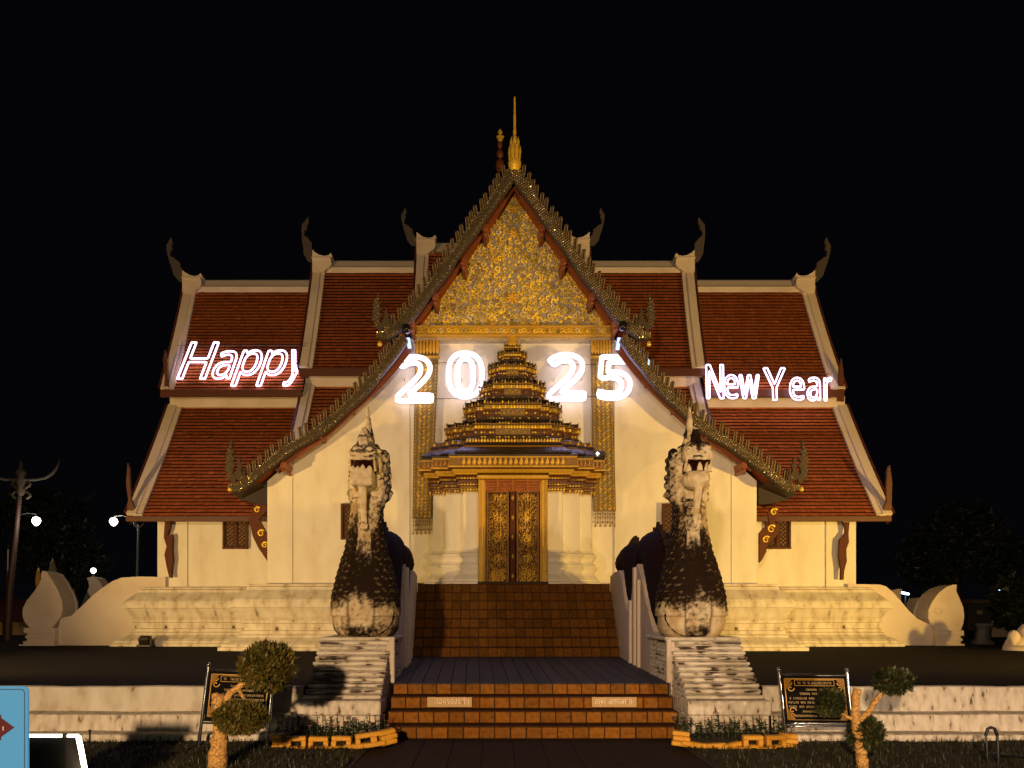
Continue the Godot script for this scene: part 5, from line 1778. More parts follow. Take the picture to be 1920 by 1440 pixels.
# skin of head_field as a net of quads, one vertex for every cell that the surface crosses
func surface_net(lo: Vector3, hi: Vector3, cell: float, org: Vector3) -> MB:
	var nx := int((hi.x - lo.x) / cell) + 1
	var ny := int((hi.y - lo.y) / cell) + 1
	var nz := int((hi.z - lo.z) / cell) + 1
	var f := PackedFloat32Array()
	f.resize(nx * ny * nz)
	f.fill(9.0)
	var B := 5
	var half := cell * B * 0.5
	var reach := half * 1.74 + 0.05
	for bz in range(0, nz, B):
		for by in range(0, ny, B):
			for bx in range(0, nx, B):
				var c := lo + Vector3(bx, by, bz) * cell + Vector3(half, half, half)
				var dc := head_field(c)
				if absf(dc) > reach:
					if dc < 0:
						for z in range(bz, mini(bz + B, nz)):
							for y in range(by, mini(by + B, ny)):
								for x in range(bx, mini(bx + B, nx)): f[(z * ny + y) * nx + x] = -9.0
					continue
				for z in range(bz, mini(bz + B, nz)):
					for y in range(by, mini(by + B, ny)):
						for x in range(bx, mini(bx + B, nx)):
							f[(z * ny + y) * nx + x] = head_field(lo + Vector3(x, y, z) * cell)
	var vid := {}
	var vs := PackedVector3Array()
	var sx := 1
	var sy := nx
	var sz := nx * ny
	var offs := [0, sx, sy, sx + sy, sz, sz + sx, sz + sy, sz + sx + sy]
	var edges := [[0, 1], [2, 3], [4, 5], [6, 7], [0, 2], [1, 3], [4, 6], [5, 7], [0, 4], [1, 5], [2, 6], [3, 7]]
	for z in nz - 1:
		for y in ny - 1:
			for x in nx - 1:
				var i := z * sz + y * sy + x
				var a := f[i]
				if absf(a) > cell * 2.5: continue
				var neg := 0
				for k in 8:
					if f[i + offs[k]] < 0.0: neg += 1
				if neg == 0 or neg == 8: continue
				var s := Vector3.ZERO
				var cnt := 0
				for e in edges:
					var fa := f[i + offs[e[0]]]
					var fb := f[i + offs[e[1]]]
					if (fa < 0.0) != (fb < 0.0):
						var t := fa / (fa - fb)
						var pa := Vector3(e[0] & 1, (e[0] >> 1) & 1, e[0] >> 2)
						var pb := Vector3(e[1] & 1, (e[1] >> 1) & 1, e[1] >> 2)
						s += pa.lerp(pb, t)
						cnt += 1
				vid[i] = vs.size()
				vs.append(lo + (Vector3(x, y, z) + s / cnt) * cell)
	var nm := PackedVector3Array()
	nm.resize(vs.size())
	var quads := []
	for i in vid:
		var a := f[i]
		for ax in 3:
			var st: int = [sx, sy, sz][ax]
			var u: int = [sy, sz, sx][ax]
			var v: int = [sz, sx, sy][ax]
			if (a < 0.0) == (f[i + st] < 0.0): continue
			if not (vid.has(i - u) and vid.has(i - v) and vid.has(i - u - v)): continue
			var q := [vid[i], vid[i - u], vid[i - u - v], vid[i - v]]
			if a < 0.0: q.reverse()
			quads.append(q)
			var fn := (vs[q[2]] - vs[q[0]]).cross(vs[q[3]] - vs[q[1]])
			for k in q: nm[k] += fn
	var m := MB.new()
	var cs := PackedColorArray()
	for i in vs.size():
		nm[i] = nm[i].normalized()
	var flip := 0.0
	for i in range(0, vs.size(), 97):
		var p := vs[i]
		flip += head_field(p + nm[i] * 0.01) - head_field(p - nm[i] * 0.01)
	if flip < 0:
		for i in nm.size(): nm[i] = -nm[i]
		for q in quads: q.reverse()
	for i in vs.size(): cs.append(head_color(vs[i], nm[i], vs[i] + org))
	for q in quads:
		m.smooth(org + vs[q[0]], org + vs[q[1]], org + vs[q[2]], nm[q[0]], nm[q[1]], nm[q[2]], cs[q[0]], cs[q[1]], cs[q[2]])
		m.smooth(org + vs[q[0]], org + vs[q[2]], org + vs[q[3]], nm[q[0]], nm[q[2]], nm[q[3]], cs[q[0]], cs[q[2]], cs[q[3]])
	return m

# ---------------------------------------------------------------- side stairs' walls with flame ends
func wing_walls() -> void:
	for s in [-1, 1]:
		var side := "right" if s > 0 else "left"
		var w := thing("wing_wall", "white side stair wall with a big flame-shaped end, beside the temple's %s corner" % side, "wall")
		var Z := 23.0
		var wall := [[100, 1208], [114, 1160], [122, 1157], [133, 1155], [155, 1135], [175, 1115], [194, 1101], [210, 1090], [228, 1083], [262, 1081], [310, 1082], [310, 1214], [100, 1214]] if s < 0 else [[1752, 1214], [1752, 1182], [1742, 1171], [1720, 1160], [1704, 1145], [1690, 1128], [1676, 1112], [1662, 1100], [1651, 1096], [1590, 1095], [1590, 1218], [1752, 1218]]
		var flame := [[57, 1178], [46, 1166], [42, 1152], [43, 1140], [50, 1126], [60, 1114], [72, 1098], [77, 1086], [77, 1075], [80, 1070], [88, 1073], [98, 1088], [109, 1108], [116, 1126], [117, 1144], [114, 1155], [106, 1166], [96, 1178]] if s < 0 else [[1756, 1186], [1747, 1172], [1741, 1160], [1741, 1144], [1748, 1128], [1760, 1112], [1774, 1101], [1788, 1096], [1794, 1096], [1793, 1108], [1799, 1122], [1806, 1138], [1808, 1156], [1806, 1170], [1800, 1186]]
		var m := MB.new()
		m.plate(outline(wall, Z), -Z, 0.45)
		part("wall", m, M.limewash, w)
		var fl := MB.new()
		fl.plate(outline(flame, Z - 0.12), -Z + 0.12, 0.7)
		var back := []
		for p in flame: back.append([p[0] + (6 if s < 0 else -6), p[1] + 2])
		fl.plate(outline(back, Z), -Z - 0.62, 0.10)
		part("flame_end", fl, M.limewash, w)
		var sc := MB.new()
		var c := at(91.0 if s < 0 else 1758.5, 1144, Z - 0.12)
		var pts := PackedVector3Array()
		for i in 14:
			var a := i * 0.5
			pts.append(c + Vector3(cos(a) * s, sin(a), 0) * (0.03 + i * 0.0085))
		sc.tube(pts, PackedFloat32Array([0.022]), 6)
		part("scroll", sc, M.limewash, w)
		var pd := MB.new()
		var x0 := 45.0 if s < 0 else 1755.0
		var x1 := 103.0 if s < 0 else 1807.0
		var yb := 1211.0 if s < 0 else 1216.0
		for q in [[0.0, 10.0, 0.0], [10.0, 15.0, 5.0], [15.0, 20.0, 2.0], [20.0, 25.0, 5.0], [25.0, 31.0, -1.0], [31.0, 36.0, -8.0]]:
			var a := at(x0 + (q[2] if s < 0 else 0), yb - 34 + q[0], Z - 0.2)
			var b := at(x1 - (q[2] if s > 0 else 0), yb - 34 + q[1], Z - 0.2)
			pd.box(Vector3((a.x + b.x) / 2, (a.y + b.y) / 2, -Z - 0.15), Vector3(b.x - a.x, a.y - b.y, 0.75 - q[2] * 0.01), 0.012)
		part("pedestal", pd, M.limewash, w)
		rebase(w, at((x0 + x1) / 2, yb, Z))
		# the parallel wall of the same stairs, farther back
		var f := thing("wing_wall", "farther side stair wall with a flame end, behind the %s one" % side, "wall")
		var Zb := 27.0
		var fm := MB.new()
		fm.plate(outline([[150, 1140], [160, 1118], [167, 1100], [166, 1090], [162, 1084], [172, 1081], [181, 1084], [189, 1094], [196, 1108], [200, 1190], [150, 1190]] if s < 0 else [[1660, 1190], [1664, 1120], [1672, 1108], [1684, 1104], [1692, 1105], [1689, 1114], [1690, 1136], [1694, 1190]], Zb), -Zb, 0.6)
		if s > 0: fm.plate(outline([[1717, 1190], [1717, 1130], [1722, 1121], [1732, 1122], [1738, 1135], [1742, 1190]], Zb), -Zb, 0.6)
		part("flame_end", fm, M.limewash, f)
		rebase(f, at(175.0 if s < 0 else 1680.0, 1190, Zb))

# ---------------------------------------------------------------- lettering of light tubes
func glyph_loops(ch: String, font: Font) -> Array:
	var ts := TextServerManager.get_primary_interface()
	var fr: RID = font.get_rids()[0]
	var size := 64
	var gi := ts.font_get_glyph_index(fr, size, ch.unicode_at(0), 0)
	var d := ts.font_get_glyph_contours(fr, size, gi)
	var loops := []
	var pts: PackedVector3Array = d.points
	for i in pts.size(): pts[i].y = -pts[i].y
	var st := 0
	for e in d.contours:
		var raw := []
		for i in range(st, e + 1): raw.append(pts[i])
		st = e + 1
		# quadratic outlines: z is 1 for points on the curve, 0 for conic controls, 2 for cubic controls
		var full := []
		for i in raw.size():
			var a: Vector3 = raw[i]
			var b: Vector3 = raw[(i + 1) % raw.size()]
			full.append(a)
			if a.z == 0 and b.z == 0: full.append(Vector3((a.x + b.x) / 2, (a.y + b.y) / 2, 1))
		var k0 := 0
		while full[k0].z != 1: k0 += 1
		var lp := PackedVector2Array()
		var n := full.size()
		var i := 0
		while i < n:
			var a: Vector3 = full[(k0 + i) % n]
			var b: Vector3 = full[(k0 + i + 1) % n]
			if b.z == 1:
				for q in 6: lp.append(Vector2(a.x, a.y).lerp(Vector2(b.x, b.y), q / 6.0))
				i += 1
			else:
				var c: Vector3 = full[(k0 + i + 2) % n]
				for q in 8:
					var t := q / 8.0
					lp.append(Vector2(a.x, a.y) * (1 - t) * (1 - t) + Vector2(b.x, b.y) * 2 * t * (1 - t) + Vector2(c.x, c.y) * t * t)
				i += 2
		loops.append(lp)
	return loops

func light_glyph(m: MB, ch: String, font: Font, box: Array, depth: float, slant: float, rad: float, inset: float, tilt := 0.0) -> void:
	# box: left, top, right, bottom in measured pixels; the glyph is fitted to it
	var loops := glyph_loops(ch, font)
	var lo := Vector2(1e9, 1e9)
	var hi := -lo
	for l in loops:
		for i in l.size():
			l[i].x += l[i].y * slant
			lo = lo.min(l[i])
			hi = hi.max(l[i])
	var a := at2(box[0], box[3], depth)
	var b := at2(box[2], box[1], depth)
	var sc := (b - a) / (hi - lo)
	for l in loops:
		var pl := PackedVector2Array()
		for p in l: pl.append(a + (p - lo) * sc)
		var sets := [pl] if inset <= 0.0 else []
		if inset > 0.0:
			var outer: bool = l == loops[0] or l.size() > 0 and Geometry2D.is_polygon_clockwise(l) == Geometry2D.is_polygon_clockwise(loops[0])
			for q in Geometry2D.offset_polygon(pl, -inset if outer else inset, Geometry2D.JOIN_ROUND): sets.append(q)
		for q in sets:
			if q.size() < 6: continue
			# even spacing along the tube
			var cu := Curve2D.new()
			cu.bake_interval = 0.02
			for p in q: cu.add_point(p)
			cu.add_point(q[0])
			var n := maxi(int(cu.get_baked_length() / 0.05), 8)
			var pts := PackedVector3Array()
			for i in n:
				var p := cu.sample_baked(cu.get_baked_length() * i / n)
				pts.append(Vector3(p.x, p.y, -depth - (p.y - 8.9) * tilt))
			m.tube(pts, PackedFloat32Array([rad]), 7, true)

func signs_of_light() -> void:
	var f := SystemFont.new()
	f.font_names = PackedStringArray(["Droid Sans"])
	var fb := SystemFont.new()
	fb.font_names = PackedStringArray(["Droid Sans"])
	fb.font_weight = 700
	var words := [
		["light_sign", "glowing white rope-light word Happy hung before the left roof", 24.46, 0.22, 0.030, 0.0, f,
			[["H", [331, 631, 399, 709]], ["a", [396, 650, 437, 709]], ["p", [434, 648, 485, 724]], ["p", [481, 648, 533, 724]], ["y", [531, 648, 572, 724]]]],
		["light_sign", "glowing white rope-light number 20 on the gable left of the spire", 20.22, 0.0, 0.068, 0.028, fb,
			[["2", [743, 667, 811, 754]], ["0", [839, 660, 906, 746]]]],
		["light_sign", "glowing white rope-light number 25 on the gable right of the spire", 20.22, 0.0, 0.068, 0.028, fb,
			[["2", [1027, 663, 1097, 750]], ["5", [1121, 667, 1183, 749]]]],
		["light_sign", "glowing white rope-light words New Year hung before the right roof", 24.28, -0.03, 0.025, 0.0, f,
			[["N", [1324, 684, 1357, 747]], ["e", [1358, 703, 1384, 747]], ["w", [1386, 703, 1423, 747]], ["Y", [1431, 690, 1472, 750]], ["e", [1481, 708, 1508, 750]], ["a", [1514, 708, 1538, 751]], ["r", [1545, 708, 1559, 751]]]],
	]
	for w in words:
		var t := thing(w[0], w[1], "sign")
		var lo := Vector3(1e9, 1e9, 0)
		var hi := -lo
		for g in w[7]:
			var m := MB.new()
			var bx: Array = g[1]
			light_glyph(m, g[0], w[6], bx, w[2], w[3], w[4], w[5], 0.36 if w[1].contains("Happy") else 0.0)
			part("letter" if w[6] == f else "digit", m, M.led_white if w[6] == f else M.digit_white, t)
			for q in [at(bx[0], bx[3], w[2]), at(bx[2], bx[1], w[2])]:
				lo = lo.min(q)
				hi = hi.max(q)
		# thin dark wire frame that carries the letters
		var fr := MB.new()
		fr.col = Color(0.03, 0.03, 0.03)
		var z: float = -w[2] - 0.10
		for y in [lo.y + 0.12, hi.y - 0.25]: fr.box(Vector3((lo.x + hi.x) / 2, y, z), Vector3(hi.x - lo.x, 0.012, 0.012))
		for i in 6: fr.box(Vector3(lerpf(lo.x, hi.x, (i + 0.5) / 6.0), (lo.y + hi.y) / 2, z - 0.2), Vector3(0.012, 0.012, 0.4))
		part("wire_frame", fr, M.painted, t)
		rebase(t, Vector3((lo.x + hi.x) / 2, lo.y, -w[2]))
		# the light that the sign throws forward, of the sign's own size
		var al := AreaLight3D.new()
		al.name = "sign_light"
		add_child(al, true)
		al.area_size = Vector2(hi.x - lo.x, hi.y - lo.y)
		al.position = Vector3((lo.x + hi.x) / 2, (lo.y + hi.y) / 2, -w[2] + 0.12)
		al.rotation.y = PI
		al.light_color = Color(0.74, 0.72, 1.0)
		al.light_energy = 6.5
		al.area_range = 60.0
		al.shadow_enabled = true

# ---------------------------------------------------------------- planting
func ball(c: Vector3, r: Vector3, n: int, parent: Node3D, tone: Array) -> void:
	var leaf := MB.new()
	leaf.tri(Vector3(-0.013, 0, 0), Vector3(0.013, 0, 0), Vector3(0, 0.042, 0.006))
	leaf.tri(Vector3(0.013, 0, 0), Vector3(-0.013, 0, 0), Vector3(0.0, -0.022, 0.008))
	var xf := []
	var cs := []
	for i in n:
		var d := Vector3(rng.randfn(), rng.randfn(), rng.randfn()).normalized()
		var k := pow(rng.randf(), 0.22) * (1.0 + 0.10 * sin(d.x * 6 + d.y * 5) * sin(d.z * 5 + d.y * 3) + rng.randf_range(-0.03, 0.07))
		var b := Basis.from_euler(Vector3(rng.randf_range(-1.2, 1.2), rng.randf() * TAU, rng.randf_range(-1.2, 1.2)))
		var up := (d + Vector3(rng.randfn(), rng.randfn() + 0.4, rng.randfn()) * 0.5).normalized()
		b = Basis(up.cross(Vector3(0.3, 0.9, 0.4)).normalized(), up, Vector3.ZERO)
		b.z = b.x.cross(b.y)
		b = b.scaled_local(Vector3.ONE * rng.randf_range(0.7, 1.25))
		xf.append(Transform3D(b, c + d * r * k))
		var g := rng.randf_range(0.55, 1.3)
		var col: Color = tone[0] if rng.randf() < 0.72 else tone[1]
		cs.append(Color(col.r * g, col.g * g, col.b * g))
	swarm("foliage", leaf.mesh(), M.leaf, xf, parent, cs)
	# twigs inside, so that the gaps show wood
	var tw := MB.new()
	tw.col = Color(0.5, 0.5, 0.5)
	for i in 14:
		var d := Vector3(rng.randfn(), rng.randfn(), rng.randfn()).normalized()
		tw.tube(PackedVector3Array([c - Vector3(0, r.y * 0.5, 0), c + d * r * 0.4, c + d * r * 0.85]), PackedFloat32Array([0.012, 0.008, 0.003]), 4)
	part("twigs", tw, M.bark, parent)

func limb(list: Array, depth: float, rad: Array, parent: Node3D, nm := "trunk") -> void:
	var pts := PackedVector3Array()
	var rr := PackedFloat32Array()
	var n := (list.size() - 1) * 5
	for i in n + 1:
		var f := float(i) / 5.0
		var k := mini(int(f), list.size() - 2)
		var t := f - k
		var p0 := at(list[k][0], list[k][1], depth)
		var p1 := at(list[k + 1][0], list[k + 1][1], depth)
		pts.append(p0.lerp(p1, t) + Vector3(rng.randf_range(-1, 1), 0, rng.randf_range(-1, 1)) * 0.007)
		rr.append(lerpf(rad[k], rad[k + 1], t) * rng.randf_range(0.88, 1.12))
	var m := MB.new()
	m.tube(pts, rr, 10)
	part(nm, m, M.bark, parent)

func garden() -> void:
	var olive := [Color(0.085, 0.080, 0.014), Color(0.15, 0.09, 0.016)]
	var dark := [Color(0.030, 0.042, 0.012), Color(0.06, 0.055, 0.014)]
	var D := 7.75
	var t := thing("topiary_tree", "clipped tree with a big round crown and orange-lit trunk, left of the stairs", "tree")
	limb([[405, 1470], [411, 1400], [414, 1345], [412, 1325], [409, 1304]], D, [0.105, 0.085, 0.075, 0.07, 0.06], t)
	limb([[413, 1330], [432, 1300], [455, 1282], [490, 1272]], D, [0.05, 0.035, 0.03, 0.018], t, "branch")
	limb([[410, 1312], [404, 1306], [402, 1300]], D, [0.05, 0.045, 0.03], t, "branch")
	limb([[445, 1290], [452, 1300], [470, 1330]], D, [0.02, 0.016, 0.01], t, "branch")
	ball(at(502, 1250, D), Vector3(0.265, 0.235, 0.25), 5200, t, olive)
	ball(at(452, 1345, D - 0.12), Vector3(0.25, 0.155, 0.2), 3600, t, olive)
	rebase(t, Vector3(at(405, 1450, D).x, 0, -D))
	var r := thing("topiary_tree", "clipped tree with three small crowns before the right notice board", "tree")
	limb([[1618, 1470], [1616, 1425], [1612, 1400], [1607, 1370], [1603, 1335], [1606, 1292]], D, [0.07, 0.06, 0.05, 0.045, 0.04, 0.045], r)
	limb([[1610, 1352], [1628, 1335], [1642, 1315], [1660, 1290]], D, [0.03, 0.028, 0.03, 0.016], r, "branch")
	limb([[1604, 1352], [1590, 1345], [1575, 1335]], D, [0.02, 0.02, 0.012], r, "branch")
	limb([[1613, 1412], [1628, 1400], [1632, 1380]], D, [0.03, 0.025, 0.015], r, "branch")
	ball(at(1675, 1278, D), Vector3(0.185, 0.125, 0.16), 1500, r, dark)
	ball(at(1556, 1318, D), Vector3(0.135, 0.13, 0.13), 1700, r, dark)
	ball(at(1622, 1376, D + 0.05), Vector3(0.165, 0.165, 0.16), 2300, r, dark)
	rebase(r, Vector3(at(1618, 1450, D).x, 0, -D))
	# flower beds ringed by yellow concrete blocks
	var blockm := MB.new()      # a squared-off link: outer frame with a slot
	for s in [-1, 1]:
		blockm.box(Vector3(0, 0.058 * s, 0), Vector3(0.235, 0.055, 0.10), 0.012)
		blockm.box(Vector3(0.088 * s, 0, 0), Vector3(0.058, 0.066, 0.095), 0.008)
	var bar := MB.new()
	bar.box(Vector3(0, 0.0, 0), Vector3(0.235, 0.055, 0.10), 0.012)
	var end := MB.new()
	for k in 3: end.box(Vector3(0.012 * (k % 2), -0.06 + k * 0.06, 0), Vector3(0.20, 0.056, 0.13), 0.012)
	var dn := ["at its left end", "with a square slot, second from its left end", "flat link between two slotted blocks", "with a slot, in its middle", "flat link in its right half", "with a slot, second from its right end", "tilted flat link near its right end", "at its right end"]
	var lay := [[[520, 1405, 2, 0.10], [555, 1409, 0, 0.02], [578, 1410, 1, 0.0], [598, 1409, 0, -0.02], [620, 1408, 1, 0.0], [641, 1407, 0, -0.03], [664, 1402, 1, 0.10], [685, 1396, 0, 0.16], [704, 1397, 1, 0.2], [714, 1389, 0, 0.2], [724, 1387, 2, 0.3]],
		[[1280, 1393, 2, -0.15], [1298, 1397, 1, -0.2], [1313, 1400, 1, -0.05], [1340, 1399, 1, 0.05], [1362, 1407, 1, -0.05], [1370, 1398, 1, 0.22], [1388, 1408, 1, -0.02], [1411, 1403, 0, 0.0], [1434, 1409, 1, 0.0], [1456, 1405, 0, 0.02], [1484, 1403, 2, -0.1]]]
	for k in 2:
		var i := 0
		for q in lay[k]:
			var where: String = ["leftmost", "second from the left", "third from the left", "fourth from the left", "fifth from the left", "middle one", "fifth from the right", "fourth from the right", "third from the right", "second from the right", "rightmost"][mini(i, 10)]
			var b := MeshInstance3D.new()
			b.name = numbered("edging_block")
			b.mesh = [blockm.mesh(), bar.mesh(), end.mesh()][q[2]]
			b.material_override = M.yellow_paint
			b.position = Vector3(at(q[0], q[1], 9.0).x, 0.035 if q[2] == 1 else 0.075, -9.0 + (0.03 if q[2] == 1 else 0.0) - (0.5 * pow((absf(q[0] - (625.0 if k == 0 else 1380.0)) / 110.0), 4) * 0.3))
			b.position.y += (1405 - q[1]) * 0.0045 if q[2] == 1 else maxf(1409 - q[1], 0) * 0.003
			b.rotation = Vector3(rng.randf_range(-0.05, 0.05), q[3] * 1.5, q[3] * 0.6)
			b.set_meta("label", "yellow concrete %s edging the %s flower bed, %s of its row" % [["slotted block", "flat link", "end block"][q[2]], ["left", "right"][k], where])
			b.set_meta("category", "edging block")
			b.set_meta("group", "yellow blocks edging the flower beds")
			add_child(b)
			i += 1
		# soil and flowers
		var cx := -2.45 if k == 0 else 2.35
		var so := MB.new()
		so.lathe([[0.0, 0.13], [0.5, 0.12], [0.66, 0.08], [0.70, 0.0]], Vector3(cx, 0.0, -9.36), 24, Vector3(1, 1, 0.45))
		var st := part(numbered("bed_soil"), so, M.soil, self, "structure")
		var cols: Array = [[Color(0.45, 0.05, 0.06), Color(0.50, 0.12, 0.14), Color(0.35, 0.03, 0.05)], [Color(0.62, 0.5, 0.42), Color(0.55, 0.25, 0.08), Color(0.4, 0.06, 0.05)]][k]
		var n := 0
		for a in 15:
			for bb in 3:
				var p := Vector3(cx - 0.63 + a * 0.092 + rng.randf_range(-0.03, 0.03), 0.10, -9.16 - bb * 0.16 + rng.randf_range(-0.03, 0.03))
				flower(p, cols, k, rng.randf_range(0.15, 0.24) * (1.15 if bb == 2 else 1.0), n, "%s from the left in the %s row" % [["first", "second", "third", "fourth", "fifth", "sixth", "seventh", "eighth", "ninth", "tenth", "eleventh", "twelfth", "thirteenth", "fourteenth", "last"][a], ["front", "middle", "back"][bb]])
				n += 1

func flower(p: Vector3, cols: Array, k: int, h: float, n: int, where: String) -> void:
	var c: Color = cols[rng.randi() % 3]
	var white := c.g > 0.4
	var f := thing("flower_plant", "%s, %s, %s flower bed" % [("bloomless plant" if n % 3 == 1 else "%s flower" % ("white" if white else ("orange" if c.g > 0.2 else "red"))), where, ["left", "right"][k]], "flower", p, "bedding flowers in the %s bed" % ["left", "right"][k])
	var m := MB.new()
	for i in 16:
		var a := rng.randf() * TAU
		var y := rng.randf_range(0.0, h * 0.85)
		var d := Vector3(cos(a), rng.randf_range(0.1, 0.9), sin(a)).normalized()
		var w := d.cross(Vector3.UP).normalized() * rng.randf_range(0.012, 0.02)
		var l := rng.randf_range(0.05, 0.09)
		var g := rng.randf_range(0.6, 1.3)
		m.col = Color(0.020 * g, 0.030 * g, 0.009 * g)
		var b := Vector3(0, y, 0)
		m.quad(b, b + d * l * 0.5 + w, b + d * l - Vector3(0, 0.015, 0), b + d * l * 0.5 - w)
	part("leaves", m, M.leaf, f)
	var s := MB.new()
	s.col = Color(0.05, 0.08, 0.02)
	s.tube(PackedVector3Array([Vector3.ZERO, Vector3(0.01, h * 0.5, 0), Vector3(0, h, 0.01)]), PackedFloat32Array([0.005]), 4)
	part("stem", s, M.leaf, f)
	if n % 3 == 1: return
	var b := MB.new()
	b.col = c
	for i in 7:
		var a := TAU * i / 7
		var d := Vector3(cos(a), 0.25, sin(a) * 0.6 + 0.4)
		var e := Vector3(cos(a + 0.9), 0.25, sin(a + 0.9) * 0.6 + 0.4)
		b.tri(Vector3(0, h, 0.01), Vector3(0, h, 0.01) + d * 0.036, Vector3(0, h, 0.01) + e * 0.036)
	part("bloom", b, M.leaf, f)

# ---------------------------------------------------------------- notice boards
func rod(m: MB, a: Vector3, b: Vector3, r: float, sides := 10) -> void:
	m.tube(PackedVector3Array([a, b]), PackedFloat32Array([r]), sides)

func boards() -> void:
	var keys := GLYPH.keys()
	for k in 2:
		var D := 9.1
		var t := thing("notice_board", ["steel framed black notice board with gold writing, behind the round topiary on the left", "steel framed black notice board with gold writing, right of the right flower bed"][k], "notice board")
		# corners of the frame: top left, top right, bottom right, bottom left, then the feet
		var c: Array = [[[391, 1257], [513, 1261], [506, 1352], [381, 1350], [372, 1402], [500, 1400]], [[1461, 1266], [1588, 1267], [1597, 1356], [1470, 1356], [1476, 1400], [1600, 1398]]][k]
		var p := []
		for i in 6: p.append(at(c[i][0], c[i][1], D if i > 3 else D + 0.05 - (0.03 if i > 1 else 0.0)))
		var fm := MB.new()
		for q in [[p[0], p[1], 0.017], [p[3], p[2], 0.017], [p[3] + Vector3(0, -0.035, 0), p[2] + Vector3(0, -0.035, 0), 0.012]]:
			fm = MB.new()
			rod(fm, q[0], q[1], q[2])
			part("frame_rail", fm, M.steel, t)
		for e in [[0, 4, 3], [1, 5, 2]]:
			var pm := MB.new()
			rod(pm, p[e[0]] + Vector3(0, 0.04, 0), p[e[1]], 0.021, 12)
			var po := part("post", pm, M.steel, t)
			var kn := MB.new()
			kn.lathe([[0.0, 0.03], [0.012, 0.032], [0.012, 0.045], [0.024, 0.058], [0.026, 0.072], [0.018, 0.088], [0.0, 0.094]], p[e[0]], 10)
			part("knob", kn, M.steel, po)
		var bm := MB.new()
		bm.col = Color.WHITE
		var ix := [0, 1, 2, 3]
		var cen: Vector3 = (p[0] + p[1] + p[2] + p[3]) / 4
		var q := []
		for i in ix: q.append(p[i].lerp(cen, 0.03) + Vector3(0, 0, 0.0))
		for z in [[0.008, 0], [-0.012, 0]]:
			var o := Vector3(0, 0, z[0])
			bm.quad(q[3] + o, q[2] + o, q[1] + o, q[0] + o)
		for i in 4: bm.quad(q[i] + Vector3(0, 0, 0.008), q[(i + 1) % 4] + Vector3(0, 0, 0.008), q[(i + 1) % 4] + Vector3(0, 0, -0.012), q[i] + Vector3(0, 0, -0.012))
		var pan := part("panel", bm, M.matt_black, t)
		var X: Vector3 = (q[1] - q[0])
		var Y: Vector3 = (q[0] - q[3])
		var nrm := X.cross(Y).normalized()
		var pt := func(u: float, v: float) -> Vector3: return q[3] + X * u + Y * v + nrm * 0.011
		var g := MB.new()      # gold border, corner scrolls and title cartouche
		g.col = Color(0.50, 0.27, 0.035)
		var ribbon := func(list: Array, wd: float) -> void:
			for i in list.size() - 1:
				var a: Vector3 = pt.call(list[i][0], list[i][1])
				var b: Vector3 = pt.call(list[i + 1][0], list[i + 1][1])
				var n2 := (b - a).normalized().cross(nrm) * wd * 0.5
				g.quad(a - n2, b - n2, b + n2, a + n2)
		ribbon.call([[0.05, 0.06], [0.95, 0.06]], 0.005)
		ribbon.call([[0.95, 0.06], [0.95, 0.94]], 0.012)
		ribbon.call([[0.95, 0.94], [0.05, 0.94]], 0.012)
		ribbon.call([[0.05, 0.94], [0.05, 0.06]], 0.012)
		for sx in [0, 1]:
			for sy in [0, 1]:
				for arm in 2:
					var l := []
					for i in 12:
						var a := i * 0.55
						var r := 0.075 * (1.0 - i / 13.0)
						var u := 0.10 + cos(a) * r * 0.8 + 0.03 * arm
						var v := 0.14 + sin(a) * r + 0.12 * arm
						l.append([1.0 - u if sx else u, 1.0 - v if sy else v])
					ribbon.call(l, 0.012)
				# a solid wedge filling the corner
				var w1: Vector3 = pt.call(1 - 0.05 if sx else 0.05, 1 - 0.06 if sy else 0.06)
				var w2: Vector3 = pt.call(1 - 0.17 if sx else 0.17, 1 - 0.06 if sy else 0.06)
				var w3: Vector3 = pt.call(1 - 0.05 if sx else 0.05, 1 - 0.32 if sy else 0.32)
				g.tri(w1, w2, w3)
				g.tri(w1, w3, w2)
		var cart := []
		for i in 33:
			var a := TAU * i / 32
			cart.append([0.5 + clampf(cos(a) * 1.35, -1, 1) * 0.30, 0.855 + clampf(sin(a) * 1.6, -1, 1) * 0.06])
		ribbon.call(cart, 0.006)
		part("gilt_border", g, M.painted, pan)
		var tx := MB.new()
		tx.col = Color(0.50, 0.36, 0.14)
		var r2 := RandomNumberGenerator.new()
		r2.seed = 900 + k
		var rows := [[0.24, 0.76, 0.825, 0.055], [0.36, 0.64, 0.69, 0.04], [0.26, 0.74, 0.60, 0.045], [0.10, 0.90, 0.50, 0.045], [0.08, 0.92, 0.41, 0.045], [0.08, 0.92, 0.32, 0.045], [0.28, 0.72, 0.22, 0.04], [0.16, 0.84, 0.125, 0.045]]
		for rw in rows:
			var n := int((rw[1] - rw[0]) / 0.026)
			var word := []
			for i in n: word.append(" " if r2.randf() < 0.08 else ["ko", "ro", "no", "aa", "tho", "do", "o", "ngo", "e"][r2.randi() % 9])
			thai_line(tx, word, pt.call(rw[0], rw[2]), rw[3] * Y.length(), 0.0032, (rw[1] - rw[0]) * X.length(), X.normalized(), Y.normalized())
		part("lettering", tx, M.painted, pan)
		rebase(t, Vector3(cen.x, 0, -D))

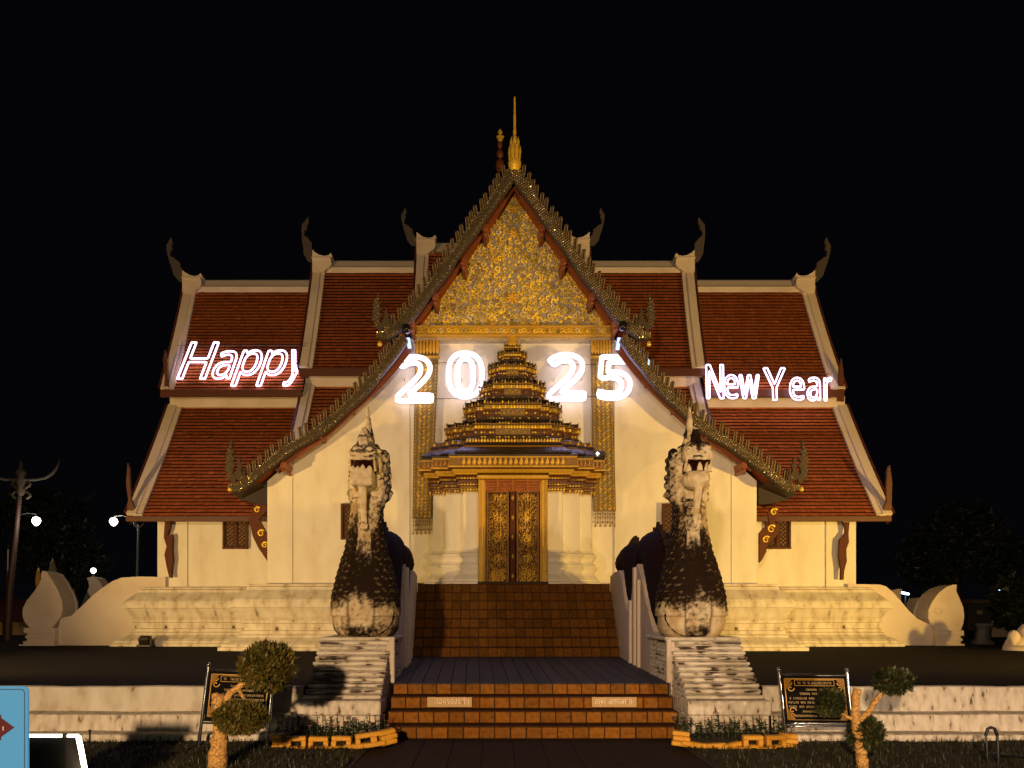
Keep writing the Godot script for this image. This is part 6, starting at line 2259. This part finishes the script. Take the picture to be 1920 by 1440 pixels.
# ---------------------------------------------------------------- things at the kerb
func street_things() -> void:
	# blue sign, cut by the frame's left edge
	var D := 5.6
	var s := thing("blue_sign", "blue sign with a dark red arrow at the lower left", "sign")
	var a := at(-95, 1450, D)
	var b := at(52, 1287, D)
	var rr := func(x0: float, y0: float, x1: float, y1: float, r: float) -> PackedVector2Array:
		var o := PackedVector2Array()
		for c in [[x1 - r, y1 - r, 0], [x0 + r, y1 - r, 1], [x0 + r, y0 + r, 2], [x1 - r, y0 + r, 3]]:
			for i in 6:
				var an: float = c[2] * PI / 2 + i * PI / 10
				o.append(Vector2(c[0] + cos(an) * r, c[1] + sin(an) * r))
		return o
	var m := MB.new()
	m.col = Color.WHITE
	m.plate(rr.call(a.x, a.y, b.x, b.y, 0.035), -D, 0.02)
	glow("blue_panel", Color(0.10, 0.36, 0.60).linear_to_srgb(), 0.55)  # glow put into the panel to keep its blue under the warm lamps
	M.blue_panel.albedo_color = Color(0.02, 0.09, 0.16).linear_to_srgb()
	var face := part("sign_panel", m, M.blue_panel, s)
	var ln := MB.new()
	ln.col = Color(0.02, 0.06, 0.16)
	var o1: PackedVector2Array = rr.call(a.x + 0.02, a.y + 0.02, b.x - 0.018, b.y - 0.018, 0.028)
	var o2: PackedVector2Array = rr.call(a.x + 0.027, a.y + 0.027, b.x - 0.025, b.y - 0.025, 0.024)
	for i in o1.size():
		var j := (i + 1) % o1.size()
		ln.quad(Vector3(o1[i].x, o1[i].y, -D + 0.003), Vector3(o1[j].x, o1[j].y, -D + 0.003), Vector3(o2[j].x, o2[j].y, -D + 0.003), Vector3(o2[i].x, o2[i].y, -D + 0.003))
	part("border_line", ln, M.painted, face)
	var ar := MB.new()
	ar.col = Color(0.07, 0.005, 0.012)
	ar.plate(outline([[-60, 1340], [2, 1340], [2, 1346], [27, 1364], [2, 1382], [2, 1388], [-60, 1388]], D - 0.004), -D + 0.006, 0.003)
	part("arrow", ar, M.painted, face)
	var tk := MB.new()
	tk.col = Color(0.7, 0.6, 0.6)
	tk.box(at(6, 1366, D - 0.012), Vector3(0.006, 0.03, 0.002))
	tk.box(at(-4, 1366, D - 0.012), Vector3(0.006, 0.036, 0.002))
	part("lettering", tk, M.painted, face)
	var post := MB.new()
	rod(post, Vector3(a.x + 0.28, 0, -D - 0.04), Vector3(a.x + 0.28, b.y - 0.05, -D - 0.04), 0.025)
	part("post", post, M.steel, s)
	rebase(s, Vector3(a.x + 0.28, 0, -D - 0.04))
	# black box with a lit edge beside it
	var E := 6.2
	var t := thing("lit_board", "black board edged with a bright white light strip beside the blue sign", "light box")
	var bm := MB.new()
	bm.col = Color.WHITE
	bm.plate(outline([[38, 1381], [146, 1381], [160, 1470], [38, 1470]], E), -E, 0.06)
	part("board", bm, M.matt_black, t)
	for q in [[[46, 1379.5], [119, 1379.5], 0.013], [[127, 1379.5], [147, 1379.5], 0.013]]:
		var st := MB.new()
		rod(st, at(q[0][0], q[0][1], E - 0.02), at(q[1][0], q[1][1], E - 0.02), q[2])
		part("light_strip", st, M.led_strip, t)
	var st2 := MB.new()
	rod(st2, at(147, 1381, E - 0.02), at(163, 1462, E - 0.02), 0.020)
	part("light_strip", st2, M.led_strip, t)
	var cl := MB.new()
	cl.col = Color(0.01, 0.01, 0.01)
	cl.box(at(123, 1379, E - 0.02), Vector3(0.035, 0.03, 0.05), 0.005)
	part("clip", cl, M.painted, t)
	rebase(t, Vector3(at(100, 1440, E).x, 0, -E))
	var al := AreaLight3D.new()
	al.name = "strip_light"
	add_child(al)
	al.area_size = Vector2(0.04, 0.36)
	al.position = at(155, 1420, E - 0.06)
	al.light_color = Color(1.0, 0.93, 0.75)
	al.light_energy = 0.5
	al.shadow_enabled = true
	var w := thing("garden_stake", "thin pale stake standing in the grass before the left terrace wall", "stake")
	var sm := MB.new()
	sm.col = Color(0.35, 0.27, 0.2)
	rod(sm, at(168, 1440, 8.0), at(168.5, 1372, 8.0), 0.009)
	sm.box(at(168.5, 1370, 8.0), Vector3(0.03, 0.02, 0.02), 0.004)
	part("stick", sm, M.painted, w)
	rebase(w, Vector3(at(168, 1440, 8.0).x, 0, -8.0))
	# chrome rail at the right
	var h := thing("handrail", "bent chrome and black handrail in the grass at the lower right", "railing")
	var hp := PackedVector3Array()
	var R := 8.0
	for q in [[1852, 1450], [1850, 1400], [1848, 1378], [1852, 1367], [1858, 1364], [1865, 1366], [1870, 1376], [1871, 1400], [1872, 1450]]: hp.append(at(q[0], q[1], R))
	var hm := MB.new()
	hm.tube(hp, PackedFloat32Array([0.013]), 10)
	part("hoop", hm, M.steel, h)
	var gp := MB.new()
	gp.col = Color(0.01, 0.01, 0.01)
	gp.tube(PackedVector3Array([hp[2] + Vector3(0, -0.01, 0), hp[3], hp[4], hp[5], hp[6] + Vector3(0, -0.02, 0)]), PackedFloat32Array([0.0165]), 10)
	part("grip", gp, M.painted, h)
	var br := MB.new()
	rod(br, at(1850, 1412, R), at(1960, 1421, R), 0.011)
	part("bar", br, M.steel, h)
	rebase(h, Vector3(hp[0].x, 0, -R))
	# small floodlight lying on the terrace at the left base
	var f := thing("base_floodlight", "small black floodlight on the terrace against the left temple base", "floodlight")
	var p := at(273, 1202, 21.9)
	var fb := MB.new()
	fb.col = Color(0.012, 0.01, 0.01)
	fb.box(p + Vector3(0, -0.02, 0), Vector3(0.34, 0.34, 0.22), 0.05, Basis(Vector3.RIGHT, 0.5))
	fb.box(Vector3(p.x, 0.68, p.z), Vector3(0.40, 0.06, 0.3), 0.01)
	part("housing", fb, M.painted, f)
	var hd := MB.new()
	hd.col = Color(0.05, 0.045, 0.04)
	hd.tube(PackedVector3Array([p + Vector3(0.18, -0.2, 0.1), p + Vector3(0.2, 0.0, 0.12), p + Vector3(0.18, 0.15, 0.05)]), PackedFloat32Array([0.02]), 6)
	part("bracket", hd, M.painted, f)
	rebase(f, Vector3(p.x, 0.64, p.z))
	# short bluish glowing bars set on the lining boards of the lower gable ends
	for q in [[[[719, 688], [751, 643]], "on the left slope"], [[[765, 634], [768, 652]], "at the left upper corner"], [[[1161, 634], [1158, 655]], "at the right upper corner"], [[[1181, 644], [1199, 662]], "on the right slope, upper one"], [[[1207, 666], [1219, 684]], "on the right slope, lower one"]]:
		var a2 := at(q[0][0][0], q[0][0][1], 19.95)
		var b2 := at(q[0][1][0], q[0][1][1], 19.95)
		var lt := thing("glow_bar", "short bluish glowing bar under the front gable's edge, %s" % q[1], "light", a2, "bluish glowing bars on the gable")
		var ltm := MB.new()
		rod(ltm, Vector3.ZERO, b2 - a2, 0.05)
		part("glow_bar_body", ltm, M.glow_blue, lt)
		var ltb := MB.new()
		ltb.col = Color(0.05, 0.05, 0.05)
		ltb.box((b2 - a2) * 0.5 + Vector3(0, 0, -0.06), Vector3(0.05, 0.05, 0.1), 0.008)
		part("clip", ltb, M.painted, lt)
	# dark round lamps under the upper gable ends
	for k in 2:
		var q := at([762, 1168][k], [617, 612][k], 19.45)
		var l := thing("gable_lamp", "dark round lamp at the %s foot of the upper gable" % ["left", "right"][k], "lamp")
		var lm := MB.new()
		lm.col = Color(0.02, 0.018, 0.02)
		lm.lathe([[0.0, -0.12], [0.09, -0.10], [0.12, 0.0], [0.09, 0.10], [0.0, 0.12]], q, 12)
		part("housing", lm, M.glass_scale, l)
		var lb := MB.new()
		lb.col = Color(0.03, 0.03, 0.03)
		lb.box(q + Vector3(0.12 * [-1, 1][k], 0.05, -0.12), Vector3(0.08, 0.08, 0.35), 0.01)
		part("bracket", lb, M.painted, l)
		rebase(l, q)

func floodlight(p: Vector3, to: Vector3, label: String) -> void:
	var f := thing("floodlight", label, "floodlight")
	var b := Basis.looking_at(to - p, Vector3.UP)
	var m := MB.new()
	m.col = Color(0.02, 0.02, 0.02)
	m.box(p + b * Vector3(0, 0, 0.16), Vector3(0.44, 0.34, 0.14), 0.02, b)
	part("housing", m, M.painted, f)
	var g := MB.new()
	g.box(p + b * Vector3(0, 0, 0.07), Vector3(0.38, 0.28, 0.02), 0.0, b)
	part("lamp_glass", g, M.globe_glow, f)
	var q := MB.new()
	q.col = Color(0.03, 0.03, 0.03)
	rod(q, Vector3(p.x, 0, p.z + 0.2), Vector3(p.x, p.y - 0.1, p.z + 0.2), 0.035)
	part("post", q, M.painted, f)
	rebase(f, Vector3(p.x, 0, p.z + 0.2))

# ---------------------------------------------------------------- what stands in the dark around
func big_tree(nm: String, label: String, base: Vector3, h: float, crown: Array, n: int) -> void:
	var t := thing(nm, label, "tree")
	var tr := MB.new()
	tr.tube(PackedVector3Array([base, base + Vector3(0.2, h * 0.3, 0), base + Vector3(-0.1, h * 0.6, 0.2), base + Vector3(0.1, h * 0.9, 0)]), PackedFloat32Array([h * 0.04, h * 0.03, h * 0.02, h * 0.006]), 10)
	for i in 9:
		var a := rng.randf() * TAU
		var y := h * rng.randf_range(0.3, 0.7)
		tr.tube(PackedVector3Array([base + Vector3(0, y, 0), base + Vector3(cos(a) * h * 0.16, y + h * 0.12, sin(a) * h * 0.16), base + Vector3(cos(a) * h * 0.3, y + h * 0.22, sin(a) * h * 0.3)]), PackedFloat32Array([h * 0.014, h * 0.009, h * 0.003]), 6)
	part("trunk", tr, M.dark_wood, t)
	var leaf := MB.new()
	leaf.tri(Vector3(-0.07, 0, 0), Vector3(0.07, 0, 0), Vector3(0, 0.24, 0.04))
	leaf.tri(Vector3(0.02, -0.02, 0.05), Vector3(-0.05, 0.02, -0.06), Vector3(0.12, 0.16, 0.02))
	var xf := []
	var cs := []
	for i in n:
		var c: Array = crown[rng.randi() % crown.size()]
		var d := Vector3(rng.randfn(), rng.randfn(), rng.randfn()).normalized() * pow(rng.randf(), 0.4)
		xf.append(Transform3D(Basis.from_euler(Vector3(rng.randf() * TAU, rng.randf() * TAU, rng.randf() * TAU)).scaled(Vector3.ONE * rng.randf_range(0.7, 1.5)), base + c[0] + d * c[1]))
		var g := rng.randf_range(0.5, 1.3)
		cs.append(Color(0.022 * g, 0.03 * g, 0.011 * g))
	swarm("crown", leaf.mesh(), M.leaf, xf, t, cs)
	rebase(t, base)

func globe(px: float, py: float, depth: float, r: float, energy: float, label: String, parent: Node3D) -> void:
	var c := at(px, py, depth)
	var m := MB.new()
	m.lathe([[0.0, -r * 1.15], [r * 0.45, -r * 0.95], [r * 0.9, -r * 0.3], [r, r * 0.15], [r * 0.75, r * 0.7], [r * 0.35, r * 0.95], [0.0, r]], c, 16)
	part("lamp_globe", m, M.globe_glow, parent)
	var l := OmniLight3D.new()
	l.name = "globe_light"
	add_child(l, true)
	l.position = c
	l.light_color = Color(1.0, 0.95, 0.85)
	l.light_energy = energy
	l.light_size = r * 0.7
	l.omni_range = 60.0
	l.omni_attenuation = 2.0
	l.shadow_enabled = true

func background() -> void:
	# ornate lamp post on the left with serpent arms
	var D := 27.0
	var t := thing("ornate_lamp_post", "tall leaning lamp post with serpent arms and one lit globe at far left", "lamp post")
	var m := MB.new()
	m.col = Color(1, 1, 1)
	var foot_p := at(14, 1213, D)
	m.tube(PackedVector3Array([Vector3(foot_p.x, 0.64, foot_p.z), at(18, 1110, D), at(30, 1000, D), at(37, 925, D)]), PackedFloat32Array([0.14, 0.12, 0.09, 0.075]), 10)
	part("pole", m, M.pole_paint, t)
	var arm := MB.new()
	arm.col = Color(0.11, 0.10, 0.095)
	for s in [-1, 1]:
		var pts := PackedVector3Array()
		for q in [[0, 0], [14, 2], [30, 1], [45, -2], [58, -10], [66, -20], [72, -35]]: pts.append(at(40 + s * q[0], 898 + q[1], D))
		arm.tube(pts, PackedFloat32Array([0.06, 0.055, 0.05, 0.05, 0.06, 0.045, 0.01]), 8)
	part("serpent_arm", arm, M.weathered, t)
	var orn := MB.new()
	orn.col = Color(0.08, 0.065, 0.05)
	orn.lathe([[0.05, 0.0], [0.16, 0.1], [0.10, 0.3], [0.2, 0.45], [0.12, 0.65], [0.2, 0.8], [0.08, 0.95], [0.05, 1.15], [0.0, 1.3]], at(39, 930, D), 8)
	for s in [-1, 1]:
		var pts := PackedVector3Array()
		for i in 12: pts.append(at(40 + s * (12 + 5 * sin(i * 0.9)), 902 + i * 3, D))
		orn.tube(pts, PackedFloat32Array([0.05]), 6)
	part("ornament", orn, M.weathered, t)
	globe(68, 977, D - 0.3, 0.145, 1.2, "", t)
	var hk := MB.new()
	hk.col = Color(0.05, 0.05, 0.05)
	hk.tube(PackedVector3Array([at(34, 966, D), at(52, 962, D), at(67, 964, D), at(68, 970, D)]), PackedFloat32Array([0.02]), 6)
	part("lamp_arm", hk, M.painted, t)
	rebase(t, Vector3(foot_p.x, 0.64, -D))
	var g2 := thing("lamp_post", "thin dark lamp post with one white globe, beside the left roof corner", "lamp post")
	var m2 := MB.new()
	m2.col = Color(0.12, 0.12, 0.12)
	rod(m2, Vector3(at(254, 1100, 33).x, 0.64, -33), at(260, 985, 33), 0.05)
	m2.tube(PackedVector3Array([at(260, 985, 33), at(248, 974, 33), at(230, 966, 33), at(214, 968, 33)]), PackedFloat32Array([0.03]), 6)
	for s in [-1, 1]: m2.tube(PackedVector3Array([at(260, 990, 33), at(260 + s * 8, 984, 33), at(260 + s * 11, 976, 33)]), PackedFloat32Array([0.05, 0.03, 0.01]), 6)
	part("pole", m2, M.painted, g2)
	globe(213, 978, 33.0, 0.17, 1.5, "", g2)
	rebase(g2, Vector3(at(254, 1100, 33).x, 0.64, -33))
	var g3 := thing("lamp_post", "short far lamp post with a small white globe above the left wing wall", "lamp post")
	var m3 := MB.new()
	m3.col = Color(0.1, 0.1, 0.1)
	rod(m3, Vector3(at(175, 1080, 40).x, 0.64, -40), at(175, 1074, 40), 0.06)
	part("pole", m3, M.painted, g3)
	globe(175, 1070, 40.0, 0.14, 1.0, "", g3)
	rebase(g3, Vector3(at(175, 1080, 40).x, 0.64, -40))
	# carved finials of another shrine behind the left wing wall
	for q in [[99, 1046, 1092, 8, "tall pointed", Color(0.16, 0.14, 0.08)], [119, 1081, 1110, 8, "bluish broken", Color(0.28, 0.32, 0.34)], [72, 1063, 1100, 6, "gilded", Color(0.5, 0.3, 0.05)], [136, 1104, 1112, 5, "small pale", Color(0.4, 0.38, 0.35)]]:
		var Z := 26.0
		var o := thing("stone_finial", "%s carved stone finial behind the left wing wall's flame end" % q[4], "finial")
		var a := at(q[0], q[1], Z)
		var b := at(q[0], q[2], Z)
		var w: float = q[3] * Z / FOCAL
		var fm := MB.new()
		fm.col = q[5]
		var hh := a.y - b.y
		fm.lathe([[w * 0.6, -(b.y - 0.64)], [w * 0.6, -0.3], [w * 0.8, 0.0], [w, hh * 0.25], [w * 0.9, hh * 0.45], [w * 0.55, hh * 0.75], [0.0, hh]], b, 7)
		part("finial", fm, M.weathered, o)
		rebase(o, Vector3(b.x, 0.64, -Z))
	# low house at the far left
	var hs_ := thing("low_house", "low dark house with a brown roof at the far left", "house")
	var hm := MB.new()
	hm.col = Color(0.40, 0.28, 0.10)
	var L := at(-80, 1205, 34)
	var R := at(34, 1160, 34)
	hm.box(Vector3((L.x + R.x) / 2, (0.64 + R.y) / 2, -36), Vector3(R.x - L.x, R.y - 0.64, 4))
	part("wall", hm, M.weathered, hs_)
	var rf := MB.new()
	rf.col = Color(0.10, 0.035, 0.02)
	rf.plate(PackedVector2Array([Vector2(-38.2, R.y - 0.1), Vector2(-33.2, R.y - 0.1), Vector2(-36, R.y + 0.9)]), 0, R.x - L.x + 0.6, Transform3D(Basis(Vector3(0, 0, 1), Vector3.UP, Vector3(-1, 0, 0)), Vector3(L.x - 0.3, 0, 0)))
	part("roof", rf, M.roof_clay, hs_)
	var dr := MB.new()
	dr.col = Color(0.03, 0.02, 0.015)
	dr.box(Vector3(R.x - 0.5, 1.1, -33.99), Vector3(0.35, 0.9, 0.06), 0.01)
	part("door", dr, M.weathered, hs_)
	rebase(hs_, Vector3((L.x + R.x) / 2, 0.64, -36))
	var fl := thing("flag", "rolled red and white flag on a thin pole at far left", "flag")
	var fp := MB.new()
	fp.col = Color(0.2, 0.16, 0.13)
	rod(fp, Vector3(at(12, 1110, 28).x, 0.64, -28), at(15, 1030, 28), 0.025)
	part("pole", fp, M.painted, fl)
	var fc := MB.new()
	fc.col = Color(0.22, 0.03, 0.035)
	var fpts := PackedVector3Array()
	for i in 8: fpts.append(at(17 + 1.5 * sin(i * 0.9), 1064 + i * 6, 27.9))
	fc.tube(fpts, PackedFloat32Array([0.02, 0.05, 0.08, 0.09, 0.07, 0.08, 0.05, 0.02]), 7)
	part("cloth", fc, M.painted, fl)
	rebase(fl, Vector3(at(12, 1110, 28).x, 0.64, -28))
	# right: a dark gate shrine with walls, a pedestal, a pale stone lion, two bluish tube lamps
	var sh := thing("dark_gate", "dark gate block with a flat roof and a round plaque at the far right", "gate")
	var Z := 29.0
	var gb := MB.new()
	gb.col = Color(0.022, 0.020, 0.020)
	var ga := at(1816, 1216, Z)
	var gc := at(1860, 1132, Z)
	gb.box(Vector3((ga.x + gc.x) / 2, (0.64 + gc.y) / 2, -Z - 0.5), Vector3(gc.x - ga.x, gc.y - 0.64, 1.0), 0.02)
	part("block", gb, M.weathered, sh)
	var gr := MB.new()
	gr.col = Color(0.06, 0.045, 0.03)
	gr.box(Vector3((ga.x + gc.x) / 2 + 0.1, gc.y + 0.08, -Z - 0.4), Vector3(gc.x - ga.x + 0.3, 0.16, 1.4), 0.02)
	part("roof", gr, M.weathered, sh)
	var gpq := MB.new()
	gpq.col = Color(0.18, 0.15, 0.13)
	gpq.lathe([[0.0, -0.02], [0.12, -0.02], [0.12, 0.02], [0.0, 0.02]], Vector3.ZERO, 16)
	var pq := part("plaque", gpq, M.weathered, sh)
	pq.position = at(1837, 1148, Z - 0.04)
	pq.rotation.x = PI / 2
	pq.scale = Vector3(1, 1, 0.7)
	rebase(sh, Vector3((ga.x + gc.x) / 2, 0.64, -Z))
	var yw := thing("yard_wall", "dim plastered yard wall behind the dark gate at the far right", "wall")
	var ym := MB.new()
	ym.col = Color(0.30, 0.25, 0.2)
	var y0 := at(1795, 1216, 31)
	var y1 := at(2050, 1134, 31)
	ym.box(Vector3((y0.x + y1.x) / 2, (0.64 + y1.y) / 2, -31.2), Vector3(y1.x - y0.x, y1.y - 0.64, 0.3))
	part("wall", ym, M.weathered, yw)
	var yc := MB.new()
	yc.col = Color(0.10, 0.05, 0.03)
	yc.box(Vector3((y0.x + y1.x) / 2, y1.y + 0.1, -31.2), Vector3(y1.x - y0.x, 0.2, 0.7), 0.03)
	part("coping", yc, M.weathered, yw)
	rebase(yw, Vector3((y0.x + y1.x) / 2, 0.64, -31.2))
	var pe := thing("pedestal", "dim grey waisted pedestal before the dark gate", "pedestal")
	var pm := MB.new()
	pm.col = Color(0.10, 0.10, 0.11)
	var pc := at(1841, 1222, 24.0)
	pm.lathe([[0.36, 0.0], [0.34, 0.06], [0.22, 0.16], [0.19, 0.4], [0.22, 0.52], [0.33, 0.58], [0.33, 0.66], [0.0, 0.66]], Vector3(pc.x, 0.64, pc.z), 4)
	var po := part("pedestal", pm, M.weathered, pe)
	rebase(pe, Vector3(pc.x, 0.64, pc.z))
	pe.rotation.y = PI / 4
	for q in [[[1690, 1111], [1704, 1114], "over the right wing wall"], [[1864, 1104], [1883, 1108], "over the dark gate"]]:
		var tl := thing("tube_lamp", "bluish white tube lamp far off in the dark, %s" % q[2], "lamp")
		var Y := 34.0
		var tm := MB.new()
		rod(tm, at(q[0][0], q[0][1], Y), at(q[1][0], q[1][1], Y), 0.05)
		part("glow_bar", tm, M.tube_blue, tl)
		var th := MB.new()
		th.col = Color(0.03, 0.03, 0.03)
		rod(th, at(q[0][0] + 8, q[0][1] + 2, Y + 0.1), Vector3(at(q[0][0] + 8, 0, Y).x, 0.6, -Y - 0.1), 0.035)
		part("pole", th, M.painted, tl)
		rebase(tl, Vector3(at(q[0][0] + 8, 0, Y).x, 0.64, -Y))
		var ol := OmniLight3D.new()
		ol.name = "tube_light"
		add_child(ol, true)
		ol.position = at((q[0][0] + q[1][0]) / 2.0, q[0][1], Y - 0.15)
		ol.light_color = Color(0.72, 0.85, 1.0)
		ol.light_energy = 0.5
		ol.light_size = 0.1
		ol.shadow_enabled = true
	var li := thing("stone_lion", "pale stone guardian lion cut by the right edge, on the terrace", "statue")
	var Q := 20.0
	var c := at(1912, 1206, Q)
	var lm := MB.new()
	var blob := func(o: Vector3, r: Vector3, k: int) -> void:
		var rows := []
		for i in 13:
			var row := PackedVector3Array()
			var ph := PI * i / 12.0
			for j in 20:
				var th2 := TAU * j / 20
				var d := Vector3(sin(ph) * cos(th2), cos(ph), sin(ph) * sin(th2))
				row.append(c + o + d * r * (1.0 + 0.06 * sin(th2 * 5 + k) * sin(ph * 4)))
			rows.append(row)
		lm.grid(rows, true)
	blob.call(Vector3(0.0, -0.05, 0), Vector3(0.34, 0.28, 0.34), 1)
	blob.call(Vector3(-0.22, 0.12, 0.1), Vector3(0.14, 0.22, 0.16), 2)
	blob.call(Vector3(0.22, 0.25, 0.0), Vector3(0.24, 0.26, 0.26), 3)
	blob.call(Vector3(-0.1, -0.32, 0.16), Vector3(0.13, 0.10, 0.2), 4)
	blob.call(Vector3(0.15, -0.33, 0.18), Vector3(0.13, 0.10, 0.2), 5)
	lm.lathe([[0.0, 0.12], [0.4, 0.12], [0.42, 0.0], [0.5, -0.1]], Vector3(c.x + 0.05, 0.66, c.z), 12)
	part("body", lm, M.limewash, li)
	rebase(li, Vector3(c.x, 0.64, c.z))
	big_tree("broad_tree", "dim broad tree standing in the dark right of the temple", at(1790, 1215, 42), 8.6, [[Vector3(0.2, 6.2, 0), Vector3(2.4, 2.0, 2.0)], [Vector3(-1.5, 4.8, 0.5), Vector3(2.0, 1.7, 1.8)], [Vector3(1.9, 4.9, 0.2), Vector3(1.8, 1.6, 1.6)]], 5200)
	big_tree("dark_shrub_tree", "dark bushy tree at the right edge behind the stone lion", at(1905, 1215, 27), 2.6, [[Vector3(0.2, 1.7, 0), Vector3(0.9, 0.9, 0.8)]], 1300)
	big_tree("far_tree", "dim far tree behind the left lamp posts", at(75, 1213, 45), 10.0, [[Vector3(0, 7.0, 0), Vector3(3.0, 2.5, 2.4)], [Vector3(1.5, 4.8, 0), Vector3(2.6, 1.8, 2)]], 4200)
